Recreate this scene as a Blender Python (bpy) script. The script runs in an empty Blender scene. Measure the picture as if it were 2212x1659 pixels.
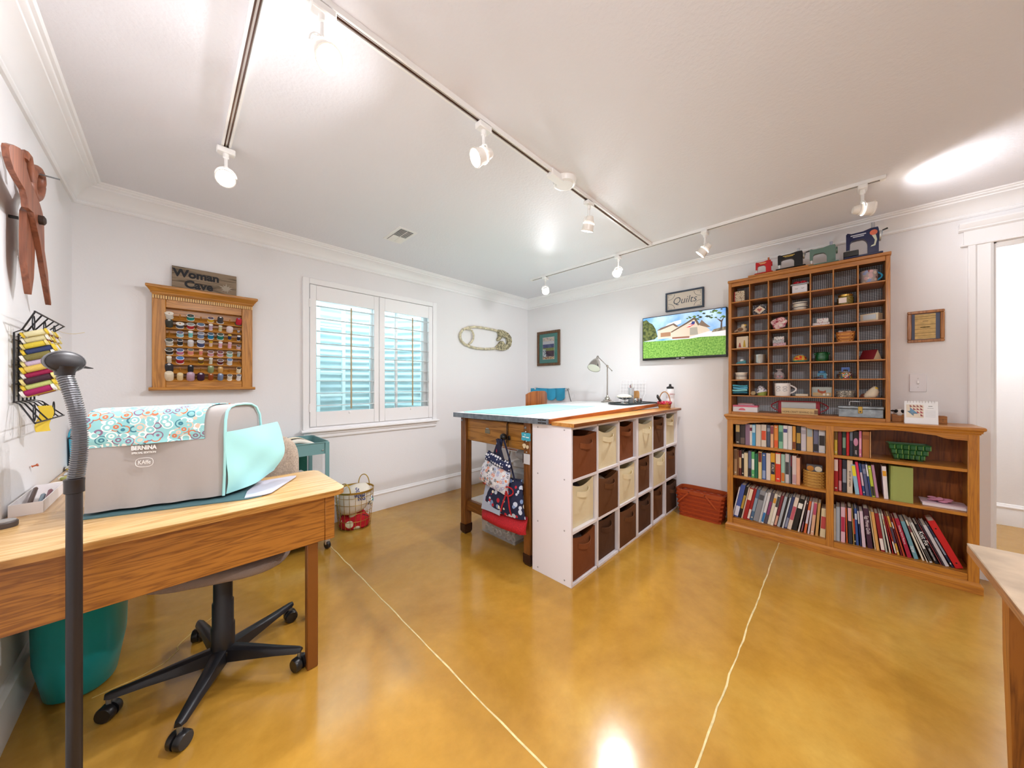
import bpy, bmesh, math, random
from math import sin, cos, pi, radians as R
from mathutils import Vector, Matrix, Euler
random.seed(7)
SC = bpy.context.scene
COL = SC.collection
# ---------------------------------------------------------------- camera, world, exposure
cam = bpy.data.cameras.new('camera')
cam.sensor_fit = 'HORIZONTAL'; cam.sensor_width = 36; cam.lens = 11.685
cam.clip_start = .02; cam.clip_end = 60
camo = bpy.data.objects.new('camera', cam); COL.objects.link(camo)
camo.location = (0, 0, 1.22); camo.rotation_euler = (R(90), 0, R(-45.52))
SC.camera = camo
W = bpy.data.worlds.new('sky'); SC.world = W; W.use_nodes = True
W.node_tree.nodes['Background'].inputs[0].default_value = (.86, .95, 1, 1)
W.node_tree.nodes['Background'].inputs[1].default_value = 4.8
SC.view_settings.view_transform = 'Standard'; SC.view_settings.look = 'None'
SC.view_settings.exposure = 1.15; SC.view_settings.gamma = 1
SC.view_settings.use_curve_mapping = False
SC.cycles.diffuse_bounces = 6; SC.cycles.max_bounces = 16; SC.cycles.transparent_max_bounces = 24
HEAD_W = 34.0          # watts of one track lamp
# ---------------------------------------------------------------- rooms' main planes (metres)
XA, XC, YB, YF, ZC = -.413, 3.552, 3.176, -1.75, 2.395
XH = 5.05              # far wall of the hallway
# ---------------------------------------------------------------- materials
def lin(c):
    if isinstance(c, str):
        c = c.lstrip('#'); c = [int(c[i:i+2], 16) / 255 for i in (0, 2, 4)]
    return tuple(x / 12.92 if x <= .04045 else ((x + .055) / 1.055) ** 2.4 for x in c) + (1,)
_mc = {}
def _new(name):
    m = bpy.data.materials.new(name); m.use_nodes = True
    nt = m.node_tree
    return m, nt, nt.nodes['Principled BSDF']
def M(col, rough=.5, metal=0., bump=0., bscale=60., var=0., vscale=8., spec=.5, emit=0., alpha=1., trans=0., coat=0.):
    key = (col, rough, metal, bump, bscale, var, vscale, spec, emit, alpha, trans, coat)
    if key in _mc: return _mc[key]
    m, nt, b = _new('mat_' + str(col).strip('#'))
    c = lin(col)
    b.inputs['Base Color'].default_value = c
    b.inputs['Roughness'].default_value = rough
    b.inputs['Metallic'].default_value = metal
    b.inputs['Specular IOR Level'].default_value = spec
    b.inputs['Coat Weight'].default_value = coat
    b.inputs['Transmission Weight'].default_value = trans
    b.inputs['Alpha'].default_value = alpha
    if emit:
        b.inputs['Emission Color'].default_value = c; b.inputs['Emission Strength'].default_value = emit
    L = nt.links
    if bump or var:
        tc = nt.nodes.new('ShaderNodeTexCoord')
    if bump:
        n = nt.nodes.new('ShaderNodeTexNoise'); n.inputs['Scale'].default_value = bscale; n.inputs['Detail'].default_value = 4
        bp = nt.nodes.new('ShaderNodeBump'); bp.inputs['Strength'].default_value = bump; bp.inputs['Distance'].default_value = .004
        L.new(tc.outputs['Object'], n.inputs['Vector']); L.new(n.outputs['Fac'], bp.inputs['Height']); L.new(bp.outputs['Normal'], b.inputs['Normal'])
    if var:
        n = nt.nodes.new('ShaderNodeTexNoise'); n.inputs['Scale'].default_value = vscale; n.inputs['Detail'].default_value = 5
        r = nt.nodes.new('ShaderNodeValToRGB')
        d = tuple(x * (1 - var) for x in c[:3]) + (1,); u = tuple(min(1, x * (1 + var * .6)) for x in c[:3]) + (1,)
        r.color_ramp.elements[0].color = d; r.color_ramp.elements[1].color = u
        r.color_ramp.elements[0].position = .3; r.color_ramp.elements[1].position = .7
        L.new(tc.outputs['Object'], n.inputs['Vector']); L.new(n.outputs['Fac'], r.inputs['Fac']); L.new(r.outputs['Color'], b.inputs['Base Color'])
    _mc[key] = m; return m
def wood(light, dark, axis='x', rough=.38, scale=9., coat=.15, contrast=1.):
    """grain lines that run along the given local axis"""
    key = ('wood', light, dark, axis, rough, scale, coat, contrast)
    if key in _mc: return _mc[key]
    m, nt, b = _new('wood_' + light.strip('#') + axis); L = nt.links
    tc = nt.nodes.new('ShaderNodeTexCoord'); mp = nt.nodes.new('ShaderNodeMapping')
    s = {'x': (.07, 1, 1), 'y': (1, .07, 1), 'z': (1, 1, .07)}[axis]
    mp.inputs['Scale'].default_value = [v * scale for v in s]
    n1 = nt.nodes.new('ShaderNodeTexNoise'); n1.inputs['Scale'].default_value = 1.6; n1.inputs['Detail'].default_value = 3; n1.inputs['Distortion'].default_value = .6
    mul = nt.nodes.new('ShaderNodeMath'); mul.operation = 'MULTIPLY'; mul.inputs[1].default_value = 13
    fr = nt.nodes.new('ShaderNodeMath'); fr.operation = 'PINGPONG'; fr.inputs[1].default_value = 1
    n2 = nt.nodes.new('ShaderNodeTexNoise'); n2.inputs['Scale'].default_value = 26; n2.inputs['Detail'].default_value = 3
    mix = nt.nodes.new('ShaderNodeMath'); mix.operation = 'MULTIPLY_ADD'; mix.inputs[1].default_value = .55
    rp = nt.nodes.new('ShaderNodeValToRGB')
    rp.color_ramp.elements[0].color = lin(dark); rp.color_ramp.elements[1].color = lin(light)
    rp.color_ramp.elements[0].position = .18; rp.color_ramp.elements[1].position = .18 + .5 / contrast
    L.new(tc.outputs['Object'], mp.inputs['Vector']); L.new(mp.outputs['Vector'], n1.inputs['Vector']); L.new(mp.outputs['Vector'], n2.inputs['Vector'])
    L.new(n1.outputs['Fac'], mul.inputs[0]); L.new(mul.outputs[0], fr.inputs[0]); L.new(fr.outputs[0], mix.inputs[0])
    sc = nt.nodes.new('ShaderNodeMath'); sc.operation = 'MULTIPLY'; sc.inputs[1].default_value = .5
    L.new(n2.outputs['Fac'], sc.inputs[0]); L.new(sc.outputs[0], mix.inputs[2]); L.new(mix.outputs[0], rp.inputs['Fac'])
    L.new(rp.outputs['Color'], b.inputs['Base Color'])
    b.inputs['Roughness'].default_value = rough; b.inputs['Coat Weight'].default_value = coat; b.inputs['Coat Roughness'].default_value = .2
    _mc[key] = m; return m
def dots(base, cols, scale=40., size=.32, rough=.9, ring=None, rnd=1.):
    """a printed cloth: scattered round motifs of several colours on a ground colour"""
    key = ('dots', base, tuple(cols), scale, size, ring, rnd)
    if key in _mc: return _mc[key]
    m, nt, b = _new('print_' + base.strip('#')); L = nt.links
    tc = nt.nodes.new('ShaderNodeTexCoord'); v = nt.nodes.new('ShaderNodeTexVoronoi'); v.inputs['Scale'].default_value = scale
    v.inputs['Randomness'].default_value = rnd
    L.new(tc.outputs['Object'], v.inputs['Vector'])
    sep = nt.nodes.new('ShaderNodeSeparateColor'); L.new(v.outputs['Color'], sep.inputs[0])
    rc = nt.nodes.new('ShaderNodeValToRGB'); rc.color_ramp.interpolation = 'CONSTANT'
    for i, c in enumerate(cols):
        e = rc.color_ramp.elements[i] if i < 2 else rc.color_ramp.elements.new(i / len(cols))
        e.position = i / len(cols); e.color = lin(c)
    if len(cols) == 1: rc.color_ramp.elements[1].color = lin(cols[0])
    L.new(sep.outputs[0], rc.inputs['Fac'])
    rd = nt.nodes.new('ShaderNodeValToRGB'); rd.color_ramp.interpolation = 'CONSTANT'
    els = [(0, 1), (size, 0)] if ring is None else [(0, 0), (ring * .45, 1), (ring, 0), (size * .8, 1), (size, 0)]
    for i, (p, w) in enumerate(els):
        e = rd.color_ramp.elements[i] if i < 2 else rd.color_ramp.elements.new(p)
        e.position = p; e.color = (w, w, w, 1)
    L.new(v.outputs['Distance'], rd.inputs['Fac'])
    mx = nt.nodes.new('ShaderNodeMix'); mx.data_type = 'RGBA'; mx.inputs[6].default_value = lin(base)
    L.new(rd.outputs['Color'], mx.inputs[0]); L.new(rc.outputs['Color'], mx.inputs[7]); L.new(mx.outputs[2], b.inputs['Base Color'])
    b.inputs['Roughness'].default_value = rough
    _mc[key] = m; return m
def glassy(tint='#ffffff', gloss=.08, clear=.9):
    """thin clear pane: mostly see-through with a faint mirror"""
    key = ('glass', tint, gloss, clear)
    if key in _mc: return _mc[key]
    m, nt, b = _new('glass'); L = nt.links
    t = nt.nodes.new('ShaderNodeBsdfTransparent'); t.inputs[0].default_value = tuple(x * clear for x in lin(tint)[:3]) + (1,)
    g = nt.nodes.new('ShaderNodeBsdfGlossy'); g.inputs['Roughness'].default_value = .03
    f = nt.nodes.new('ShaderNodeFresnel'); f.inputs[0].default_value = 1.3
    a = nt.nodes.new('ShaderNodeMath'); a.operation = 'ADD'; a.inputs[1].default_value = gloss
    mx = nt.nodes.new('ShaderNodeMixShader'); o = nt.nodes['Material Output']
    L.new(f.outputs[0], a.inputs[0]); L.new(a.outputs[0], mx.inputs[0]); L.new(t.outputs[0], mx.inputs[1]); L.new(g.outputs[0], mx.inputs[2]); L.new(mx.outputs[0], o.inputs[0])
    nt.nodes.remove(b); _mc[key] = m; return m
WHITE = M('#f2f1f1', .45); TRIM = M('#f4f4f5', .35); BLACK = M('#17171a', .4); CHROME = M('#d9d9d9', .12, 1.); STEEL = M('#9aa2a8', .35, .9)
OAK = {a: wood('#c1812f', '#a3662a', a, .33, 17) for a in 'xyz'}
CREAM = M('#e6dfd0', .8); GOLD = M('#b98f3c', .3, .8)
# ---------------------------------------------------------------- mesh building
class MB:
    def __init__(s): s.v = []; s.f = []; s.m = []; s.cm = 0
    def mat(s, i): s.cm = i; return s
    def add(s, vs, fs, T=None):
        o = len(s.v)
        s.v += [tuple(T @ Vector(p)) if T else tuple(p) for p in vs]
        s.f += [tuple(i + o for i in f) for f in fs]; s.m += [s.cm] * len(fs); return s
    def box(s, x0, x1, y0, y1, z0, z1, b=0., T=None):
        c = Vector(((x0+x1)/2, (y0+y1)/2, (z0+z1)/2)); h = (abs(x1-x0)/2, abs(y1-y0)/2, abs(z1-z0)/2)
        b = min(b, min(h) * .9)
        if b <= 0:
            vs = [c + Vector((sx*h[0], sy*h[1], sz*h[2])) for sx in (-1, 1) for sy in (-1, 1) for sz in (-1, 1)]
            return s.add(vs, [(0,1,3,2), (4,6,7,5), (0,4,5,1), (2,3,7,6), (0,2,6,4), (1,5,7,3)], T)
        vs = []; idx = {}
        for sg in [(a, e, g) for a in (-1, 1) for e in (-1, 1) for g in (-1, 1)]:
            for k in range(3):
                p = [sg[i] * (h[i] if i == k else h[i] - b) for i in range(3)]
                idx[sg, k] = len(vs); vs.append(c + Vector(p))
        fs = []
        for k in range(3):
            i, j = [q for q in range(3) if q != k]
            for sk in (-1, 1):
                q = []
                for si, sj in ((-1,-1), (1,-1), (1,1), (-1,1)):
                    sg = [0, 0, 0]; sg[k] = sk; sg[i] = si; sg[j] = sj; q.append(idx[tuple(sg), k])
                fs.append(q)
            for si in (-1, 1):
                for sj in (-1, 1):
                    q = []
                    for sk, kk in ((-1, i), (1, i), (1, j), (-1, j)):
                        sg = [0, 0, 0]; sg[k] = sk; sg[i] = si; sg[j] = sj; q.append(idx[tuple(sg), kk])
                    fs.append(q)
        for sg in [(a, e, g) for a in (-1, 1) for e in (-1, 1) for g in (-1, 1)]:
            fs.append([idx[sg, k] for k in range(3)])
        return s.add(vs, fs, T)
    def obox(s, c, size, rot=(0, 0, 0), b=0.):
        T = Matrix.Translation(c) @ Euler(rot).to_matrix().to_4x4(); x, y, z = [q/2 for q in size]
        return s.box(-x, x, -y, y, -z, z, b, T)
    def lathe(s, prof, c=(0, 0, 0), n=20, T=None, cap=True):
        vs = []; fs = []; k = len(prof)
        for i in range(n):
            a = 2*pi*i/n
            for r, z in prof: vs.append((c[0] + r*cos(a), c[1] + r*sin(a), c[2] + z))
        for i in range(n):
            j = (i+1) % n
            for q in range(k-1): fs.append((i*k+q, j*k+q, j*k+q+1, i*k+q+1))
        if cap:
            if prof[0][0] > 1e-6: fs.append(tuple(i*k for i in range(n)))
            if prof[-1][0] > 1e-6: fs.append(tuple(i*k+k-1 for i in range(n)))
        return s.add(vs, fs, T)
    def cyl(s, p, q, r, r2=None, n=14):
        p = Vector(p); q = Vector(q); d = q - p; r2 = r if r2 is None else r2
        T = Matrix.Translation(p) @ d.to_track_quat('Z', 'Y').to_matrix().to_4x4()
        return s.lathe([(r, 0), (r2, d.length)], n=n, T=T)
    def lathe_dir(s, prof, p, d, n=20):
        T = Matrix.Translation(p) @ Vector(d).to_track_quat('Z', 'Y').to_matrix().to_4x4()
        return s.lathe(prof, n=n, T=T)
    def tube(s, path, r, n=8, closed=False):
        P = [Vector(p) for p in path]; k = len(P); vs = []; fs = []; up = None
        rr = r if isinstance(r, (list, tuple)) else [r]*k
        for i, p in enumerate(P):
            if closed: d = P[(i+1) % k] - P[i-1]
            else: d = P[min(i+1, k-1)] - P[max(i-1, 0)]
            d.normalize()
            if up is None: up = d.orthogonal().normalized()
            up = (up - d*up.dot(d))
            if up.length < 1e-6: up = d.orthogonal()
            up.normalize(); w = d.cross(up)
            for j in range(n):
                a = 2*pi*j/n; vs.append(p + (up*cos(a) + w*sin(a))*rr[i])
        for i in range(k if closed else k-1):
            i2 = (i+1) % k
            for j in range(n): fs.append((i*n+j, i2*n+j, i2*n+(j+1) % n, i*n+(j+1) % n))
        if not closed: fs += [tuple(range(n)), tuple((k-1)*n+j for j in range(n))]
        return s.add(vs, fs)
    def prism(s, poly, axis, d0, d1, T=None):
        n = len(poly)
        f = {'x': lambda a, b, d: (d, a, b), 'y': lambda a, b, d: (a, d, b), 'z': lambda a, b, d: (a, b, d)}[axis]
        vs = [f(a, b, d0) for a, b in poly] + [f(a, b, d1) for a, b in poly]
        fs = [tuple(range(n)), tuple(range(n, 2*n))] + [(i, (i+1) % n, n+(i+1) % n, n+i) for i in range(n)]
        return s.add(vs, fs, T)
    def sph(s, c, r, n=14, k=9, T=None):
        r = (r, r, r) if not isinstance(r, (tuple, list)) else r
        vs = [(c[0], c[1], c[2]-r[2])]; fs = []
        for i in range(1, k):
            a = -pi/2 + pi*i/k
            for j in range(n): vs.append((c[0]+r[0]*cos(a)*cos(2*pi*j/n), c[1]+r[1]*cos(a)*sin(2*pi*j/n), c[2]+r[2]*sin(a)))
        vs.append((c[0], c[1], c[2]+r[2])); e = len(vs)-1
        for j in range(n):
            fs.append((0, 1+(j+1) % n, 1+j)); fs.append((e, e-n+j, e-n+(j+1) % n))
            for i in range(k-2):
                o = 1+i*n; fs.append((o+j, o+(j+1) % n, o+n+(j+1) % n, o+n+j))
        return s.add(vs, fs, T)
    def loft(s, rings, cap=True):
        """closed skin through rings of points (all the same count)"""
        n = len(rings[0]); vs = [p for r in rings for p in r]; fs = []
        for i in range(len(rings)-1):
            for j in range(n): fs.append((i*n+j, i*n+(j+1) % n, (i+1)*n+(j+1) % n, (i+1)*n+j))
        if cap: fs += [tuple(range(n)), tuple((len(rings)-1)*n+j for j in range(n))]
        return s.add(vs, fs)
    def sheet(s, fn, nu, nv, th):
        """a cloth of real thickness: fn(u,v)->point"""
        top = [[Vector(fn(i/nu, j/nv)) for j in range(nv+1)] for i in range(nu+1)]
        nm = [[None]*(nv+1) for _ in range(nu+1)]
        for i in range(nu+1):
            for j in range(nv+1):
                a = top[min(i+1, nu)][j] - top[max(i-1, 0)][j]; b = top[i][min(j+1, nv)] - top[i][max(j-1, 0)]
                c = a.cross(b); nm[i][j] = c.normalized() if c.length > 1e-9 else Vector((0, 0, 1))
        w = nv+1; N = (nu+1)*w
        vs = [top[i][j] for i in range(nu+1) for j in range(w)] + [top[i][j] - nm[i][j]*th for i in range(nu+1) for j in range(w)]
        fs = []
        for i in range(nu):
            for j in range(nv):
                q = (i*w+j, (i+1)*w+j, (i+1)*w+j+1, i*w+j+1); fs.append(q); fs.append(tuple(N+x for x in q[::-1]))
        edge = [i*w for i in range(nu+1)] + [nu*w+j for j in range(1, w)] + [i*w+nv for i in range(nu-1, -1, -1)] + [j for j in range(nv-1, 0, -1)]
        for a, b in zip(edge, edge[1:]+edge[:1]): fs.append((a, b, b+N, a+N))
        return s.add(vs, fs)
    def build(s, name, mats, parent=None, loc=(0, 0, 0), rot=(0, 0, 0), smooth=40, **kw):
        me = bpy.data.meshes.new(name); me.from_pydata([tuple(p) for p in s.v], [], s.f)
        if not isinstance(mats, (list, tuple)): mats = [mats]
        for m in mats: me.materials.append(m)
        me.polygons.foreach_set('material_index', s.m)
        bm = bmesh.new(); bm.from_mesh(me); bmesh.ops.recalc_face_normals(bm, faces=bm.faces); bm.to_mesh(me); bm.free()
        if smooth: me.shade_smooth(); me.set_sharp_from_angle(angle=R(smooth))
        return link(name, me, parent, loc, rot, **kw)
def link(name, data, parent=None, loc=(0, 0, 0), rot=(0, 0, 0), label=None, cat=None, group=None, kind=None):
    o = bpy.data.objects.new(name, data); COL.objects.link(o)
    o.parent = parent; o.location = loc; o.rotation_euler = rot
    return tag(o, label, cat, group, kind)
def tag(o, label=None, cat=None, group=None, kind=None):
    for k, v in (('label', label), ('category', cat), ('group', group), ('kind', kind)):
        if v: o[k] = v
    return o
def thing(name, label, cat, loc=(0, 0, 0), rz=0, group=None, kind=None, rot=None):
    return link(name, None, None, loc, rot or (0, 0, rz), label, cat, group, kind)
def copy_tree(o, parent=None):
    c = o.copy(); COL.objects.link(c); c.parent = parent
    for ch in list(o.children): copy_tree(ch, c)
    return c
def text(name, body, size, mat, parent, loc, rot, ext=.0006, shear=0., bold=0., align='CENTER', sx=1.):
    cu = bpy.data.curves.new(name, 'FONT'); cu.body = body; cu.size = size; cu.extrude = ext; cu.shear = shear; cu.offset = bold
    cu.align_x = align; cu.align_y = 'CENTER'; cu.materials.append(mat); cu.resolution_u = 3
    tmp = bpy.data.objects.new('tmp', cu); COL.objects.link(tmp)
    me = bpy.data.meshes.new_from_object(tmp.evaluated_get(bpy.context.evaluated_depsgraph_get())); me.name = name
    bpy.data.objects.remove(tmp); bpy.data.curves.remove(cu)
    o = link(name, me, parent, loc, rot); o.scale = (sx, 1, 1); return o
def ordn(i): return ['first', 'second', 'third', 'fourth', 'fifth', 'sixth', 'seventh', 'eighth', 'ninth', 'tenth', 'eleventh', 'twelfth', 'thirteenth', 'fourteenth', 'fifteenth', 'sixteenth', 'seventeenth', 'eighteenth', 'nineteenth', 'twentieth', 'twenty-first', 'twenty-second', 'twenty-third', 'twenty-fourth', 'twenty-fifth', 'twenty-sixth', 'twenty-seventh', 'twenty-eighth', 'twenty-ninth', 'thirtieth', 'thirty-first', 'thirty-second'][i]
FB = (R(90), 0, 0)            # text facing -Y (wall B things)
FC = (R(90), 0, R(-90))       # text facing -X (wall C things)
# ================================================================ THE SETTING
def struct(name, mb, mats, parent=None, smooth=40, **k):
    return mb.build(name, mats, parent, smooth=smooth, kind=None if parent else 'structure', **k)
def floor_mat():
    m, nt, b = _new('stained_concrete'); L = nt.links
    tc = nt.nodes.new('ShaderNodeTexCoord')
    n1 = nt.nodes.new('ShaderNodeTexNoise'); n1.inputs['Scale'].default_value = 1.1; n1.inputs['Detail'].default_value = 6; n1.inputs['Roughness'].default_value = .62; n1.inputs['Distortion'].default_value = .7
    r1 = nt.nodes.new('ShaderNodeValToRGB')
    for p, c in ((.25, '#9a6c26'), (.5, '#b68836'), (.75, '#c8a04e')):
        e = r1.color_ramp.elements[0] if p == .25 else (r1.color_ramp.elements[1] if p == .5 else r1.color_ramp.elements.new(p))
        e.position = p; e.color = lin(c)
    n2 = nt.nodes.new('ShaderNodeTexNoise'); n2.inputs['Scale'].default_value = 14; n2.inputs['Detail'].default_value = 7; n2.inputs['Roughness'].default_value = .7
    r2 = nt.nodes.new('ShaderNodeValToRGB'); r2.color_ramp.elements[0].position = .3; r2.color_ramp.elements[1].position = .75
    r2.color_ramp.elements[0].color = (.86, .84, .80, 1); r2.color_ramp.elements[1].color = (1.05, 1.05, 1.05, 1)
    mx = nt.nodes.new('ShaderNodeMix'); mx.data_type = 'RGBA'; mx.blend_type = 'MULTIPLY'; mx.inputs[0].default_value = 1
    L.new(tc.outputs['Object'], n1.inputs['Vector']); L.new(tc.outputs['Object'], n2.inputs['Vector'])
    L.new(n1.outputs['Fac'], r1.inputs['Fac']); L.new(n2.outputs['Fac'], r2.inputs['Fac'])
    L.new(r1.outputs['Color'], mx.inputs[6]); L.new(r2.outputs['Color'], mx.inputs[7]); L.new(mx.outputs[2], b.inputs['Base Color'])
    b.inputs['Roughness'].default_value = .17; b.inputs['Specular IOR Level'].default_value = .55
    bp = nt.nodes.new('ShaderNodeBump'); bp.inputs['Strength'].default_value = .06; bp.inputs['Distance'].default_value = .01
    n3 = nt.nodes.new('ShaderNodeTexNoise'); n3.inputs['Scale'].default_value = 5; n3.inputs['Detail'].default_value = 4
    L.new(tc.outputs['Object'], n3.inputs['Vector']); L.new(n3.outputs['Fac'], bp.inputs['Height']); L.new(bp.outputs['Normal'], b.inputs['Normal'])
    return m
FLOORM = floor_mat()
fl = struct('floor', MB().box(XA-.15, XH+.1, YF-.1, YB+.15, -.12, 0), FLOORM, smooth=0)
FILL = M('#d9c58f', .7, var=.25, vscale=30)
mb = MB()
def strip(path, w, z0=-.004, z1=.0012):
    mb = MB(); P = [Vector(p + (0,)) for p in path]; top = []; bot = []
    for i, p in enumerate(P):
        d = (P[min(i+1, len(P)-1)] - P[max(i-1, 0)]).normalized(); n = Vector((-d.y, d.x, 0))
        ww = w * (.75 + .5*random.random())
        top.append(p + n*ww/2); bot.append(p - n*ww/2)
    N = len(P); vs = [(p.x, p.y, z1) for p in top] + [(p.x, p.y, z1) for p in bot] + [(p.x, p.y, z0) for p in top] + [(p.x, p.y, z0) for p in bot]
    fs = []
    for i in range(N-1):
        fs += [(i, i+1, N+i+1, N+i), (2*N+i, 2*N+i+1, 3*N+i+1, 3*N+i), (i, i+1, 2*N+i+1, 2*N+i), (N+i, N+i+1, 3*N+i+1, 3*N+i)]
    fs += [(0, N, 3*N, 2*N), (N-1, 2*N-1, 4*N-1, 3*N-1)]
    return mb.add(vs, fs)
jx = [(.828 + random.uniform(-.003, .003), YF + (YB-.02-YF)*i/60) for i in range(61)]
struct('joint', strip(jx, .006), FILL, fl)
jy = [(XA+.01 + (XC-.02-XA)*i/60, .325 + random.uniform(-.003, .003)) for i in range(61)]
struct('joint', strip(jy, .006), FILL, fl)
ck = []
for i in range(25):
    t = i/24; ck.append((-.22 + .42*t + .018*sin(t*17) + random.uniform(-.008, .008), 2.05 + .40*t*t + .02*sin(t*9+1)))
struct('crack', strip(ck, .004), M('#c9ac62', .8), fl)
# walls
WALL = M('#ecebec', .75, bump=.12, bscale=90); CEIL = M('#e9e9ee', .5, bump=.35, bscale=70, spec=.2)
struct('ceiling', MB().box(XA-.15, XC+.12, YF-.1, YB+.15, ZC, ZC+.1), CEIL, smooth=0)
struct('wall_left', MB().box(XA-.12, XA, YF-.1, YB+.12, 0, ZC), WALL, smooth=0)
struct('wall_front', MB().box(XA-.12, XC+.12, YF-.1, YF, 0, ZC), WALL, smooth=0)
WX0, WX1, WZ0, WZ1 = .797, 1.983, .855, 2.062
def holed(name, u0, u1, z0, z1, hu0, hu1, hz0, hz1, d0, d1, axis):
    """a wall slab with one rectangular opening"""
    o = [(u0, z0), (u1, z0), (u1, z1), (u0, z1)]; h = [(hu0, hz0), (hu1, hz0), (hu1, hz1), (hu0, hz1)]
    f = (lambda u, z, d: (u, d, z)) if axis == 'y' else (lambda u, z, d: (d, u, z))
    vs = [f(u, z, d) for d in (d0, d1) for r in (o, h) for u, z in r]; fs = []
    for k in (0, 8):
        for i in range(4): fs.append((k+i, k+(i+1) % 4, k+4+(i+1) % 4, k+4+i))
    for i in range(4):
        fs.append((i, (i+1) % 4, 8+(i+1) % 4, 8+i)); fs.append((4+i, 4+(i+1) % 4, 12+(i+1) % 4, 12+i))
    return struct(name, MB().add(vs, fs), WALL, smooth=0)
holed('wall_back', XA-.12, XC+.12, 0, ZC, WX0, WX1, WZ0, WZ1, YB, YB+.2, 'y')
DY0, DY1, DZ = -1.49, -.683, 2.10
holed('wall_right', YF, YB+.12, -.04, ZC, DY0, DY1, -.03, DZ, XC, XC+.12, 'x')
# hallway beyond the door
struct('wall_hall', MB().box(XH, XH+.1, -3.2, .9, 0, ZC), WALL, smooth=0)
struct('wall_hall_side', MB().box(XC+.12, XH+.1, .6, .7, 0, ZC), WALL, smooth=0)
struct('wall_hall_front', MB().box(XC+.12, XH+.1, -3.3, -3.2, 0, ZC), WALL, smooth=0)
struct('ceiling_hall', MB().box(XC+.12, XH+.1, -3.3, .7, ZC, ZC+.1), CEIL, smooth=0)
struct('floor_hall', MB().box(XC, XH+.1, -3.3, YF-.1, -.12, 0), FLOORM, smooth=0)
struct('wall_hall_back', MB().box(XC+.02, XC+.12, -3.3, YF-.0, 0, ZC), WALL, smooth=0)
# crown mouldings and baseboards: one profile swept with mitred ends
CROWN = [(0, 2.276), (.011, 2.276), (.017, 2.283), (.017, 2.292), (.011, 2.298), (.016, 2.303), (.022, 2.318), (.036, 2.340), (.058, 2.358), (.082, 2.367),
         (.084, 2.374), (.092, 2.376), (.099, 2.380), (.102, 2.386), (.112, 2.387), (.118, 2.395), (0, 2.395)]
BASE = [(0, 0), (.016, 0), (.016, .125), (.012, .138), (.012, .146), (.018, .152), (.018, .160), (.010, .170), (.007, .180), (0, .184)]
def sweep(name, prof, a, b):
    """a,b: functions of the profile offset giving the two end points"""
    n = len(prof); vs = [a(d) + (z,) for d, z in prof] + [b(d) + (z,) for d, z in prof]
    fs = [(i, (i+1) % n, n+(i+1) % n, n+i) for i in range(n)] + [tuple(range(n)), tuple(range(n, 2*n))]
    return struct(name, MB().add(vs, fs), TRIM, smooth=25)
sweep('trim_1', CROWN, lambda d: (XA+d, YF), lambda d: (XA+d, YB-d))
sweep('trim_2', CROWN, lambda d: (XA+d, YB-d), lambda d: (XC-d, YB-d))
sweep('trim_3', CROWN, lambda d: (XC-d, YB-d), lambda d: (XC-d, YF))
sweep('baseboard_left', BASE, lambda d: (XA+d, YF), lambda d: (XA+d, YB-d))
sweep('baseboard_back', BASE, lambda d: (XA+d, YB-d), lambda d: (XC-d, YB-d))
sweep('baseboard_right', BASE, lambda d: (XC-d, YB-d), lambda d: (XC-d, -.59))
sweep('baseboard_hall', BASE, lambda d: (XH-d, .6), lambda d: (XH-d, -3.2))
# doorway: casing, header, jamb, strike plate
dr = thing('door_1', 'white cased doorway beside the bookcase opening to the hall', None, (XC, -.683, 0), kind='structure')
def local(mb, name, mats, par, **k): return mb.build(name, mats, par, **k)
for y0, y1 in ((0, .095), (DY0-DY1-.095, DY0-DY1)):
    mb = MB(); P = [(-.0, y0), (-.012, y0), (-.018, y0+.012), (-.014, y0+.03), (-.014, y0+.06), (-.022, y0+.068), (-.022, y0+.09), (-.018, y1), (0, y1)]
    if y0 < 0: P = [(a, y0+y1-b) for a, b in P]
    mb.prism(P, 'z', 0, 2.10); mb.build('casing', TRIM, dr, smooth=20)
mb = MB(); w0, w1 = .112, DY0-DY1-.112
mb.prism([(w0, 2.10), (w1, 2.10), (w1, 2.19), (w0, 2.19)], 'x', -.018, 0); mb.build('header', TRIM, dr, smooth=0)
MB().prism([(0, 2.19), (-.022, 2.19), (-.032, 2.198), (-.032, 2.206), (-.042, 2.222), (-.046, 2.232), (-.046, 2.24), (0, 2.24)], 'y', w1-.02, w0+.02).build('header_cornice', TRIM, dr, smooth=20)
MB().box(-.026, 0, w1-.012, w0+.012, 2.095, 2.108, .003).build('header_bead', TRIM, dr)
for y in (-.012, DY0-DY1):
    MB().box(0, .12, y, y+.012, 0, 2.1).build('jamb', TRIM, dr, smooth=0)
MB().box(0, .12, DY0-DY1, 0, 2.088, 2.1).build('jamb', TRIM, dr, smooth=0)
MB().box(.05, .085, -.016, -.0121, .93, 1.0, .001).build('strike_plate', M('#8a6a4a', .3, .9), dr)
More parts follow.
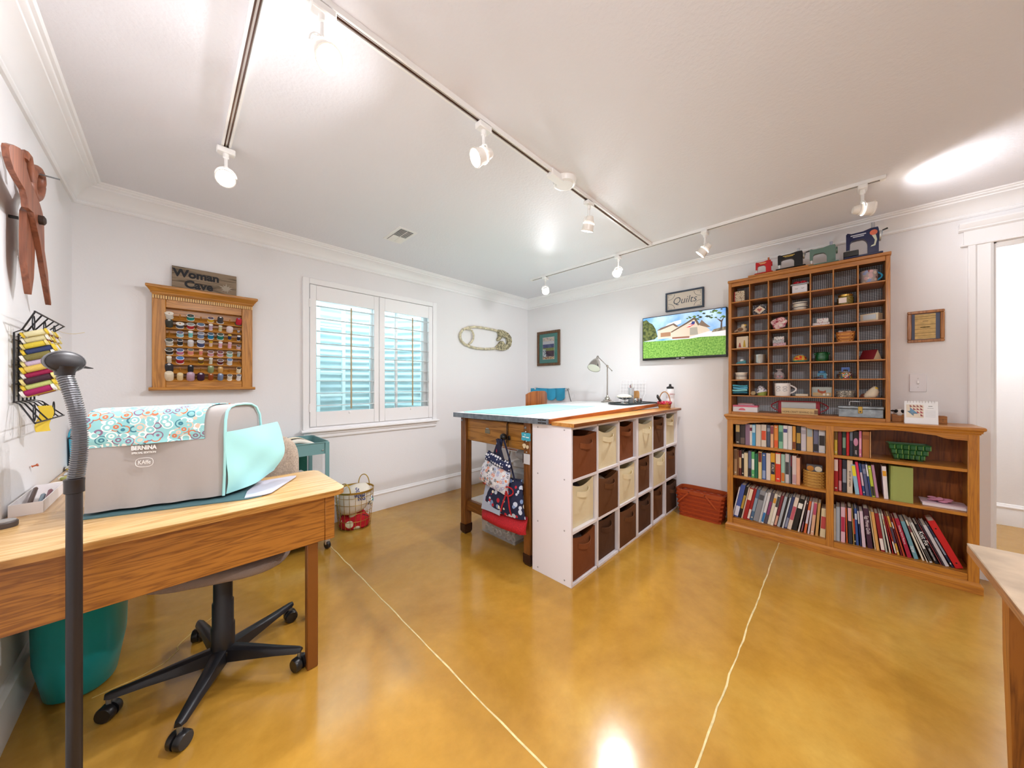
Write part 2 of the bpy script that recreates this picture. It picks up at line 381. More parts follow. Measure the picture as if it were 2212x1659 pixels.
# ---------------------------------------------------------------- window with shutters
wn = thing('window_1', 'white plantation shuttered window looking onto a window well', None, (0, YB, 0), kind='structure')
yo = -.02
for x0, x1 in ((.747, .797), (1.983, 2.033)):
    MB().box(x0, x1, yo, 0, .835, 2.112, .004).build('casing', TRIM, wn)
MB().box(.797, 1.983, yo, 0, 2.062, 2.112, .004).build('casing', TRIM, wn)
MB().prism([(0, .812), (-.045, .812), (-.052, .818), (-.052, .828), (-.045, .835), (0, .835)], 'x', .735, 2.045).build('sill', TRIM, wn, smooth=20)
MB().prism([(0, .757), (-.012, .757), (-.016, .765), (-.016, .785), (-.026, .792), (-.03, .812), (0, .812)], 'x', .752, 2.028).build('sill_apron', TRIM, wn, smooth=20)
MB().box(WX0, WX1, 0, .2, WZ0-.001, WZ0+.004).build('reveal', TRIM, wn, smooth=0)
def shutter(x0, x1, ox0, ox1, rodx, hinge):
    p = MB().box(x0, ox0, -.018, .012, WZ0+.003, WZ1-.003, .003).build('shutter_panel', TRIM, wn)
    MB().box(ox1, x1, -.018, .012, WZ0+.003, WZ1-.003, .003).build('stile', TRIM, p)
    MB().box(ox0, ox1, -.017, .011, WZ0+.003, .983, .003).build('rail', TRIM, p)
    MB().box(ox0, ox1, -.017, .011, 1.931, WZ1-.003, .003).build('rail', TRIM, p)
    lou = None
    for i in range(9):
        z = 1.885 - .1063*i
        if lou is None:
            mb = MB(); n = 14; P = []
            for k in range(n):
                a = 2*pi*k/n; P.append((.032*cos(a), .004*sin(a)))
            mb.prism(P, 'x', ox0+.002, ox1-.002); lou = mb.build('louver', TRIM, p, (0, -.003, z), (0, 0, 0), smooth=60)
        else:
            c = lou.copy(); COL.objects.link(c); c.location = (0, -.003, z)
    MB().box(rodx-.006, rodx+.006, -.062, -.050, 1.0, 1.9, .003).build('tilt_rod', wood('#c9b48c', '#a88f62', 'z'), p)
    MB().box(rodx-.008, rodx+.008, -.024, -.016, .955, .972, .003).build('rod_knob', TRIM, p)
    for z in (1.02, 1.90):
        MB().cyl((hinge, -.022, z-.035), (hinge, -.022, z+.035), .005, n=8).build('hinge', TRIM, p)
shutter(.800, 1.388, .849, 1.340, 1.118, .797)
shutter(1.392, 1.980, 1.446, 1.932, 1.72, 1.983)
VIN = M('#f6f8f8', .3)
yg = .078
for a in ((WX0, WX1, WZ0, WZ0+.045), (WX0, WX1, WZ1-.045, WZ1)):
    MB().box(a[0], a[1], yg-.03, yg+.04, a[2], a[3], .004).build('frame_rail', VIN, wn)
for x0, x1 in ((WX0, WX0+.05), (1.345, 1.435), (WX1-.075, WX1)):
    MB().box(x0, x1, yg-.028, yg+.038, WZ0+.045, WZ1-.045, .004).build('frame_stile', VIN, wn)
MB().box(1.60, 1.625, yg+.0, yg+.03, WZ0+.045, WZ1-.045, .003).build('frame_stile', VIN, wn)
GL = glassy('#eef8f9', .04, .98)
MB().box(WX0+.05, 1.345, yg+.004, yg+.008, WZ0+.045, WZ1-.045).build('pane', GL, wn, smooth=0)
MB().box(1.435, WX1-.075, yg+.012, yg+.016, WZ0+.045, WZ1-.045).build('pane', GL, wn, smooth=0)
# window well of corrugated steel with a ladder
well = thing('window_well', 'corrugated galvanised steel window well outside the shuttered window', 'window well', (1.36, YB+.2, .6))
mb = MB(); nz = 170; na = 40; pts = []
for th_ in (0, .004):
    for j in range(nz+1):
        z = 1.62*j/nz; w_ = .011*sin(2*pi*z/.075)
        for i in range(na+1):
            a = pi*i/na; r = .78 + w_ + th_
            pts.append((r*cos(a), .80*r/.78*sin(a)+.001, z))
fs = []; ww = na+1; N = (nz+1)*ww
for j in range(nz):
    for i in range(na):
        q = (j*ww+i, j*ww+i+1, (j+1)*ww+i+1, (j+1)*ww+i); fs += [q, tuple(N+x for x in q)]
mb.add(pts, fs).build('corrugated_wall', M('#c9dadd', .5, 0., var=.12, vscale=5), well, smooth=60)
MB().prism([(.77*cos(pi*i/24), .005+.79*sin(pi*i/24)) for i in range(25)], 'z', 0, .1).build('gravel_bed', M('#b9b3a8', .95, bump=1., bscale=50), well)
lad = thing('escape_ladder', 'white metal escape ladder on the window well wall', 'ladder', (1.235, YB+.36, .7))
LM = M('#e4ecec', .4)
for x in (-.13, .13):
    MB().box(x-.018, x+.018, .50, .53, 0, 1.45, .003).build('ladder_rail', LM, lad)
for i in range(6):
    MB().box(-.112, .112, .495, .535, .12+.26*i, .145+.26*i, .003).build('ladder_rung', LM, lad)
# ================================================================ CEILING FIXTURES
LAMPW = M('#f1f0ee', .35)
def rail(label, p, q):
    p = Vector(p); q = Vector(q); d = q - p; L = d.length
    t = thing('track_rail', label, 'track rail', p, math.atan2(d.y, d.x), 'ceiling track rails')
    mb = MB(); mb.prism([(-.018, 0), (.018, 0), (.018, -.02), (.0095, -.02), (.0095, -.012), (-.0095, -.012), (-.0095, -.02), (-.018, -.02)], 'x', 0, L)
    mb.build('channel', LAMPW, t, smooth=20)
    for y in (-.0055, .0055):
        MB().box(.01, L-.01, y-.0022, y+.0022, -.0155, -.0121).build('conductor', M('#5a3b2c', .4, .7), t, smooth=0)
    for x in (0, L): MB().box(x-.012, x+.012, -.0195, .0195, -.0215, 0, .002).build('end_cap', LAMPW, t)
    return t
r1 = rail('long white ceiling track with the round feed canopy', (.20, 1.127, ZC), (2.79, 1.127, ZC))
r2 = rail('white ceiling track running towards the bookcase with four lamps', (2.81, 2.45, ZC), (2.81, -.18, ZC))
r3 = rail('white ceiling track with one bright lamp near the thread rack', (.18, 2.21, ZC), (.18, -.9, ZC))
MB().lathe([(.001, -.031), (.048, -.031), (.052, -.027), (.062, -.026), (.066, -.008), (.07, 0), (.001, 0)], c=(1.38, 0, 0), n=32).build('feed_canopy', LAMPW, r1)
MB().box(1.24, 1.34, -.024, .024, -.036, 0, .003).build('feed_box', LAMPW, r1)
def head(loc, aim, label, glow=1.):
    a = Vector(aim).normalized()
    t = thing('track_lamp', label, 'track lamp', loc, 0, 'swivelling track lamps')
    MB().box(-.035, .035, -.02, .02, -.026, 0, .004).build('adapter', LAMPW, t)
    c = Vector((0, 0, -.135))
    MB().lathe([(.012, 0), (.012, -.02), (.007, -.024), (.007, -.06), (.010, -.064), (.010, -.075), (.001, -.078)], c=(0, 0, -.026), n=12).build('stem', LAMPW, t)
    side = a.cross(Vector((0, 0, 1)))
    if side.length < .2: side = Vector((1, 0, 0))
    side.normalize()
    yk = []
    for i in range(13):
        an = pi*i/12; yk.append(c + side*.040*cos(an) + Vector((0, 0, 1))*.043*sin(an))
    MB().tube(yk, .0035, 6).build('yoke', LAMPW, t)
    MB().lathe_dir([(.001, -.045), (.018, -.042), (.024, -.028), (.026, -.015), (.030, -.013), (.030, .002), (.033, .004), (.037, .04), (.040, .042), (.040, .048), (.036, .048), (.034, .03), (.001, .028)], c, a, 24).build('shade', M('#ece7e0', .3), t)
    MB().lathe_dir([(.0315, 0), (.0355, .001), (.0355, .005), (.0325, .006)], c, a, 24).build('glow_ring', M('#fffaf0', .4, emit=2.), t)
    bl = MB().lathe_dir([(.001, .034), (.033, .034), (.033, .040), (.020, .045), (.001, .046)], c, a, 24).build('bulb', M('#fff6ea', .4, emit=14.), t)
    ld = bpy.data.lights.new('track_spot', 'SPOT'); ld.energy = HEAD_W * glow; ld.spot_size = R(125); ld.spot_blend = .75; ld.shadow_soft_size = .035; ld.color = (.97, .965, 1)
    lo = bpy.data.objects.new('track_spot', ld); COL.objects.link(lo); lo.parent = t
    lo.location = c + a*.055; lo.rotation_euler = a.to_track_quat('-Z', 'Y').to_euler()
zt = ZC-.0225
head((.18, 2.142, zt), (-.1, -.75, -.6), 'glowing track lamp above the wooden spool rack')
head((.967, 1.127, zt), (-.85, .25, -.55), 'track lamp turned to the desk, before the round canopy')
head((1.842, 1.127, zt), (.12, .35, -.93), 'downward track lamp just past the round feed canopy', .6)
head((2.81, 2.255, zt), (-.55, -.55, -.65), 'glaring track lamp nearest the room corner by the framed quilt print')
head((2.81, 1.419, zt), (-.75, -.1, -.65), 'bright track lamp above the silver desk lamp')
head((2.81, .718, zt), (-.10, .70, -.68), 'track lamp with its back turned, above the television')
head((2.81, -.10, zt), (.30, -.92, -.10), 'track lamp turned sideways above the shelf of toy sewing machines', .3)
head((.18, -.55, zt), (.55, .6, -.6), 'added unseen track lamp at the near end of the rail over the viewer')  # lamp added out of view to brighten the room
head((.32, 1.127, zt), (.2, -.6, -.75), 'added fill track lamp on the long rail nearest the desk side')  # extra lamp added to the rail for more room light
# vent
vt = thing('ceiling_vent', 'white louvred ceiling register near the window', 'vent', (1.255, 2.475, ZC))
mb = MB(); mb.prism([(-.075, -.14), (.075, -.14), (.075, .14), (-.075, .14)], 'z', -.004, 0); mb.build('plate', LAMPW, vt, smooth=0)
MB().box(-.052, .052, -.118, .118, -.0065, -.0041).build('opening', M('#7f8284', .6), vt, smooth=0)
for i in range(15):
    y = -.11 + .0157*i
    MB().obox((0, y, -.009), (.1, .011, .0014), (R(35 if i < 8 else -35), 0, 0)).build('vent_blade', LAMPW, vt)
MB().box(.0, .003, -.117, .117, -.0115, -.006).build('vent_bar', LAMPW, vt, smooth=0)
# added lamp, out of view, that brightens the hall
hl = thing('hall_fill_light', 'added unseen round ceiling light brightening the hall past the doorway', 'ceiling light', (4.35, -1.2, ZC))
MB().lathe([(.001, -.06), (.08, -.05), (.13, -.02), (.14, 0), (.001, 0)], n=28).build('dome', M('#fff8ee', .4, emit=6.), hl)
ld = bpy.data.lights.new('hall_fill_glow', 'POINT'); ld.energy = 14; ld.shadow_soft_size = .12; lo = bpy.data.objects.new('hall_fill_glow', ld); COL.objects.link(lo); lo.parent = hl; lo.location = (0, 0, -.22)
# ================================================================ SPOOLS
def spool(name, loc, h, r, col, capc, label, group, kind='spool', d=(0, 0, 1), label_c=None):
    """thread spool standing on direction d: flanged spool, bare cone or slim bobbin"""
    t = thing(name, label, 'thread spool', loc, 0, group)
    q = Vector(d).normalized(); O = (0, 0, 0)
    TM = M(col, .7, bump=.5, bscale=400)
    if kind == 'spool':
        MB().lathe_dir([(.001, 0), (r, 0), (r, .08*h), (r*.62, .1*h), (r*.62, .9*h), (r, .92*h), (r, h), (.3*r, h), (.3*r, .95*h), (.001, .95*h)], O, q, 14).build('reel', M(capc, .4), t)
        MB().lathe_dir([(r*.62, .1*h), (r*.9, .14*h), (r*.92, .5*h), (r*.9, .86*h), (r*.62, .9*h)], O, q, 14).build('thread', TM, t)
        if label_c: MB().lathe_dir([(.3*r, h*1.0005), (r*.86, h*1.0005), (r*.86, h*1.02), (.3*r, h*1.02)], O, q, 14).build('paper_label', M(label_c, .6), t)
    else:
        MB().lathe_dir([(.001, 0), (r*.96, .01*h), (r, .06*h), (r*.97, .5*h), (r*.95, .88*h), (r*.84, .95*h), (r*.4, .97*h), (.001, .97*h)], O, q, 14).build('thread', TM, t)
        MB().lathe_dir([(.001, .9*h), (r*.38, .9*h), (r*.38, h*1.0), (r*.18, h*1.01), (.001, .95*h)], O, q, 12).build('core', M(capc, .4), t)
        if kind == 'cone': MB().lathe_dir([(.001, -.03*h), (r*1.3, -.03*h), (r*1.3, .04*h), (.001, .05*h)], O, q, 14).build('reel_base', M(label_c or capc, .4), t)
# ---------------------------------------------------------------- oak spool rack on the window wall
CH = {a: wood('#bf8236', '#96601f', a, .3, 14) for a in 'xyz'}
rk = thing('spool_rack', 'honey oak wall rack with sloping shelves and a dentil cornice', 'thread rack', (.158, YB, 1.19))
w = .255; D = .055
for x in (-w, w-.062):
    MB().box(x, x+.062, -D, 0, .0, .605, .003).build('stile', CH['z'], rk)
MB().box(-w+.062, w-.062, -D+.002, 0, .53, .605, .002).build('top_rail', CH['x'], rk)
MB().box(-w+.062, w-.062, -D+.002, 0, .0, .045, .002).build('bottom_rail', CH['x'], rk)
MB().box(-w+.062, w-.062, -.012, -.002, .045, .53).build('back_board', CH['x'], rk, smooth=0)
cr = [(0, .602), (-.060, .602), (-.063, .612), (-.068, .612), (-.070, .622), (-.082, .638), (-.092, .648), (-.092, .660), (-.088, .664), (0, .664)]
mb = MB(); n = len(cr)
def end(sg): return [(sg*(w - .055 - b if b < 0 else w - .055 + 0), b, z) for b, z in cr]
mb.add([(-(w-.055) + b*.9 - .0, b, z) for b, z in cr] + [((w-.055) - b*.9, b, z) for b, z in cr], [(i, (i+1) % n, n+(i+1) % n, n+i) for i in range(n)] + [tuple(range(n)), tuple(range(n, 2*n))])
mb.build('cornice', CH['x'], rk, smooth=20)
LT = M('#e0b878', .5)
dn = None
for i in range(44):
    x = -w + .006 + i*(2*w-.012)/43
    if dn is None: dn = MB().box(-.0037, .0037, -.066, -D-.0005, .580, .602, .001).build('dentil', LT, rk, (x, 0, 0))
    else:
        c = dn.copy(); COL.objects.link(c); c.location = (x, 0, 0)
MB().prism([(0, -.012), (-.068, -.012), (-.076, -.006), (-.076, 0), (-.070, .008), (0, .008)], 'x', -w-.014, w+.014).build('base_moulding', CH['x'], rk, smooth=20)
zs = [.455, .397, .338, .279, .220, .162, .104, .050]
for z in zs:
    MB().obox((0, -.034, z+.012), (2*w-.126, .006, .050), (R(-48), 0, 0), .001).build('slope_shelf', CH['x'], rk)
SX = [-.178+.0505*i for i in range(8)]
ROWS = [  # (column, kind, height, radius, thread, cap, top label)
 [(0,'s',.030,.021,'#d8d4cc','#ece7da',0),(2,'s',.028,.020,'#14877e','#f0eee6','#3a4a48'),(4,'s',.026,.018,'#d2a524','#f0eee6','#5d5570'),(5,'c',.040,.016,'#3c3a3e','#e8e6e2',0),(7,'c',.044,.017,'#c01c34','#8a8fae','#166a4a')],
 [(0,'o',.045,.018,'#3b3d36','#d8d6d0',0),(1,'s',.026,.020,'#46505f','#f0eee6',0),(2,'s',.028,.020,'#b3242e','#f0eee6','#9aa0a0'),(3,'s',.034,.021,'#a8705f','#eef0f4','#5f7894'),(4,'s',.040,.011,'#c8aec6','#e9e6e4',0),(5,'s',.036,.010,'#d3cfa0','#d9d4c4',0),(6,'o',.034,.019,'#e3d2d2','#e8dfd8',0),(7,'s',.012,.008,'#6d6a78','#d9d8dc',0)],
 [(1,'s',.026,.018,'#8fc3d6','#eef2f4','#6d6f8c'),(2,'s',.038,.012,'#7ccfcf','#f0f0ec',0),(3,'s',.034,.018,'#6f86ac','#f2f2f2','#8c8c98'),(4,'s',.034,.017,'#1b7fae','#eef2f4','#4b5a68'),(5,'s',.036,.019,'#17796d','#eef2ee','#4c544c'),(6,'s',.036,.010,'#22386e','#d8b24a',0),(7,'s',.034,.010,'#232a40','#d9d8dc',0)],
 [(0,'s',.030,.020,'#bdb9ae','#ecebe4','#55584f'),(1,'s',.036,.014,'#23262c','#f0eee8','#3c3c3c'),(2,'o',.038,.016,'#ddd9d8','#dedcda',0),(3,'s',.036,.020,'#3d4c7d','#f0f0f0','#b9b9bd'),(4,'s',.038,.010,'#e6c7b8','#d1a52e',0),(5,'s',.040,.011,'#e8b4c4','#eee9e6',0),(6,'s',.040,.011,'#eab0bf','#dcb6b0',0),(7,'s',.020,.014,'#d8b4b6','#cfc9cb','#5f5a60')],
 [(0,'s',.028,.020,'#2b2622','#ecebe4','#4a4a44'),(1,'s',.028,.019,'#c9799c','#f0eee6','#4f6a96'),(2,'s',.034,.016,'#e08f82','#eec88c','#6c6c6a'),(3,'s',.036,.010,'#e58d7e','#e9c796',0),(4,'s',.026,.017,'#d19aa6','#f2eeec','#7a5c60'),(5,'s',.028,.018,'#c98995','#f2eeec','#6d4048'),(6,'s',.028,.018,'#a3d3c6','#f2f2ee','#7c8c84'),(7,'s',.034,.010,'#a9c0c4','#aaa6a2',0)],
 [(0,'s',.038,.012,'#e3d8bf','#ece3cf',0),(1,'s',.034,.020,'#a8172a','#f0ecec','#4f83bd'),(3,'s',.036,.015,'#6b4a22','#e0c02e','#d8d4d4'),(4,'s',.040,.010,'#d7d4c3','#dcdad2',0),(5,'s',.028,.017,'#5c1826','#efecec','#6a5a5e'),(6,'s',.036,.016,'#e6ddd6','#dce6f0','#5c7fae')],
 [(0,'o',.050,.020,'#2d2d34','#e0e0e4',0),(2,'o',.044,.015,'#22232c','#d9dade',0),(4,'o',.042,.017,'#8c9a6e','#e0e0d4',0),(5,'o',.036,.015,'#d3a35c','#e8dcc8',0),(7,'s',.034,.014,'#efe8d2','#efe3b4','#3c3030')],
 [(0,'o',.052,.022,'#ecdcc0','#e8d8c0',0),(1,'o',.044,.016,'#e6cf9f','#e8d8b8',0),(2,'o',.048,.021,'#c2a0b4','#d8c8d4',0),(3,'o',.046,.019,'#3d1838','#e0dce0',0),(4,'o',.042,.014,'#9c4a16','#eedccc',0),(5,'o',.044,.016,'#7d8fb0','#e0e4ea',0),(6,'s',.036,.015,'#efe9d8','#f4f2ec','#6f6f6c'),(7,'s',.038,.014,'#f0f0f2','#f4f4f6','#6a6a72')]]
def cname(h):
    import colorsys
    h = h.lstrip('#'); r, g, b = [int(h[i:i+2], 16)/255 for i in (0, 2, 4)]
    H, S, V = colorsys.rgb_to_hsv(r, g, b); H *= 360
    if V < .2: return 'black'
    if S < .12: return 'white' if V > .83 else ('light grey' if V > .62 else ('grey' if V > .4 else 'charcoal'))
    if V > .8 and S < .28 and 20 < H < 65: return 'cream'
    if (H < 14 or H > 345): n = 'red' if S > .5 else 'pink'
    elif H < 42: n = ('orange' if S > .6 and V > .7 else ('tan' if V > .55 else 'brown'))
    elif H < 66: n = 'yellow' if S > .45 else 'beige'
    elif H < 165: n = 'green'
    elif H < 198: n = 'teal'
    elif H < 250: n = 'blue'
    elif H < 300: n = 'purple'
    else: n = 'pink' if V > .5 else 'plum'
    if V < .38: n = 'dark ' + n
    elif V > .75 and S < .4: n = 'pale ' + n
    return n
for ri, row in enumerate(ROWS):
    for ci in range(8):
        pg = MB().cyl((SX[ci], -.036, zs[ri]+.014), (SX[ci], -.060, zs[ri]+.036), .0035, n=8).build('peg', CH['z'], rk)
    for c, k, h, r, col, cap, lb in row:
        p = (.158+SX[c], YB-.0375, 1.19+zs[ri]+.0125)
        spool('thread_spool', p, h*1.12, r, col, cap, '%s thread spool, %s peg of the %s shelf on the oak rack' % (cname(col), ordn(c), ordn(ri)),
              'spools on the oak rack', {'s': 'spool', 'o': 'bare', 'c': 'cone'}[k], (0, -.67, .74), lb or None)
# ---------------------------------------------------------------- barn-wood sign
sg = thing('wooden_sign', 'weathered grey board sign reading Woman Cave', 'sign', (.158, YB-.012, 1.856))
BW = wood('#8f7d68', '#4c4033', 'x', .85, 14, 0., 1.4)
for z0, z1 in ((0, .052), (.053, .106), (.107, .152)):
    MB().box(-.166, .166, -.012, .006, z0, z1, .0015).build('plank', BW, sg)
INK = M('#26282c', .8)
text('lettering', 'Woman', .070, INK, sg, (-.045, -.0125, .108), FB, bold=.0028, sx=1.0)
text('lettering', 'Cave', .070, INK, sg, (-.035, -.0125, .040), FB, bold=.0028)
lf = []
for i in range(22):
    a = 2*pi*i/22; r = (.036, .017, .028, .014)[i % 4] * (1 + .15*sin(a)); lf.append((.108 + 1.1*r*cos(a+.4), .048 + r*sin(a+.4)))
MB().prism(lf, 'y', -.014, -.0118).build('maple_leaf', M('#a89d8c', .7), sg)
# ---------------------------------------------------------------- safety pin
pn = thing('safety_pin_decor', 'giant distressed metal safety pin hung on the wall', 'wall decor', (2.776, YB-.02, 1.79))
PM = M('#d9d0b2', .5, 0., var=.45, vscale=34)
def arc(cx_, cz, rx, rz, a0, a1, n): return [(cx_ + rx*cos(R(a0+(a1-a0)*i/n)), 0, cz + rz*sin(R(a0+(a1-a0)*i/n))) for i in range(n+1)]
path = [(a, 0, b) for a, b in ((.175, .118), (.10, .124), (.029, .127), (-.097, .130), (-.219, .124), (-.312, .104), (-.388, .070), (-.425, .022), (-.428, -.024), (-.408, -.068), (-.358, -.101), (-.274, -.122), (-.179, -.133), (-.056, -.133), (.064, -.121), (.165, -.108))]
MB().tube(path, .015, 10).build('wire', PM, pn, smooth=80)
MB().tube([(a, -.014, b) for a, b in ((-.354, .085), (-.297, .088), (-.258, .067), (-.235, .022), (-.243, -.03), (-.27, -.069), (-.312, -.098))], .011, 8).build('coil', PM, pn, smooth=80)
poly = [(.165, .132), (.215, .136), (.263, .132), (.348, .105), (.401, .059), (.416, .006), (.396, -.058), (.338, -.110), (.253, -.130), (.18, -.129), (.135, -.122), (.137, -.082), (.18, -.049), (.212, -.010), (.253, -.009), (.285, -.045), (.315, -.046), (.334, -.036), (.343, -.001), (.319, .041), (.272, .050), (.226, .028), (.189, -.010), (.157, -.008), (.162, .019), (.184, .044), (.18, .084), (.157, .108)]
MB().prism(poly, 'y', -.024, .006).build('clasp', M('#b3aa88', .5, 0., var=.92, vscale=55), pn, smooth=30)
# ================================================================ LEFT WALL
sc = thing('wooden_scissors', 'giant carved wooden scissors hung on the wall', 'wall decor', (XA, 2.285, 1.55))
SW = wood('#8a5138', '#6c3c28', 'z', .5, 9)
# local: y along wall, z up, x out of wall
def blade(pts, x0, x1): return MB().prism(pts, 'x', x0, x1)
b1 = [(-.474, .392), (-.466, .405), (-.429, .424), (-.365, .445), (-.307, .449), (-.295, .411), (-.251, .383), (-.197, .369), (-.133, .348), (-.103, .331), (-.079, .306), (-.071, .193), (-.022, .115), (-.008, .068), (.030, .004), (.027, -.006), (.020, .0), (-.030, .066), (-.068, .114), (-.133, .205), (-.176, .247), (-.218, .287), (-.282, .280), (-.290, .309), (-.313, .329), (-.376, .336), (-.427, .346), (-.462, .368)]
blade(b1, .046, .060).build('blade', SW, sc, smooth=25)
b2 = [(-.216, .285), (-.19, .31), (-.125, .385), (-.10, .405), (-.074, .385), (-.12, .315), (-.104, .25), (-.118, .141), (-.128, .069), (-.152, .012), (-.157, .0), (-.162, .004), (-.190, .055), (-.216, .107), (-.220, .197)]
blade(b2, .030, .0455).build('blade', SW, sc, smooth=25)
MB().tube([(.035, -.075 + .076*cos(2*pi*k/24)*.9 + .022, .452 + .064*sin(2*pi*k/24 + .5)) for k in range(24)], .016, 10, True).build('finger_loop', SW, sc, smooth=80)
MB().tube([(.057, -.315, .43), (.057, -.30, .46), (.057, -.27, .462), (.057, -.245, .43), (.057, -.232, .39)], .011, 8).build('finger_loop', SW, sc, smooth=80)
MB().lathe_dir([(.001, 0), (.017, 0), (.017, .012), (.01, .016), (.001, .016)], (.060, -.15, .285), (1, 0, 0), 14).build('bolt', M('#3a2c26', .5, .4), sc)
MB().cyl((0, -.03, .50), (.09, -.03, .50), .003, n=6).build('nail', STEEL, sc)
MB().cyl((0, -.17, .27), (.02, -.17, .27), .006, n=6).build('hanger', BLACK, sc)
# wire thread rack on the left wall
wr = thing('wire_thread_rack', 'black wire thread rack shaped like a dress form on the wall', 'thread rack', (XA, 2.235, 1.07))
WB = M('#1c1c20', .45, .3); gx = .012
ys = [-.125, -.075, -.025, .025, .075, .125]
for y in ys:
    k = 1.75
    MB().tube([(gx+.06, y*k, .405), (gx+.02, y*1.15, .345), (gx, y, .335), (gx, y, .085), (gx+.015, y*1.15, .078), (gx+.06, y*k, .01)], .0024, 6).build('wire', WB, wr)
for z, k, x in ((.405, 1.75, .06), (.345, 1.15, .02), (.085, 1.0, 0), (.012, 1.7, .06), (.31, 1, 0), (.22, 1, 0), (.15, 1, 0)):
    MB().tube([(gx+x, -.128*k, z), (gx+x, .128*k, z)], .0028, 6).build('wire', WB, wr)
for y in (-.10, 0, .10):
    MB().tube([(gx+.045, y*1.5 + .014*sin(2*pi*i/16), .372 + .026*cos(2*pi*i/16)) for i in range(16)], .0018, 5, True).build('scroll', WB, wr)
    MB().tube([(gx+.045, y*1.4 + .014*sin(2*pi*i/16), .045 + .03*cos(2*pi*i/16)) for i in range(16)], .0018, 5, True).build('scroll', WB, wr)
TC = ['#d9cfa0', '#e8dfb0', '#c7b98c', '#d8c13a', '#2d3a66', '#7a713a', '#cdb8d4', '#d9b95c', '#9b1248', '#3d1e2c', '#c7cf7a', '#a01258', '#e4e0d8', '#5d6a3c', '#b03a2c', '#ead9a0', '#8a5a9a', '#e0c22e', '#c9c6c2', '#7d2a3a']
for r_ in range(11):
    for c_ in range(5):
        y = -.098 + .0485*c_ + (.012 if r_ % 2 else 0); z = .328 - .0218*r_
        col = TC[(r_*3 + c_*7 + (r_*c_) % 5) % len(TC)]
        if c_ == 0: col = ['#e8dfb0', '#d9cfa0', '#d8c13a', '#2d3a66', '#7a713a', '#c9b4cf', '#d9b95c', '#9b1248', '#3d1e2c', '#c7cf7a', '#a01258'][r_]
        big = c_ < 2 and r_ > 2
        L_ = .080 if big else .062
        MB().cyl((gx, y, z-.004), (gx+L_*.9+.012, y, z+.36*L_), .0016, n=5).build('peg', WB, wr)
        spool('embroidery_spool', (XA+gx+.010, 2.235+y, 1.07+z), L_, (.0125 if big else .0105) + .001*((r_+c_) % 2), col, ['#e6c63a', '#eeeae2', '#e4d489'][(r_+c_) % 3],
              '%s spool, %s in the %s row of the black wire rack' % (cname(col), ordn(c_), ordn(r_)), 'spools on the wire rack', 'spool', (1, 0, .42))
mb = MB()
mb.sheet(lambda u, v: (XA+.045+.028*v+.005*sin(6*u), 2.205+.03*v+.006*sin(5*u), 1.135-.10*u), 12, 3, .002)
mb.build('tape_measure', M('#d9b82c', .6), label='yellow cloth tape measure dangling from the wire thread rack', cat='tape measure')
mb = MB()
mb.sheet(lambda u, v: (XA+.03+.10*u, 2.425+.015*u+.006*v, 1.475-.02*u-.02*sin(pi*u)), 10, 2, .0015)
mb.build('loose_thread', M('#d9cba0', .8), label='thin cream cord looped at the wire rack corner', cat='cord')
pp = thing('push_pin', 'small orange push pin stuck in the wall over the desk', 'push pin', (XA, 2.36, .88))
MB().lathe_dir([(.001, .006), (.005, .006), (.003, .010), (.003, .016), (.006, .019), (.006, .022), (.001, .022)], (0, 0, 0), (1, 0, .3), 10).build('head', M('#c8643a', .4), pp)
MB().cyl((-.004, 0, -.001), (.007, 0, .002), .0007, n=5).build('needle', STEEL, pp)
# ================================================================ DESK SIDE
DT = wood('#d6b077', '#b48a4e', 'x', .26, 12, .3); DE = wood('#b98440', '#8d5c22', 'x', .35, 14); DA = wood('#ab6f29', '#7d4a18', 'x', .4, 19, .1, 1.); DL = M('#7d4a1a', .4)
def rrect(x0, x1, y0, y1, rs, n=6):
    """corner radii order: x1y0, x1y1, x0y1, x0y0"""
    P = []
    for (cx_, cy_, a0), r in zip(((x1, y0, -90), (x1, y1, 0), (x0, y1, 90), (x0, y0, 180)), rs):
        sx_ = -1 if cx_ == x1 else 1; sy_ = -1 if cy_ == y1 else 1
        for i in range(n+1):
            a = R(a0 + 90*i/n); P.append((cx_ + sx_*r + r*cos(a), cy_ + sy_*r + r*sin(a)))
    return P
dk = thing('sewing_desk', 'oak laminate sewing desk with a deep front panel and brown square legs', 'desk', (0, 1.57, 0))
tp = rrect(-.408, .545, 0, .46, (.05, .05, .002, .002))
MB().prism(tp, 'z', .752, .755).build('top', DT, dk, smooth=30)
MB().prism(tp, 'z', .732, .7519).build('edge_band', DE, dk, smooth=30)
MB().box(-.40, .462, .025, .042, .54, .732, .002).build('front_panel', DA, dk)
MB().box(.462, .50, .022, .045, .54, .732, .002).build('panel_end', DA, dk)
MB().box(.482, .50, .045, .38, .60, .732, .002).build('side_panel', DA, dk)
for x, y in ((.418, .055), (.503, .40)):
    MB().box(x-.021, x+.021, y-.018, y+.018, 0, .731, .003).build('leg', DL, dk)
MB().box(-.408, -.385, .06, .44, .69, .7315, .002).build('wall_cleat', DA, dk)
s2 = thing('side_table', 'oak laminate side table along the left wall behind the desk', 'table', (0, 2.032, 0))
MB().prism(rrect(-.408, -.05, 0, 1.13, (.01, .03, .002, .002)), 'z', .732, .755).build('top', wood('#d6b07c', '#b4884f', 'y', .28, 7, .3), s2, smooth=30)
for x, y in ((-.10, 1.07), (-.385, 1.07)):
    MB().box(x-.018, x+.018, y-.018, y+.018, 0, .732, .003).build('leg', DL, s2)
MB().box(-.09, -.074, .08, 1.05, .64, .732, .002).build('apron', DA, s2)
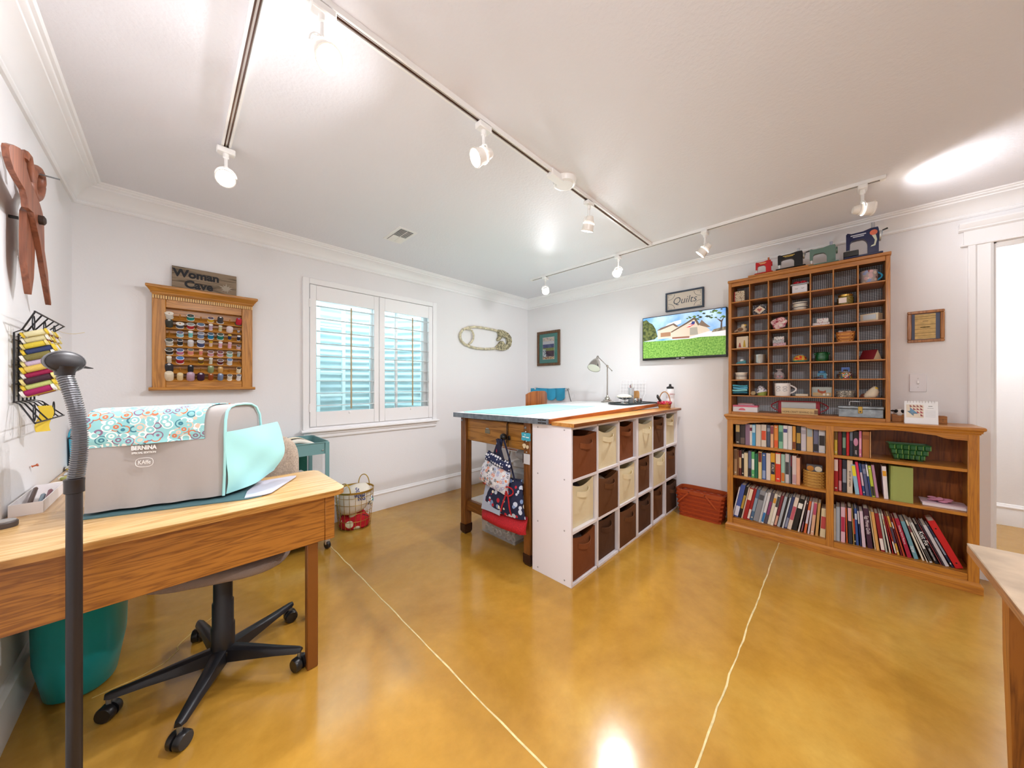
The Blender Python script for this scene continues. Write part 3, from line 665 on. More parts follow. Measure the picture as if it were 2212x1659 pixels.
# ---------------------------------------------------------------- covered sewing machine
Pl = lambda t: Vector((-.215+.055*t, 1.88+.20*t, 0))
def Pr(t): return Vector((.145, 1.785, 0)).lerp(Vector((.278, 1.905, 0)), t)
ZD = .757
prof = [(.0, .012), (.0, .10), (.003, .20), (.006, .26), (.02, .315), (.06, .35), (.14, .368), (.28, .376), (.5, .378), (.68, .374), (.83, .36), (.94, .325), (.985, .26), (1, .12), (1, .012)]
def cov(l, t, z, out=0.):
    p = Pl(t).lerp(Pr(t), l)
    zz = z - .012*(1-l)*(z > .2)
    wr_ = .006*sin(9*l+11*z*6) * (1 if .03 < z < .26 else 0) + .005*sin(23*l-4*t)*(z < .08)
    c = Pl(.5).lerp(Pr(.5), l); n = (p - c); n.z = 0
    n = n.normalized() if n.length > 1e-5 else Vector((0, -1, 0))
    fl = max(0, .1-z)*.12
    q = p + n*(wr_ + out + fl); return (q.x, q.y, ZD + zz)
cv = thing('sewing_machine_cover', 'grey fabric sewing machine cover with floral flap and aqua side pocket on the desk', 'machine cover', (0, 0, 0))
GRY = M('#a9a3a0', .85, bump=.15, bscale=30); AQ = M('#a5dede', .8, bump=.1, bscale=25)
nl = 26; rings = []
for i in range(nl+1): rings.append([cov(i/nl, t, z) for t, z in prof])
MB().loft(rings).build('cover_body', GRY, cv, smooth=55)
FLW = dots('#93cdd0', ['#f4f2ee', '#cf7a55', '#f4f2ee', '#8a6a86', '#e8c4b0', '#f4f2ee', '#3f7f92', '#f4f2ee'], 40, .66, .8, ring=.32)
pf = [(.0, .248)] + prof[3:12]
mb = MB(); rr = []
def flap(u, v):
    k = v*(len(pf)-1); i = min(int(k), len(pf)-2); f = k-i
    t = pf[i][0]*(1-f)+pf[i+1][0]*f; z = pf[i][1]*(1-f)+pf[i+1][1]*f
    p = Vector(cov(.0+.84*u, t, z, .005)); c = Pl(.5).lerp(Pr(.5), .84*u); p.z += .004*(1 if z > .26 else 0)
    return p
mb.sheet(flap, 30, 26, -.003).build('floral_flap', FLW, cv, smooth=60)
# left end cap of the floral flap
MB().sheet(lambda u, v: Vector(cov(0, .02+.96*u, .25+.115*v*(1-(2*u-1)**4), .004)) + Vector((-.006, -.002, 0)), 10, 6, .003).build('flap_end', FLW, cv, smooth=60)
edge = [cov(1, t, z, .004) for t, z in prof]
MB().tube([Vector(p)+Vector((.004, -.004, 0)) for p in edge[:13]], .005, 8).build('piping', AQ, cv, smooth=80)
on = Vector((.68, -.73, 0))
def pocket(u, v):
    p = Pr(-.02+1.04*u); z = .016+.035*u*u + (.252-.035*u*u+.016*u)*v
    b = .012 + (.030*sin(pi*u**.9) + .034*u*u)*(.35+.65*sin(pi*min(1, .10+.75*v))) + .010*u*u*v
    b += .006*sin(7*u+5*v)*v*(1-v)*4 + .005*sin(9*v-8*u)*(1-v)
    return Vector((p.x, p.y, 0)) + on*max(b, .006) + Vector((.058*u**3*(.3+.7*sin(pi*min(1, .15+.7*v))), .03*u**3, ZD + z))
MB().sheet(pocket, 22, 18, .002).build('side_pocket', AQ, cv, smooth=70)
PT = M('#efefef', .7); A_ = math.atan2(-.095, .36); nd = Vector((sin(A_), -cos(A_), 0))
def on_near(l, z, d=.009): p = Pl(0).lerp(Pr(0), l); return (p.x+nd.x*d, p.y+nd.y*d, z)
text('lettering', 'BERNINA', .0215, PT, cv, on_near(.39, .984), (R(90), 0, A_), bold=.0008, sx=.74)
text('lettering', 'SPECIAL EDITION', .0095, PT, cv, on_near(.39, .966), (R(90), 0, A_), sx=.86, bold=.0002)
text('lettering', 'KAffe', .021, PT, cv, on_near(.393, .930), (R(90), 0, A_), sx=.70)
ov = []
for i in range(40):
    a = 2*pi*i/40; c_, s_ = cos(a), sin(a); p = on_near(.393, .930); e = .023*math.copysign(abs(c_)**.7, c_)
    ov.append((p[0]+cos(A_)*e, p[1]+sin(A_)*e, p[2]+.0165*math.copysign(abs(s_)**.7, s_)))
MB().tube(ov, .0008, 5, True).build('emblem_ring', PT, cv)
mt = MB().prism([(-.235, 1.845), (.21, 1.695), (.255, 1.70), (.30, 1.86), (.26, 2.02), (-.2, 2.02)], 'z', .7552, .759).build('cutting_mat', M('#46686e', .6), label='dark teal cutting mat under the sewing machine cover', cat='cutting mat')
MB().prism([(.20, 1.705), (.262, 1.70), (.29, 1.71), (.425, 1.918), (.43, 1.935), (.41, 1.945), (.285, 1.945), (.22, 1.80)], 'z', .7595, .7625).build('acrylic_plate', M('#c5c5d4', .12, spec=.7), label='clear acrylic extension plate poking from under the machine cover', cat='acrylic plate')
# ---------------------------------------------------------------- things on the side table
zt_ = .7555
bx_ = thing('pencil_box', 'shallow white box of pens on the side table', 'box', (-.366, 2.22, zt_))
WB2 = M('#efeaea', .5)
MB().box(-.036, .036, -.17, .17, 0, .004).build('bottom', WB2, bx_, smooth=0)
for a in ((-.036, -.033, -.17, .17), (.033, .036, -.17, .17), (-.033, .033, -.17, -.167), (-.033, .033, .167, .17)): MB().box(*a, .004, .042).build('side', WB2, bx_, smooth=0)
for i, (c, y, x, l, n_) in enumerate((('#7f95a4', -.05, .012, .15, 'slate blue'), ('#8d5262', -.02, .024, .16, 'mauve'), ('#4d352c', .02, -.018, .17, 'dark brown'))):
    pe = thing('pen', n_ + ' barrelled pen lying in the white box', 'pen', (-.366+x, 2.22+y, zt_+.018+.006*i), 0, 'pens in the white box', rot=(R(12), 0, R(4)))
    MB().cyl((0, -l/2, 0), (0, l/2-.02, 0), .0065, n=10).build('barrel', M(c, .35), pe)
    MB().cyl((0, l/2-.02, 0), (0, l/2, 0), .006, .0015, n=10).build('tip', M('#c8c4c0', .3), pe)
dc = thing('round_weight', 'dark grey round weight at the desk edge near the white box', 'weight', (-.385, 1.93, zt_))
MB().lathe([(.001, 0), (.026, 0), (.027, .004), (.027, .016), (.024, .019), (.001, .019)], n=28).build('disc', M('#4a4240', .5), dc)
MB().lathe([(.001, .0191), (.023, .0191), (.023, .022), (.001, .0225)], n=28).build('cap', M('#9a9896', .4), dc)
bw = thing('pin_dish', 'small red dish with a white inside on the side table', 'dish', (-.348, 2.432, zt_))
MB().lathe([(.001, 0), (.034, 0), (.041, .012), (.043, .030), (.041, .031)], n=26, cap=False).build('bowl', M('#b02a3c', .4), bw)
MB().lathe([(.041, .031), (.039, .029), (.037, .012), (.03, .004), (.001, .003)], n=26, cap=False).build('lining', M('#f2ece8', .5), bw)
sk = ['#d9c63c', '#c9b0b8', '#d0d2cc', '#a8b06a', '#e0d06a', '#6d6f78', '#c8cfd8', '#b88a3c', '#d8d0c8', '#e4d24a']
for i, c in enumerate(sk):
    x = XA+.03+.025*(i % 3); y = 2.53+.045*i; o = thing('floss_skein', '%s floss skein, %s from the red dish on the side table' % (cname(c), ordn(i)), 'floss skein', (x+.012, y, zt_+.008), R(20+37*i), 'floss skeins along the wall')
    mb = MB()
    for q in (-1, 1): pass
    mb.sph((0, 0, 0), (.032, .010, .008), 12, 7); mb.build('strands', M(c, .8, bump=.6, bscale=200), o)
    MB().lathe_dir([(.0085, -.004), (.0108, -.004), (.0108, .004), (.0085, .004)], (.012, 0, 0), (1, 0, 0), 12).build('paper_band', M('#e8e4dc', .7), o)
pc = thing('paper_scrap', 'crumpled pale pattern paper behind the floss skeins', 'paper', (-.36, 3.0, zt_))
MB().sheet(lambda u, v: (-.045+.13*u, -.07+.13*v, .012+.010*sin(7*u+5*v)), 10, 8, .001).build('sheet', M('#d9d4c8', .8), pc)
tt = thing('storage_tote', 'bright blue soft tote with a handle in the room corner', 'tote', (-.345, 3.09, zt_))
TB = M('#3fa9c6', .7)
MB().loft([[(-.055, -.05, 0), (.055, -.05, 0), (.055, .05, 0), (-.055, .05, 0)], [(-.06, -.06, .16), (.06, -.06, .16), (.06, .06, .16), (-.06, .06, .16)]]).build('body', TB, tt)
MB().box(-.062, .062, -.062, .062, .16, .172, .003).build('rim', M('#22384a', .6), tt)
MB().tube([(.06*cos(pi*i/12), -.062, .17+.085*sin(pi*i/12)) for i in range(13)], .004, 6).build('handle', TB, tt)
MB().box(-.045, .05, -.03, .03, .172, .215, .004).build('folded_fabric', M('#e4d0cc', .8, var=.4, vscale=40), tt)
# ---------------------------------------------------------------- gooseneck floor lamp
fl_ = thing('gooseneck_lamp', 'dark grey floor lamp with a ribbed gooseneck in front of the desk', 'floor lamp', (-.185, 1.45, 0))
GM = M('#221d1f', .42, .0, spec=.5)
MB().lathe([(.001, 0), (.125, 0), (.125, .012), (.11, .026), (.02, .03), (.001, .03)], n=32).build('base', GM, fl_)
MB().cyl((0, 0, .03), (0, 0, .945), .0145, n=18).build('post', GM, fl_)
MB().lathe([(.0148, .93), (.018, .932), (.018, .962), (.0185, .963), (.0185, .968), (.0148, .97)], n=20).build('collar', GM, fl_)
HP = []
for i in range(49):
    t = i/48; HP.append(Vector((-.020*t*t + .002, .020*t*t, .968 + .275*t)) + Vector((.012*sin(pi*t), -.012*sin(pi*t), 0)))
rr = [.0150]*49
mb = MB(); NN = 190; path = []; rad = []
for i in range(NN):
    t = i/(NN-1); k = t*48; a = min(int(k), 47); path.append(HP[a].lerp(HP[a+1], k-a)); rad.append(.0155 if i % 4 < 2 else .0122)
mb.tube(path, rad, 16).build('gooseneck', M('#77777a', .3, .55), fl_, smooth=20)
e = HP[-1]
MB().lathe([(.017, 0), (.0175, .006), (.020, .016), (.024, .024), (.001, .026)], c=tuple(e), n=18).build('neck_collar', GM, fl_)
HT = Matrix.Translation(e+Vector((-.002, .002, .036))) @ Euler((0, 0, R(42))).to_matrix().to_4x4()
MB().sph((0, 0, 0), (.040, .022, .027), 24, 12, HT).build('head', M('#2f2b2d', .5), fl_, smooth=80)
MB().tube([HT @ Vector((.0405*cos(2*pi*i/28), -.004, .0275*sin(2*pi*i/28))) for i in range(28)], .0022, 6, True).build('head_rim', M('#77777a', .3, .6), fl_)
MB().prism([(.03, -.006), (.058, -.014), (.058, -.016), (.03, -.014)], 'y', -.004, .012, HT).build('fin', GM, fl_)
# ---------------------------------------------------------------- task chair
ch = thing('task_chair', 'taupe fabric task chair on a black five-star base under the desk', 'chair', (.147, 1.862, 0))
TA = M('#8a7a70', .9, bump=.6, bscale=260); TAB = M('#b5a493', .9, bump=.8, bscale=240, var=.25, vscale=120); BK = M('#18181c', .38)
MB().lathe([(.001, .06), (.045, .062), (.046, .10), (.040, .105), (.040, .20), (.036, .205), (.036, .30), (.032, .305), (.032, .42), (.001, .42)], n=20).build('column', BK, ch)
for i in range(5):
    a = R(29+72*i); d = Vector((cos(a), sin(a), 0)); s_ = Vector((-sin(a), cos(a), 0))
    rg = []
    for r, w_, z0, z1 in ((.02, .030, .060, .115), (.10, .026, .066, .110), (.22, .021, .074, .100), (.31, .017, .076, .095), (.325, .010, .078, .092)):
        p = d*r; rg.append([p+s_*w_+Vector((0, 0, z0)), p+s_*w_*.8+Vector((0, 0, z1-.006)), p+s_*w_*.3+Vector((0, 0, z1)), p-s_*w_*.3+Vector((0, 0, z1)), p-s_*w_*.8+Vector((0, 0, z1-.006)), p-s_*w_+Vector((0, 0, z0))])
    MB().loft(rg).build('base_arm', BK, ch, smooth=50)
    c = d*.315
    cs = MB().lathe_dir([(.001, -.026), (.024, -.026), (.028, -.020), (.028, -.004), (.012, -.003), (.012, .003), (.028, .004), (.028, .020), (.024, .026), (.001, .026)], c+Vector((0, 0, .028)), s_+d*.5, 18).build('caster', M('#1a1a1c', .3), ch)
    MB().cyl(c+Vector((0, 0, .045)), c+Vector((0, 0, .08)), .008, n=8).build('caster_stem', STEEL, cs)
def puff(mb, T, hx, hy, th, n=12, dome=.5):
    rg = []
    for k in range(9):
        f = -1+2*k/8; s_ = (1-abs(f)**3)*.16+.84
        rg.append([T @ Vector((hx*s_*math.copysign(abs(cos(2*pi*i/32))**.55, cos(2*pi*i/32)), hy*s_*math.copysign(abs(sin(2*pi*i/32))**.55, sin(2*pi*i/32)), f*th)) for i in range(32)])
    return mb.loft(rg)
TS = Matrix.Translation((.02, .055, .475)) @ Euler((0, 0, R(-20))).to_matrix().to_4x4()
puff(MB(), TS, .245, .235, .032).build('seat', TA, ch, smooth=70)
MB().obox((.02, .05, .428), (.2, .2, .025), (0, 0, R(-20)), .006).build('seat_plate', BK, ch)
TK = Matrix.Translation((.135, .33, .735)) @ Euler((R(84), 0, R(-22))).to_matrix().to_4x4()
puff(MB(), TK, .215, .215, .030).build('backrest', TAB, ch, smooth=70)
MB().tube([(.05, .18, .44), (.10, .31, .46), (.13, .365, .55), (.14, .37, .70)], .014, 8).build('back_bar', BK, ch)
# teal bin below the desk
bn = thing('waste_bin', 'large teal plastic bin on the floor beneath the desk', 'bin', (-.262, 2.23, 0))
def oval(rx, ry, z, n=36, p=.75): return [(rx*math.copysign(abs(cos(2*pi*i/n))**p, cos(2*pi*i/n)), ry*math.copysign(abs(sin(2*pi*i/n))**p, sin(2*pi*i/n)), z) for i in range(n)]
TEAL = M('#159a9c', .35, spec=.4)
MB().loft([oval(.075, .12, 0), oval(.095, .145, .02), oval(.118, .17, .16), oval(.124, .18, .44), oval(.128, .186, .445), oval(.128, .186, .47), oval(.12, .178, .47), oval(.116, .172, .44), oval(.09, .14, .03)], True).build('bin_body', TEAL, bn, smooth=50)
# black bundle by the wall
bb = thing('cloth_bundle', 'dark rumpled cloth bundle wedged between wall and teal bin', 'cloth', (-.375, 2.52, 0))
rg = []
for k in range(9):
    z = .04*k; rg.append([(.025*(1+.25*sin(5*a+k))*cos(a), .06*(1+.2*sin(3*a+2*k))*sin(a), z) for a in [2*pi*i/18 for i in range(18)]])
MB().loft(rg).build('cloth', M('#2b2c2b', .9), bb, smooth=70)
# ---------------------------------------------------------------- teal trolley
ct = thing('rolling_cart', 'dusty teal metal rolling cart below the window sill', 'cart', (.645, 2.925, 0))
CT = M('#6f9a9c', .4)
def tray(z, name, h=.085):
    o_ = [(p[0], p[1]) for p in rrect(-.17, .17, -.215, .215, (.04,)*4)]; i_ = [(p[0], p[1]) for p in rrect(-.166, .166, -.211, .211, (.036,)*4)]
    n = len(o_); vs = [(a, b, 0) for a, b in o_]+[(a, b, h) for a, b in o_]+[(a, b, h) for a, b in i_]+[(a, b, .004) for a, b in i_]; fs = []
    for k in range(3): fs += [(k*n+j, k*n+(j+1) % n, (k+1)*n+(j+1) % n, (k+1)*n+j) for j in range(n)]
    fs += [tuple(range(n)), tuple(3*n+j for j in range(n))]
    t_ = MB().add(vs, fs).build(name, CT, ct, (0, 0, z), smooth=40)
    MB().tube([(a*1.006, b*1.005, h) for a, b in o_], .004, 6, True).build('rolled_rim', CT, t_)
    return t_
for z in (.705, .40, .11): tray(z, 'tray')
for x in (-.155, .155):
    for y in (-.15,) if 0 else (-.217, .217):
        MB().box(x-.014, x+.014, y-.004, y+.004, .09, .79, .002).build('post', CT, ct)
        MB().lathe_dir([(.001, 0), (.006, 0), (.005, .004), (.001, .005)], (x-.03*(1 if x > 0 else -1), y*1.0 if y > 0 else y-.002, .735), (0, -1 if y < 0 else 1, 0), 10).build('bolt', CHROME, ct)
        w_ = MB().lathe_dir([(.001, -.011), (.026, -.011), (.028, -.007), (.028, .007), (.026, .011), (.001, .011)], (x, y, .028), (1, .3, 0), 18).build('caster', M('#241f20', .4), ct)
        MB().box(x-.017, x+.017, y-.009, y+.009, .03, .09, .004).build('caster_fork', M('#c9c4c0', .3, .6), w_)
hs = thing('fabric_hank', 'folded black and white striped fabric in the top of the rolling cart', 'fabric', (.635, 2.92, .712))
for k in range(4):
    MB().tube([(-.13+.26*i/14, -.10+.045*k+.02*sin(pi*i/14), .03+.055*sin(pi*i/14)) for i in range(15)], .018, 8).build('fold', M(('#e9e4d8', '#2a2a2e', '#d8cfa8', '#efeae2')[k], .85), hs, smooth=80)
MB().box(.52, .77, 3.122, 3.1255, .4045, .70, .001).build('quilting_mat', dots('#1f5c4c', ['#6fa58c'], 60, .08), label='green gridded cutting mat standing in the rolling cart', cat='cutting mat')
sk2 = thing('folded_papers', 'white and black papers on the middle tier of the rolling cart', 'papers', (.655, 2.86, .406))
for k in range(4): MB().obox((0, 0, .02+.028*k), (.2, .26, .02), (R(4*k), 0, R(7*k)), .003).build('sheet', M(('#e8e2da', '#3a3a3c', '#efe9e0', '#d6cfc6')[k], .8), sk2)
# ---------------------------------------------------------------- gold wire basket
bk = thing('wire_basket', 'round gold wire basket with a loop handle beside the baseboard', 'basket', (1.095, 2.975, 0))
GW = M('#c2a24c', .3, .75)
def ring(r, z, n=40): return [(r*cos(2*pi*i/n), r*sin(2*pi*i/n), z) for i in range(n)]
rb = lambda z: .125+.027*z/.32
MB().lathe([(.149, .308), (.1525, .308), (.1535, .324), (.150, .324)], n=44, cap=False).build('rim_band', GW, bk)
for z in (.006, .075, .145, .215, .275): MB().tube(ring(rb(z), z), .0022, 5, True).build('hoop_wire', GW, bk)
for i in range(20):
    a = 2*pi*i/20; MB().cyl((rb(0)*cos(a), rb(0)*sin(a), .004), (rb(.31)*cos(a), rb(.31)*sin(a), .315), .0018, n=5).build('upright_wire', GW, bk)
for a0 in (40, 220):
    c = Vector((.151*cos(R(a0)), .151*sin(R(a0)), .318)); s_ = Vector((-sin(R(a0)), cos(R(a0)), 0))
    MB().tube([c+s_*.05*cos(pi*i/12)+Vector((0, 0, .085*sin(pi*i/12))) for i in range(13)], .0042, 6).build('handle', GW, bk)
MB().lathe([(.001, .001), (.125, .001), (.125, .004), (.001, .004)], n=30).build('base_plate', GW, bk)
pw = thing('throw_pillow', 'cream pillow with blue lettering stuffed in the gold basket', 'pillow', (1.095, 2.975, .235))
rg = []
for k in range(10):
    f = -1+2*k/9; s_ = math.sqrt(max(0, 1-f*f))**.7
    rg.append([(.134*s_*cos(2*pi*i/28)*(1+.04*sin(4*pi*i/28)), .134*s_*sin(2*pi*i/28), .115*f + (.03*cos(2*pi*i/28)*s_)) for i in range(28)])
MB().loft(rg).build('cushion', M('#e9e2d4', .9, bump=.2, bscale=20), pw, smooth=80)
BI = M('#2b3a7a', .8)
for k, (b, z) in enumerate((('St', .088), ('uman', .052), ('NG', .02))):
    text('lettering', b, .055, BI, pw, (-.02+.012*k, -.112-.014*k, z+.012), (R(52), 0, R(-8)), .0012, sx=.7, bold=.0007)
MB().sph((.098, -.062, -.02), (.036, .036, .042), 14, 9).build('patch', dots('#e9ede6', ['#2f6aa8', '#4fa85a', '#1f3f86'], 60, .5), pw, smooth=80)
rc = thing('red_cloth', 'bright red quilt cloth at the bottom of the gold basket', 'fabric', (1.095, 2.975, .005))
rg = []
for k in range(8):
    z = .105*k/7; s_ = [.9, 1, 1, 1, .98, .95, .8, .5][k]
    rg.append([(.119*s_*(1+.035*sin(5*a+k))*cos(a), .119*s_*(1+.035*sin(4*a+2*k))*sin(a), z+.012*sin(3*a+k)*(k > 0)) for a in [2*pi*i/30 for i in range(30)]])
MB().loft(rg).build('cloth', dots('#c01626', ['#16161c', '#c01626', '#c01626', '#e8e4c8', '#c01626', '#c01626'], 16, .6), rc, smooth=70)
# ================================================================ CUTTING TABLE AND CUBE SHELVES
TW = {a: wood('#835020', '#5c3413', a, .4, 14) for a in 'xyz'}
def tz(x, y): return .984 + (2.28-y)*.018 + (x-1.63)*.0152      # the drawing-board top is tilted a touch
tb = thing('drafting_table', 'old oak drafting table with a white steel-edged board top', 'table', (1.63, 1.285, 0))
def slab(x0, x1, y0, y1, t0, t1):
    P = [(x0, y0), (x1, y0), (x1, y1), (x0, y1)]
    vs = [(x-1.63, y-1.285, tz(x, y)+t0) for x, y in P]+[(x-1.63, y-1.285, tz(x, y)+t1) for x, y in P]
    return MB().add(vs, [(0, 1, 2, 3), (4, 5, 6, 7), (0, 1, 5, 4), (1, 2, 6, 5), (2, 3, 7, 6), (3, 0, 4, 7)])
slab(1.635, 3.46, 1.29, 2.275, -.034, 0).build('board', M('#e8ebea', .25), tb, smooth=0)
GS = M('#8f98a2', .4, .75, var=.35, vscale=30)
slab(1.626, 1.6349, 1.285, 2.28, -.036, .001).build('steel_edge', GS, tb, smooth=0)
slab(3.46, 3.468, 1.285, 2.28, -.036, .001).build('steel_edge', GS, tb, smooth=0)
for y in (1.30, 1.335):
    slab(1.6235, 1.6262, y, y+.03, -.031, -.022).build('bracket_slot', M('#2e2624', .5), tb, smooth=0)
    slab(1.6235, 1.6262, y, y+.03, -.012, -.004).build('bracket_slot', M('#2e2624', .5), tb, smooth=0)
slab(1.64, 3.46, 1.276, 1.2895, -.030, -.002).build('wood_lip', wood('#a9581c', '#7a3a0e', 'x', .4, 12), tb, smooth=0)
for i, (x, y) in enumerate(((.062, .905), (.062, .205), (1.76, .905), (1.76, .205))):
    lg = MB().box(x-.034, x+.034, y-.03, y+.03, .075, tz(1.63+x, 1.285+y)-.038, .004).build('leg', TW['z'], tb)
    MB().loft([[(x+a*k, y+b*k*.9, z) for a, b in ((-1, -1), (1, -1), (1, 1), (-1, 1))] for k, z in ((.026, 0), (.036, .02), (.0365, .078))]).build('foot_cap', M('#3a2015', .45, .3), lg, smooth=0)
    MB().lathe_dir([(.001, 0), (.009, 0), (.008, .004), (.001, .006)], (x-.034, y+.01, .925), (-1, 0, 0), 10).build('bolt', STEEL, lg)
AP = wood('#ac7833', '#7d4f1a', 'y', .35, 11, .2, 1.)
MB().box(.052, .075, .415, .875, .765, .94, .004).build('drawer_front', AP, tb)
MB().box(.052, .075, .235, .405, .765, .94, .004).build('side_apron', AP, tb)
MB().box(.095, 1.73, .885, .91, .765, .94, .003).build('long_apron', TW['x'], tb)
MB().box(.095, 1.73, .19, .215, .765, .94, .003).build('long_apron', TW['x'], tb)
MB().box(.048, .053, .60, .655, .842, .872, .001).build('label_holder', M('#8c8470', .4, .6), tb)
MB().box(.0478, .0525, .612, .645, .874, .884, .001).build('name_plate', M('#b8b8b4', .4, .7), tb)
st = MB().box(.045, .075, .235, .875, .195, .277, .003).build('stretcher', TW['y'], tb)
MB().lathe_dir([(.001, 0), (.008, 0), (.006, .004), (.001, .005)], (.045, .68, .24), (-1, 0, 0), 10).build('bolt', CHROME, st)
MB().box(.10, 1.74, .86, .885, .195, .277, .003).build('stretcher', TW['x'], tb)
MB().box(1.745, 1.775, .235, .875, .195, .277, .003).build('stretcher', TW['y'], tb)
MB().box(.076, 1.744, .23, .859, .272, .288, .002).build('lower_shelf', M('#dcd8d0', .5), tb)
MB().tube([(.050, .405, .945), (.040, .405, .93), (.040, .405, .84), (.035, .405, .80)], .004, 6).build('crank_rod', M('#2a2422', .4, .5), tb)
kn = MB().lathe_dir([(.001, 0), (.010, 0), (.010, .012), (.022, .018), (.026, .032), (.022, .046), (.012, .052), (.001, .053)], (.035, .405, .842), (-1, 0, .1), 18).build('crank_knob', M('#141416', .2), tb, smooth=60)
MB().box(.040, .052, .38, .40, .82, .85, .003).build('crank_bracket', M('#201a1a', .5, .4), tb)
# mats and rulers on the board
def flat(name, P, t, mat, label, cat, lift=.0006):
    n = len(P); vs = [(x, y, tz(x, y)+lift) for x, y in P]+[(x, y, tz(x, y)+lift+t) for x, y in P]
    return MB().add(vs, [tuple(range(n)), tuple(range(n, 2*n))]+[(i, (i+1) % n, n+(i+1) % n, n+i) for i in range(n)]).build(name, mat, label=label, cat=cat, smooth=0)
flat('rotary_mat', [(1.69, 1.60), (2.72, 1.60), (2.72, 2.22), (1.69, 2.22)], .003, M('#7fd0c4', .5), 'large mint cutting mat on the drafting board', 'cutting mat')
# ---------------------------------------------------------------- cube shelves
MEL = M('#ece9ee', .35)
CY0, CY1, CH_ = 1.135, 1.445, .962
BR, BRD, CRM = M('#633a16', .9, bump=.2, bscale=60), M('#4f2f17', .9, bump=.2, bscale=60), M('#e6dab6', .9, bump=.2, bscale=60)
BRW = M('#7a4119', .9, bump=.2, bscale=60)
PAT = ['bcbcbc', 'cbcbcb', 'bbbbbb']
cn = {'b': 'brown', 'c': 'cream'}
rowz = [.645, .332, .019]; rn = ['top', 'middle', 'bottom']
for u in range(2):
    x0 = 1.66+.916*u
    cu_ = thing('cube_shelf', ('white nine-cube shelf unit nearest the drafting table end' if u == 0 else 'white nine-cube shelf unit against the television wall'), 'shelf unit', (x0, CY0, 0), 0, 'white cube shelf units')
    for i in range(4):
        w_ = .016; x = i*(.914-w_)/3
        MB().box(x, x+w_, 0, .30, 0 if i in (0, 3) else .018, CH_ if i in (0, 3) else CH_-.018, .001).build('side' if i in (0, 3) else 'divider', MEL, cu_)
    for i in range(3):
        xa = .016+i*.2994
        for z in (0, .3135, .627, CH_-.018): MB().box(xa+.0003, xa+.2831, .001, .299, z, z+.018, .001).build('shelf_board', MEL, cu_)
    MB().box(.0, .914, .3005, .306, .0, CH_).build('back_panel', MEL, cu_, smooth=0)
    if u == 0:
        for y in (.05, .26):
            for z in (.03, .33, .64, .94): MB().lathe_dir([(.001, 0), (.005, 0), (.005, .0012), (.001, .0015)], (0, y, z), (-1, 0, 0), 8).build('screw_cap', M('#a9a6ac', .4, .4), cu_)
    for r_ in range(3):
        for c_ in range(3):
            g = u*3+c_; k = PAT[r_][g]
            m_ = CRM if k == 'c' else (BRW if (r_ == 0 and g in (0, 2)) or (g == 0) else (BR if (g+r_) % 2 == 0 else BRD))
            xb = x0+.016+c_*.2994+.0085; z = rowz[r_]+.0005
            hb = .262+.014*((g*7+r_*5) % 3)/2; wb = .266
            b_ = thing('fabric_bin', '%s fabric bin, %s column from the wooden table end in the %s row' % (cn[k], ordn(g), rn[r_]), 'storage bin', (xb, CY0+.006+.012*((g+r_*2) % 3), z), 0, 'fabric cube bins')
            sag = .012+.022*((g*3+r_*7) % 4)/3
            def fr(u_, v_, y=0., s_=1): return (wb*u_, y - .006*sin(pi*u_)*sin(pi*v_), hb*v_ - sag*sin(pi*u_)*v_**4)
            MB().sheet(lambda a, b: fr(a, b), 12, 8, -.004).build('front', m_, b_, smooth=60)
            MB().box(0, .004, .005, .27, 0, hb).build('side', m_, b_, smooth=0); MB().box(wb-.004, wb, .005, .27, 0, hb).build('side', m_, b_, smooth=0)
            MB().box(.004, wb-.004, .266, .27, 0, hb).build('back', m_, b_, smooth=0); MB().box(.004, wb-.004, .006, .266, 0, .004).build('bottom', m_, b_, smooth=0)
            hz = hb*.70
            MB().sheet(lambda a, b: (wb*(.24+.52*a), -.009-.030*sin(pi*a)**.7, hz+.032*b-.012*sin(pi*a)+.008*(a-.5)), 14, 2, .0035).build('handle', m_, b_, smooth=60)
            if (g*5+r_*3) % 3 != 1:
                MB().sph((wb*.5, .14, hb-.075), (.115, .11, .045), 14, 8).build('contents', M(('#8c8a96', '#d8cfc4', '#3a3440', '#a89a8c', '#5a4a48')[(g+r_*2) % 5], .9), b_, smooth=80)
# worktop over the cubes
wt = thing('worktop', 'oak laminate worktop strip on the white cube shelves', 'worktop', (1.645, 1.105, .9625))
MB().box(0, 1.855, 0, .168, 0, .0225, .001).build('board', wood('#c98f49', '#a96f2c', 'x', .3, 7, .2), wt)
MB().box(-.0015, 1.8565, -.0015, -.0001, .001, .0215).build('edge_band', wood('#8d4f1a', '#6d3a10', 'x', .4, 9), wt, smooth=0)
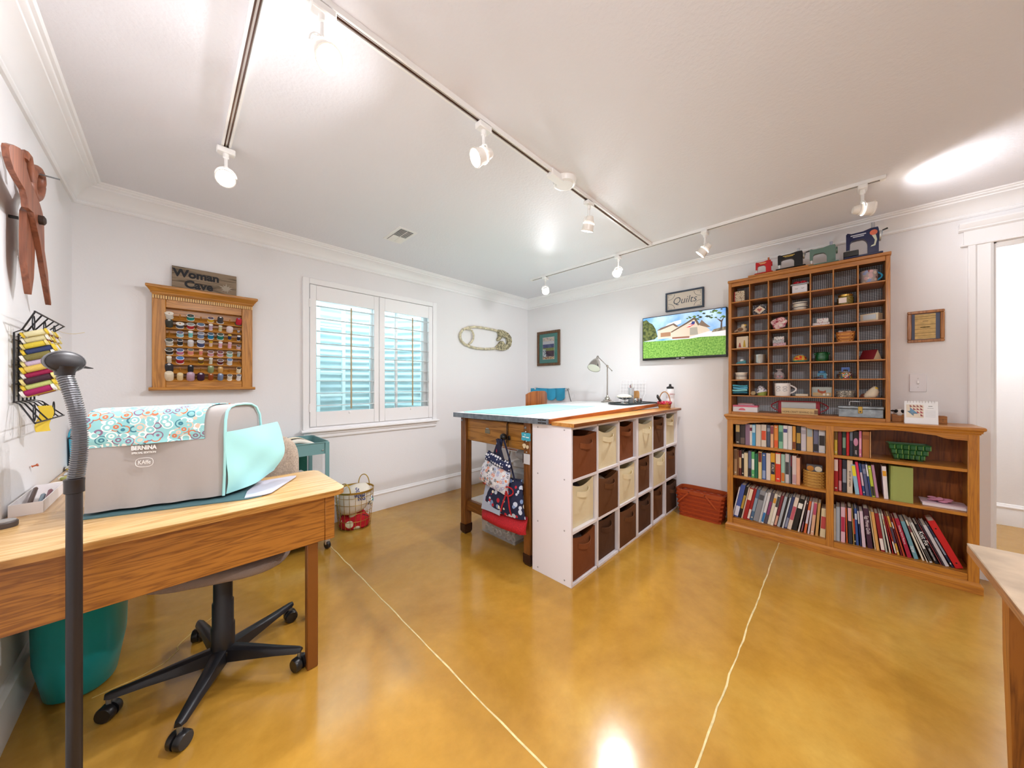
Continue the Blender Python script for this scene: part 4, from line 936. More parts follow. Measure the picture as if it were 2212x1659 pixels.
# clip hooks and magnets on the end
for i, (y, z, m_, lb, P) in enumerate(((1.487, .868, M('#3fa9c4', .5), 'small blue plaque with white script clipped to the table leg', 0), (1.482, .805, M('#d9c7a4', .7), 'cream bunny cutout hanging below the blue plaque', 1), (1.480, .72, M('#c8c8cc', .4), 'grey metal tag clipped under the bunny cutout', 2))):
    o = thing(('blue_plaque', 'bunny_cutout', 'metal_tag')[i], lb, ('plaque', 'cutout', 'tag')[i], (1.650, y, z))
    if i == 0:
        MB().prism([(-.04, -.024), (-.02, -.028), (0, -.024), (.02, -.028), (.04, -.024), (.036, 0), (.04, .024), (.02, .028), (0, .024), (-.02, .028), (-.04, .024), (-.036, 0)], 'x', -.006, 0).build('board', m_, o)
        [MB().box(-.0068, -.006, y0, y1, z0, z0+.006).build('script_line', M('#f2f6f6', .6), o, smooth=0) for y0, y1, z0 in ((.004, .028, -.004), (-.03, -.002, -.006), (.002, .010, .010))]
    elif i == 1:
        mb = MB(); mb.prism([(.02+.014*cos(a)*(1+.25*sin(3*a)), .016*sin(a)) for a in [2*pi*k/16 for k in range(16)]], 'x', -.005, 0); mb.build('body', m_, o)
        MB().prism([(-.008+.011*cos(a), -.004+.012*sin(a)) for a in [2*pi*k/12 for k in range(12)]], 'x', -.0055, 0).build('tail_piece', m_, o)
    else:
        MB().box(-.006, 0, -.028, .028, -.035, .035, .006).build('plate', m_, o); MB().box(-.004, 0, .029, .036, -.03, .03, .001).build('strap', M('#3c2014', .6), o)
    MB().lathe_dir([(.001, 0), (.006, 0), (.006, .006), (.001, .008)], (0, .0, .032 if i != 2 else .045), (-1, 0, 0), 10).build('pin_head', CHROME, o)
# ---------------------------------------------------------------- bags on the crank knob
def bagmesh(yl, yr, z0, z1, x, th, taper=.0, bulge=.02, skew=0.):
    """soft bag: local y from yl to yr, z0..z1, front faces -x"""
    n = 28; rg = []
    for k in range(13):
        v = k/12; z = z0+(z1-z0)*v
        hw = (yr-yl)/2*(1-taper*v); cy = (yl+yr)/2+skew*v
        d = th*(.55+.45*sin(pi*min(1, .12+.8*v)))*(1-.5*v)
        rg.append([(x-d*.5+d*.5*sin(a)-.004*sin(7*a+5*v), cy+hw*math.copysign(abs(cos(a))**.6, cos(a)), z+.006*sin(3*a)*v) for a in [2*pi*i/n for i in range(n)]])
    return MB().loft(rg)
def part_of_bag(z0, z1, **k): return bagmesh(z0=z0, z1=z1, **k)
b1 = thing('floral_tote', 'small white floral tote with a navy band hanging on the table knob', 'bag', (1.61, 1.74, .50), rot=(R(12), 0, 0))
FLB = dots('#d6d9e2', ['#d8702c', '#3c4a5c', '#7f98c8', '#f2f2f0', '#2c2c34', '#d8702c', '#8f86b8'], 40, .5, .85, ring=.3)
NVB = dots('#232a52', ['#e6e8f0'], 42, .42, .85, rnd=.1)
bagmesh(-.15, .15, .0, .155, 0, .075, .12).build('body', FLB, b1, smooth=60)
bagmesh(-.131, .131, .1551, .215, -.004, .045, .05).build('band', NVB, b1, smooth=60)
for s_ in (-1, 1):
    MB().sheet(lambda u, v: (-.012-.012*s_-.006*v, -.06*s_*(1-u)+.012*(v-.5)*2+.03*u, .21+.125*u), 8, 2, .003).build('strap', M('#1b1f38', .8), b1)
b2 = thing('apron_bag', 'navy floral bag with red base and red ribbon hanging below the small tote', 'bag', (1.655, 1.67, .235))
NVF = dots('#1b2140', ['#c8d2e4', '#efe6cf', '#c02434', '#7f98c4', '#1b2140'], 26, .42, .85)
REDF = M('#b51420', .8, var=.35, vscale=150)
bagmesh(-.215, .215, .0, .095, 0, .12, .02).build('base', REDF, b2, smooth=60)
bagmesh(-.208, .208, .096, .335, .0, .112, .34, skew=-.02).build('body', NVF, b2, smooth=60)
MB().sheet(lambda u, v: (-.093+.006*sin(3*u)+.028*v, -.02+.195*u-.02*v*u, .085+.185*v), 8, 6, .003).build('pocket', M('#aab4c8', .85), b2, smooth=60)
MB().sheet(lambda u, v: (-.088+.02*v, -.02+.18*u, .262+.045*v+(.008*abs(sin(8*pi*u)) if v < .1 else 0)), 32, 3, .003).build('pocket_trim', REDF, b2, smooth=60)
for s_ in (-1, 1):
    MB().tube([(-.10+.02*sin(pi*i/10), -.10+.035*s_*sin(pi*i/10), .285+.03*cos(pi*i/10)-.015) for i in range(11)], .005, 6).build('ribbon_loop', REDF, b2, smooth=70)
    MB().sheet(lambda u, v: (-.105+.004*sin(6*u), -.10+.05*s_*u+.012*v, .275-.15*u), 10, 2, .002).build('ribbon_tail', REDF, b2)
MB().tube([(-.03, .06, .33), (-.045, .03, .50), (-.03, .02, .60)], .007, 6).build('strap', M('#1b2140', .8), b2)
MB().tube([(-.03, -.10, .33), (-.035, -.05, .48), (-.03, .01, .60)], .007, 6).build('strap', M('#1b2140', .8), b2)
MB().sheet(lambda u, v: (-.048-.01*sin(pi*u), .005+.05*v, .45+.15*u), 8, 4, .003).build('draw_flap', NVF, b2, smooth=60)
# stuff on and under the table
wb_ = thing('plastic_bag_stack', 'clear plastic bags and white boxes stacked on the lower shelf', 'boxes', (1.95, 1.66, .289))
for k, (sx_, sy_, h_, c) in enumerate(((.30, .24, .10, '#d8d6d6'), (.28, .22, .08, '#8a4a34'), (.28, .23, .11, '#cfd2d6'), (.26, .20, .06, '#e2e0de'))):
    MB().obox((0, .01*k, .05+.09*k), (sx_, sy_, h_*.8), (0, 0, R(4*k-6)), .012).build('box', M(c, .3), wb_)
MB().sph((-.06, .03, .40), (.10, .09, .05), 14, 8).build('plastic_wrap', M('#d6d9dc', .15), wb_, smooth=80)
pbx = thing('plastic_bin', 'clear plastic bin of white paper tubes under the drafting table', 'bin', (1.93, 1.93, 0))
PL = M('#eef2f2', .35, alpha=.22)
for a in ((-.13, -.126, -.19, .19), (.126, .13, -.19, .19), (-.126, .126, -.19, -.186), (-.126, .126, .186, .19)): MB().box(*a, .0, .14, .001).build('side', PL, pbx)
MB().box(-.126, .126, -.186, .186, .001, .004).build('bottom', PL, pbx, smooth=0)
MB().box(-.138, -.1305, -.198, .198, .132, .142, .002).build('rim', M('#e6e8e8', .3), pbx)
q = 0
for z, n_ in ((.030, 7), (.072, 7), (.112, 5)):
    for i in range(n_):
        y = -.155+.051*i+(.025 if z > .05 else 0)
        if abs(y) > .165: continue
        o = thing('paper_tube', 'white paper tube, %s lying in the clear bin under the table' % ordn(q), 'tube', (1.93, 1.93+y, z), 0, 'paper tubes in the clear bin'); q += 1
        MB().lathe_dir([(.014, -.11), (.0225, -.11), (.0225, .11), (.014, .11), (.014, -.11)], (0, 0, 0), (1, 0, 0), 16).build('roll', M('#e8e6e4', .7), o)
        MB().lathe_dir([(.001, -.105), (.0138, -.105), (.0138, .10), (.001, .10)], (0, 0, 0), (1, 0, 0), 12).build('core', M('#cfc9c4', .8), o)
# ---------------------------------------------------------------- silver desk lamp
lm = thing('desk_lamp', 'polished chrome desk lamp with a bell shade on the drafting board', 'desk lamp', (3.345, 1.815, tz(3.345, 1.815)))
CRP = M('#b8b4ae', .1, 1.)
MB().lathe([(.001, 0), (.068, 0), (.070, .006), (.066, .012), (.048, .018), (.046, .028), (.032, .034), (.028, .050), (.016, .062), (.012, .075), (.001, .075)], n=32).build('base', CRP, lm)
MB().cyl((0, 0, .07), (0, 0, .385), .009, .0065, n=14).build('stem', CRP, lm)
lft = Vector((-.70, .714, 0))
J = Vector((0, 0, .398))
MB().sph(J, .014, 12, 8).build('joint', CRP, lm); MB().lathe_dir([(.001, -.022), (.007, -.02), (.004, -.012), (.004, .012), (.007, .02), (.001, .022)], J, lft.cross(Vector((0, 0, 1))), 10).build('wing_nut', CRP, lm)
e1 = J+lft*.105+Vector((0, 0, .105)); e0 = J-lft*.05-Vector((0, 0, .05))
MB().cyl(e0, e1, .0045, n=10).build('arm', CRP, lm); MB().sph(e0, .0075, 10, 7).build('arm_tip', CRP, lm); MB().sph(e1, .012, 12, 8).build('joint', CRP, lm)
ax = (lft*.36+Vector((-.33, -.30, 0))+Vector((0, 0, -.80))).normalized(); s0 = e1+ax*.008
MB().lathe_dir([(.010, 0), (.014, .004), (.014, .022), (.022, .030), (.040, .055), (.056, .09), (.066, .13), (.070, .155), (.068, .155), (.054, .09), (.038, .057), (.012, .03)], s0, ax, 32).build('shade', CRP, lm, smooth=60)
MB().lathe_dir([(.0665, .150), (.052, .09), (.036, .059), (.001, .05)], s0, ax, 28).build('shade_lining', M('#dcdccb', .5), lm, smooth=60)
MB().sph(s0+ax*.10, .022, 12, 8).build('bulb', M('#e6e8d0', .4), lm)
# ---------------------------------------------------------------- chair behind the table
bc = thing('plywood_chair', 'tan moulded shell chair behind the drafting table', 'chair', (2.97, 2.62, 0))
SH = wood('#a5602a', '#7c4016', 'z', .3, 6, .3)
MB().sheet(lambda u, v: (-.19+.38*u, -.16+.05*(2*u-1)**2+.05*v*0, .62+.52*v-.02*(2*u-1)**4*v*2), 14, 10, .012).build('backrest', SH, bc, smooth=60)
MB().sheet(lambda u, v: (-.21+.42*u, -.15+.40*v, .46-.015*sin(pi*u)+.01*v), 12, 8, .012).build('seat', SH, bc, smooth=60)
for x in (-.17, .17):
    MB().tube([(x, -.15, .80), (x, -.165, .5), (x*1.05, -.13, .44), (x*1.15, .2, .44)], .009, 8).build('side_frame', CHROME, bc)
    for y in (-.16, .2): MB().cyl((x, y*.8, .45), (x*1.2, y*1.1, 0), .010, .009, n=10).build('leg', CHROME, bc)
# blue hanging caddy on the wall
bl = thing('hanging_organizer', 'bright blue cloth organizer hanging from chrome knobs near the corner', 'organizer', (XC, 2.76, 1.155))
BC_ = M('#2e9cc4', .7)
for i, (y, w_, h_) in enumerate(((.25, .17, .10), (.11, .15, .13), (-.03, .14, .155), (-.175, .14, .155))):
    MB().sheet(lambda u, v: (-.02-.03*sin(pi*u)*(.4+.6*v), y+w_/2-w_*u, -h_*v*(1-.25*(2*u-1)**4)+.004), 10, 8, .004).build('pocket', BC_, bl, smooth=60)
MB().tube([(-.03, .32, -.03), (-.028, .24, .006), (-.022, 0, -.002), (-.028, -.26, .008)], .006, 8).build('band', M('#2590b8', .7), bl)
for y in (.24, -.285):
    MB().lathe_dir([(.001, 0), (.018, 0), (.018, .004), (.006, .007), (.006, .022), (.015, .028), (.013, .040), (.001, .043)], (0, y, .0), (-1, 0, 0), 16).build('knob', CHROME, bl)
MB().tube([(-.035, -.285, .005), (-.05, -.32, -.02), (-.045, -.335, -.09), (-.04, -.36, -.17)], .0045, 6).build('cord', M('#4a4a4c', .5), bl)
MB().tube([(-.035, .09, -.10), (-.04, .07, -.14), (-.03, .08, -.20)], .004, 6).build('cord', M('#4a4a4c', .5), bl)
# ---------------------------------------------------------------- tray of silver pieces
ZT2 = tz(3.2, 1.45)
tr = thing('serving_tray', 'black oblong tray under the silver and glass pieces', 'tray', (3.20, 1.455, ZT2+.001), R(-14))
MB().prism(rrect(-.25, .25, -.125, .125, (.05,)*4), 'z', 0, .006).build('plate', M('#202a2c', .3), tr, smooth=30)
MB().tube([(a, b, .010) for a, b in rrect(-.247, .247, -.122, .122, (.05,)*4)], .005, 6, True).build('rim', M('#1a2022', .3), tr)
zz = ZT2+.0075
sv = thing('silver_dish', 'footed silver dish heaped with pale fabric scraps on the black tray', 'dish', (3.10, 1.50, zz))
MB().lathe([(.001, 0), (.035, 0), (.032, .006), (.008, .015), (.008, .035), (.05, .045), (.085, .058), (.083, .060), (.045, .05), (.001, .048)], n=28).build('stand', CHROME, sv)
MB().sph((0, 0, .068), (.075, .07, .022), 16, 8).build('scraps', M('#ded8c8', .9, var=.3, vscale=60), sv, smooth=80)
gj = [(3.24, 1.50, .026, .075, 'short glass tumbler on the black tray'), (3.19, 1.42, .020, .05, 'small silver cup on the black tray'), (3.30, 1.44, .03, .045, 'round silver bowl on the black tray')]
for x, y, r_, h_, lb in gj:
    MB().lathe([(.001, 0), (r_*.8, 0), (r_, h_*.4), (r_, h_), (r_*.93, h_), (r_*.93, h_*.4), (.001, .006)], n=20).build('cup', CHROME if 'silver' in lb else M('#a8acae', .15, .5), None, (x, y, zz), label=lb, cat='cup' if 'bowl' not in lb else 'bowl')
sh = thing('tall_glass', 'tall clear glass holding silver tools on the tray', 'glass', (3.285, 1.515, zz))
MB().lathe([(.001, 0), (.024, 0), (.028, .15), (.026, .15), (.022, .006), (.001, .006)], n=20).build('tumbler', M('#b9bdc0', .1, .3), sh)
for k in range(4): MB().cyl((0, 0, .01), (.012*cos(1.6*k), .012*sin(1.6*k), .17+.008*k), .003, n=6).build('tool', M(('#c8c8c8', '#b04a4a', '#8a8a90', '#d8d0c0')[k], .3, .5), sh)
pd = thing('wooden_paddle', 'flat wooden quilting tool standing behind the tray', 'wooden tool', (3.375, 1.50, tz(3.37, 1.5)), R(-45))
MB().prism([(-.028, 0), (.028, 0), (.03, .10), (.022, .125), (-.022, .125), (-.03, .10)], 'y', -.006, .006).build('blade', wood('#c79a62', '#9a6c34', 'z', .5), pd)
for k in range(3): MB().lathe_dir([(.001, 0), (.003, 0), (.003, .0015), (.001, .0015)], (-.012+.012*k, -.006, .055), (0, -1, 0), 8).build('hole_mark', M('#5a3a20', .7), pd)
gr = thing('wire_grid', 'white wire grid panel leaning at the wall behind the tray', 'grid panel', (3.47, 1.60, tz(3.47, 1.6)))
for i in range(9): MB().cyl((.03, -.14+.035*i, .08), (.05, -.14+.035*i, .24), .0018, n=5).build('wire', WHITE, gr)
for k in range(5): MB().cyl((.035+.004*k, -.145, .10+.033*k), (.035+.004*k, .145, .10+.033*k), .0018, n=5).build('wire', WHITE, gr)
for y in (-.13, .13): MB().cyl((-.02, y, 0), (.03, y, .08), .0025, n=5).build('foot', WHITE, gr)
for k, c in enumerate(('#c8404a', '#d8d0cc', '#c05a5a')):
    MB().cyl((3.00, 1.55+.014*k, tz(3, 1.55)+.0065), (3.15, 1.66+.014*k, tz(3.15, 1.66)+.0065), .0045, n=8).build('pencil', M(c, .4), label=('red pencil nearest the tray on the drafting board', 'pale pencil between the two red pencils', 'red pencil farthest from the tray on the drafting board')[k], cat='pencil', group='pencils beside the tray')
# basket with red bandana on the worktop
ZW = .9852
hb_ = thing('bandana_basket', 'little splint basket lined with a red bandana on the worktop', 'basket', (3.315, 1.195, ZW))
SPL = [M('#b8782c', .6), M('#9c5f1e', .6)]
def perim(hx, hy, n, r=.02):
    L_ = [(hx, 0), (hx, hy-r), (hx-r*.3, hy-r*.3), (hx-r, hy), (-hx+r, hy), (-hx+r*.3, hy-r*.3), (-hx, hy-r), (-hx, -hy+r), (-hx+r*.3, -hy+r*.3), (-hx+r, -hy), (hx-r, -hy), (hx-r*.3, -hy+r*.3), (hx, -hy+r), (hx, 0)]
    ds = [math.dist(a, b) for a, b in zip(L_, L_[1:])]; T_ = sum(ds); out = []
    for i in range(n):
        t = T_*i/n; k = 0
        while t > ds[k]: t -= ds[k]; k += 1
        f = t/ds[k]; out.append((L_[k][0]+(L_[k+1][0]-L_[k][0])*f, L_[k][1]+(L_[k+1][1]-L_[k][1])*f))
    return out
def weave(par, rx0, ry0, rx1, ry1, h, rows, n=24, mats=SPL, p=.6, rel=.0025):
    for k in range(rows):
        z0, z1 = h*k/rows, h*(k+.92)/rows
        mb = MB()
        def pt(i, z, o):
            f = z/h
            if p < .5: w_ = (rel if (i+k) % 2 else -.001)+o; q_ = perim(rx0+(rx1-rx0)*f+w_, ry0+(ry1-ry0)*f+w_, n)[i]; return (q_[0], q_[1], z)
            a = 2*pi*i/n; w_ = (rel if (i+k) % 2 else -.001)+o; c_, s_ = cos(a), sin(a); return ((rx0+(rx1-rx0)*f+w_)*math.copysign(abs(c_)**p, c_), (ry0+(ry1-ry0)*f+w_)*math.copysign(abs(s_)**p, s_), z)
        mb.loft([[pt(i, z0, 0) for i in range(n)], [pt(i, z1, 0) for i in range(n)], [pt(i, z1, -.004) for i in range(n)], [pt(i, z0, -.004) for i in range(n)]], False)
        fs = [(3*n+i, 3*n+(i+1) % n, (i+1) % n, i) for i in range(n)]; mb.f += fs; mb.m += [0]*n
        mb.build('woven_band', mats[k % 2], par, smooth=30)
    mb = MB(); mb.prism([((rx0-.002)*math.copysign(abs(cos(a))**p, cos(a)), (ry0-.002)*math.copysign(abs(sin(a))**p, sin(a))) for a in [2*pi*i/n for i in range(n)]], 'z', 0, .004); mb.build('base', mats[0], par)
weave(hb_, .045, .045, .055, .055, .06, 5)
MB().loft([[(r_*(1+.06*sin(6*a+k))*cos(a), r_*(1+.06*sin(6*a+k))*sin(a), z) for a in [2*pi*i/36 for i in range(36)]] for k, (r_, z) in enumerate(((.057, .040), (.064, .05), (.060, .068), (.050, .07), (.044, .055)))]).build('bandana', dots('#b0143c', ['#f0e0e4'], 120, .25), hb_, smooth=70)
MB().tube([(0, .052*cos(pi*i/14), .055+.105*sin(pi*i/14)) for i in range(15)], .0045, 6).build('handle', M('#a8763a', .5), hb_)
rm = thing('remote_control', 'black remote control sticking out of the bandana basket', 'remote', (3.285, 1.215, ZW+.057), rot=(R(-25), R(-30), R(20)))
MB().box(-.02, .02, -.008, .008, -.0, .085, .004).build('body', BLACK, rm)
for k in range(6): MB().box(-.012+.012*(k % 3), -.006+.012*(k % 3), -.0095, -.0079, .045+.014*(k//3), .052+.014*(k//3)).build('button', M('#6a6a70', .5), rm)
sb = thing('sport_bottle', 'clear white sports bottle with a black cap on the worktop', 'bottle', (3.435, 1.185, ZW))
MB().lathe([(.001, 0), (.036, 0), (.039, .006), (.039, .08), (.036, .088), (.036, .10), (.039, .108), (.039, .165), (.034, .182), (.030, .188), (.001, .188)], n=28).build('bottle', M('#e4e3e4', .3, spec=.5), sb)
MB().lathe([(.001, .188), (.031, .188), (.033, .19), (.033, .203), (.028, .207), (.014, .212), (.010, .225), (.011, .233), (.001, .235)], n=24).build('cap', M('#1c1c1e', .4), sb)
text('lettering', 'SPORTLX', .014, M('#b03a48', .6), sb, (-.0275, -.0287, .135), (R(90), 0, R(-45)), sx=.9)
MB().lathe([(.001, 0), (.03, 0), (.03, .004), (.001, .004)], n=20).build('coaster', M('#5a4a38', .6), None, (3.43, 1.275 - .17, ZW+.0), label='thin dark coaster by the sports bottle', cat='coaster') if 0 else None
# ================================================================ RIGHT WALL
BL1 = [ (0.6005, 0.031, 168, '#3b302c', '#c9a86a'), (0.567, 0.034, 170, '#332a2b', '#6a5a52'), (0.5335, 0.031, 176, '#8e7088', ''), (0.511, 0.018, 172, '#e6e0d8', '#7a1b3a'), (0.491, 0.022, 176, '#4aa0d0', '#bfe0f0'), (0.4615, 0.033, 178, '#d5cabb', ''), (0.4265, 0.033, 180, '#d8cdbf', '#d9512c'), (0.396, 0.022, 180, '#4d5468', '#8a8fa0'), (0.3735, 0.019, 178, '#e5b088', '#8a3a4a'), (0.3485, 0.025, 182, '#e08a3a', '#e25a28'), (0.32, 0.026, 184, '#86bfa0', '#3f7a6a'), (0.2925, 0.027, 184, '#e4e2e2', '#4a4a86'), (0.2645, 0.025, 184, '#dcd6d4', ''), (0.2405, 0.019, 185, '#d99a3c', '#7a3a1a'), (0.215, 0.026, 186, '#1d1a1a', '#b8953c'), (0.1865, 0.029, 184, '#c9c3cc', '#a8a2ac'), (0.1515, 0.035, 182, '#d3b07c', '#9aa8ac'), (0.118, 0.026, 182, '#6a6c88', '#1c1a1e'), (0.0855, 0.035, 178, '#c9ccd2', '#2a2426') ]
BL2 = [ (0.617, 0.024, 220, '#a8825c', '#6d4a30'), (0.5985, 0.009, 216, '#8a5a38', ''), (0.584, 0.018, 212, '#5c1f1a', '#c8a878'), (0.566, 0.016, 216, '#2a2523', '#e0dcd4'), (0.544, 0.026, 198, '#dccba6', ''), (0.518, 0.02, 216, '#5a6688', '#1c1a1e'), (0.497, 0.02, 214, '#5cb56c', '#e8ece4'), (0.4755, 0.021, 200, '#1b6b52', ''), (0.45, 0.022, 222, '#dcc890', '#7a2a22'), (0.425, 0.024, 214, '#3f5f9a', '#8fa2c8'), (0.3975, 0.027, 216, '#dfd3cb', ''), (0.369, 0.028, 222, '#e0a82c', '#1b2440'), (0.336, 0.032, 228, '#d8381f', '#e8d8c0'), (0.3065, 0.023, 222, '#9cc2b4', '#c8742c'), (0.2815, 0.023, 228, '#cdc7c9', '#3c3c40'), (0.2645, 0.007, 222, '#8a8f9c', ''), (0.257, 0.008, 220, '#241c1c', '#7a1c2c'), (0.24, 0.024, 220, '#d9c7c4', '#c09aa0'), (0.2175, 0.021, 206, '#e3a98a', '') ]
BL3 = [ (0.6365, 0.009, 262, '#d8d4d8', ''), (0.615, 0.032, 286, '#4459a0', '#dcdce8'), (0.5885, 0.019, 276, '#1e1a18', '#b8953c'), (0.573, 0.01, 272, '#dfd0bb', ''), (0.5535, 0.027, 272, '#a8241f', '#e8d8bc'), (0.53, 0.018, 272, '#a02220', '#e8e0d8'), (0.5095, 0.021, 270, '#4d6f90', '#8fa8bc'), (0.48, 0.036, 264, '#8f9298', '#4a4a50'), (0.454, 0.014, 258, '#c3c8cc', ''), (0.437, 0.018, 262, '#dcdce0', '#2a78b8'), (0.416, 0.02, 262, '#57505c', '#8a3a6a'), (0.3955, 0.019, 260, '#dfd8c4', '#d89a2c'), (0.376, 0.018, 252, '#efe8dc', '#3c3c40'), (0.3555, 0.017, 256, '#7d2a35', '#d8a890'), (0.335, 0.018, 252, '#a8b2bc', ''), (0.319, 0.012, 252, '#241e20', ''), (0.308, 0.01, 252, '#cfd8de', ''), (0.2925, 0.017, 262, '#33406c', '#8a90a8'), (0.271, 0.024, 260, '#e4d4c4', '#c0596a'), (0.242, 0.03, 256, '#1a1818', '#efefe8'), (0.2175, 0.015, 252, '#e2ded8', ''), (0.201, 0.014, 252, '#3c2a34', '#8a5a70'), (0.182, 0.02, 250, '#d46a3c', '#cfcad8'), (0.1625, 0.017, 250, '#cfc8d4', ''), (0.142, 0.024, 250, '#dcab8c', '#b84a6a'), (0.1175, 0.021, 248, '#c99c5c', ''), (0.085, 0.034, 214, '#dfcfa8', '#c04a4a') ]
BR1 = [ (0.013, 0.016, 172, '#d8b83c', '#6a4a1c'), (-0.007, 0.02, 174, '#6d1420', ''), (-0.029, 0.018, 176, '#17382e', '#7a9a86'), (-0.0475, 0.015, 176, '#c81a22', ''), (-0.064, 0.016, 176, '#24303f', '#6a7484'), (-0.086, 0.026, 178, '#1d1519', '#d8a4b8'), (-0.1075, 0.013, 182, '#d87aa0', '#e8a8c0'), (-0.134, 0.034, 180, '#a8682c', '#8a4f1c'), (-0.1545, 0.005, 182, '#dfae7c', '') ]
BR2 = [ (0.012, 0.022, 236, '#a8141c', '#e8d0c8'), (-0.009, 0.016, 232, '#8d1018', '#c88'), (-0.0305, 0.021, 232, '#1f2838', '#8a94a4'), (-0.057, 0.028, 234, '#d9cbb8', '#4a2a20'), (-0.0935, 0.021, 206, '#8fc0dc', '#e8d824'), (-0.112, 0.014, 228, '#dc2a5c', ''), (-0.127, 0.012, 220, '#274a80', '#c8b8c8'), (-0.1435, 0.017, 216, '#5a6088', '#8a90b0'), (-0.1575, 0.009, 224, '#2a4480', '#e8e8e8'), (-0.1705, 0.015, 212, '#b8c83c', '#2a2424'), (-0.187, 0.014, 218, '#b88aa8', ''), (-0.227, 0.02, 218, '#e8e0e4', '#e0a020') ]
BR3 = [ (0.0195, 0.013, 232, '#dcd4c4', '', 0), (0.002, 0.02, 246, '#aab4c0', '', 0), (-0.023, 0.022, 250, '#e2b8c8', '#b82a50', 0), (-0.041, 0.012, 246, '#e0642c', '', 1), (-0.06, 0.02, 262, '#2a2c38', '#e2b4c0', 1), (-0.075, 0.006, 258, '#c9a85c', '', 2), (-0.0835, 0.009, 254, '#1c1816', '#b83a1c', 2), (-0.0945, 0.013, 256, '#3c5ca0', '#c8d4e8', 2), (-0.108, 0.012, 252, '#22305c', '#e8e8ec', 3), (-0.1255, 0.017, 246, '#d8c4d4', '', 3), (-0.1515, 0.031, 270, '#43203a', '#efe4ec', 4), (-0.175, 0.012, 258, '#d8c4a4', '', 5), (-0.1895, 0.015, 256, '#d8a45c', '', 5), (-0.21, 0.024, 252, '#8d1420', '#e8e0dc', 6), (-0.228, 0.01, 256, '#b8beb4', '', 6), (-0.2415, 0.013, 256, '#e6e0d4', '#c0a87c', 7), (-0.254, 0.01, 246, '#b81c2c', '', 8), (-0.2665, 0.013, 246, '#9d2420', '#e8e0dc', 9), (-0.2795, 0.011, 248, '#d8a848', '#3c3058', 9), (-0.292, 0.012, 248, '#7a2438', '#e8e4e0', 10), (-0.3045, 0.009, 244, '#b04428', '', 10), (-0.3235, 0.025, 246, '#a8143c', '#e0b030', 11), (-0.3515, 0.025, 234, '#6a9cac', '#b8c0a0', 12), (-0.3775, 0.021, 250, '#e6dccb', '#7a2a3a', 14), (-0.395, 0.01, 246, '#e6e2d8', '', 15), (-0.41, 0.018, 244, '#cfd0d0', '#3c3c3c', 16), (-0.4325, 0.021, 240, '#151620', '#efeff2', 17), (-0.45, 0.012, 244, '#8a3a44', '', 18), (-0.4615, 0.007, 244, '#3c2c3c', '', 18), (-0.4745, 0.017, 246, '#c8c6cc', '', 18), (-0.4925, 0.017, 246, '#1f2b48', '#8a94a8', 19), (-0.52, 0.034, 282, '#c8141a', '', 19) ]
def framed(name, label, yc, z0, w_, h_, fw, fmat, d=.022, x=XC-.001, cat='picture'):
    t = thing(name, label, cat, (x, yc, z0))
    for a in ((-w_/2, w_/2, 0, fw), (-w_/2, w_/2, h_-fw, h_)): MB().box(-d, 0, a[0], a[1], a[2], a[3], .003).build('frame_rail', fmat, t)
    for a in ((-w_/2, -w_/2+fw), (w_/2-fw, w_/2)): MB().box(-d, 0, a[0], a[1], fw+.0005, h_-fw-.0005, .003).build('frame_stile', fmat, t)
    return t
# framed quilt print (generic stand-in for the printed artwork)
f1 = framed('quilt_print', 'dark framed quilt print with a wide teal mat near the corner', 2.79, 1.467, .386, .468, .036, wood('#6d4a26', '#2f1c10', 'z', .35, 22))
MB().box(-.008, -.004, -.157, .157, .036, .432).build('mat_board', M('#2f8f86', .8), f1, smooth=0)
def prnt(t, x, rects):
    for k, (y0, y1, z0, z1, c) in enumerate(rects):
        MB().box(x-.0004-.0003*(k % 7), x+.001, min(y0, y1), max(y0, y1), z0, z1).build('print_area', M(c, .7) if isinstance(c, str) else c, t, smooth=0)
qd = lambda a, b: dots(a, [b], 60, .4)
prnt(f1, -.0085, [(-.10, .10, .085, .385, '#d8d0cc'), (-.095, .095, .33, .38, dots('#e6dcd0', ['#b85a6a', '#5a6aa8', '#d0a868'], 70, .35)), (-.095, .095, .27, .33, '#dfe0ea'), (-.095, .095, .235, .29, M('#5a6294', .8, var=.3, vscale=20)), (-.095, .095, .20, .24, '#8f9a58'), (-.095, .095, .125, .20, '#4a2c4a'),
  (.04, .095, .118, .225, qd('#dfe8ea', '#2f5a78')), (-.045, .03, .118, .225, qd('#d8a8ac', '#5a2a3a')), (-.095, -.055, .118, .225, qd('#5a3a5c', '#a88ab0')), (-.095, .095, .09, .12, dots('#b88a5c', ['#e8d4a8', '#6a3a20'], 70, .45))])
MB().box(-.014, -.012, -.155, .155, .038, .43).build('glazing', glassy('#ffffff', .02, .98), f1, smooth=0)
# small framed paper
f2 = framed('framed_pattern', 'small oak framed sheet of yellowed paper above the light switch', -.418, 1.502, .158, .212, .018, wood('#b07434', '#7c4818', 'z', .35, 20), .016)
MB().box(-.006, -.002, -.061, .061, .018, .194).build('mat_board', M('#59637a', .8), f2, smooth=0)
PAPER = M('#d2b478', .8, var=.2, vscale=40)
prnt(f2, -.0062, [(-.043, .046, .022, .190, PAPER)] + [(-.043, .046, z, z+.0016, '#6a5030') for z in (.045, .062, .088, .118, .158, .172)] + [(-.02, .022, .098, .103, '#4a3826'), (-.012, .012, .140, .143, '#5a4630')])
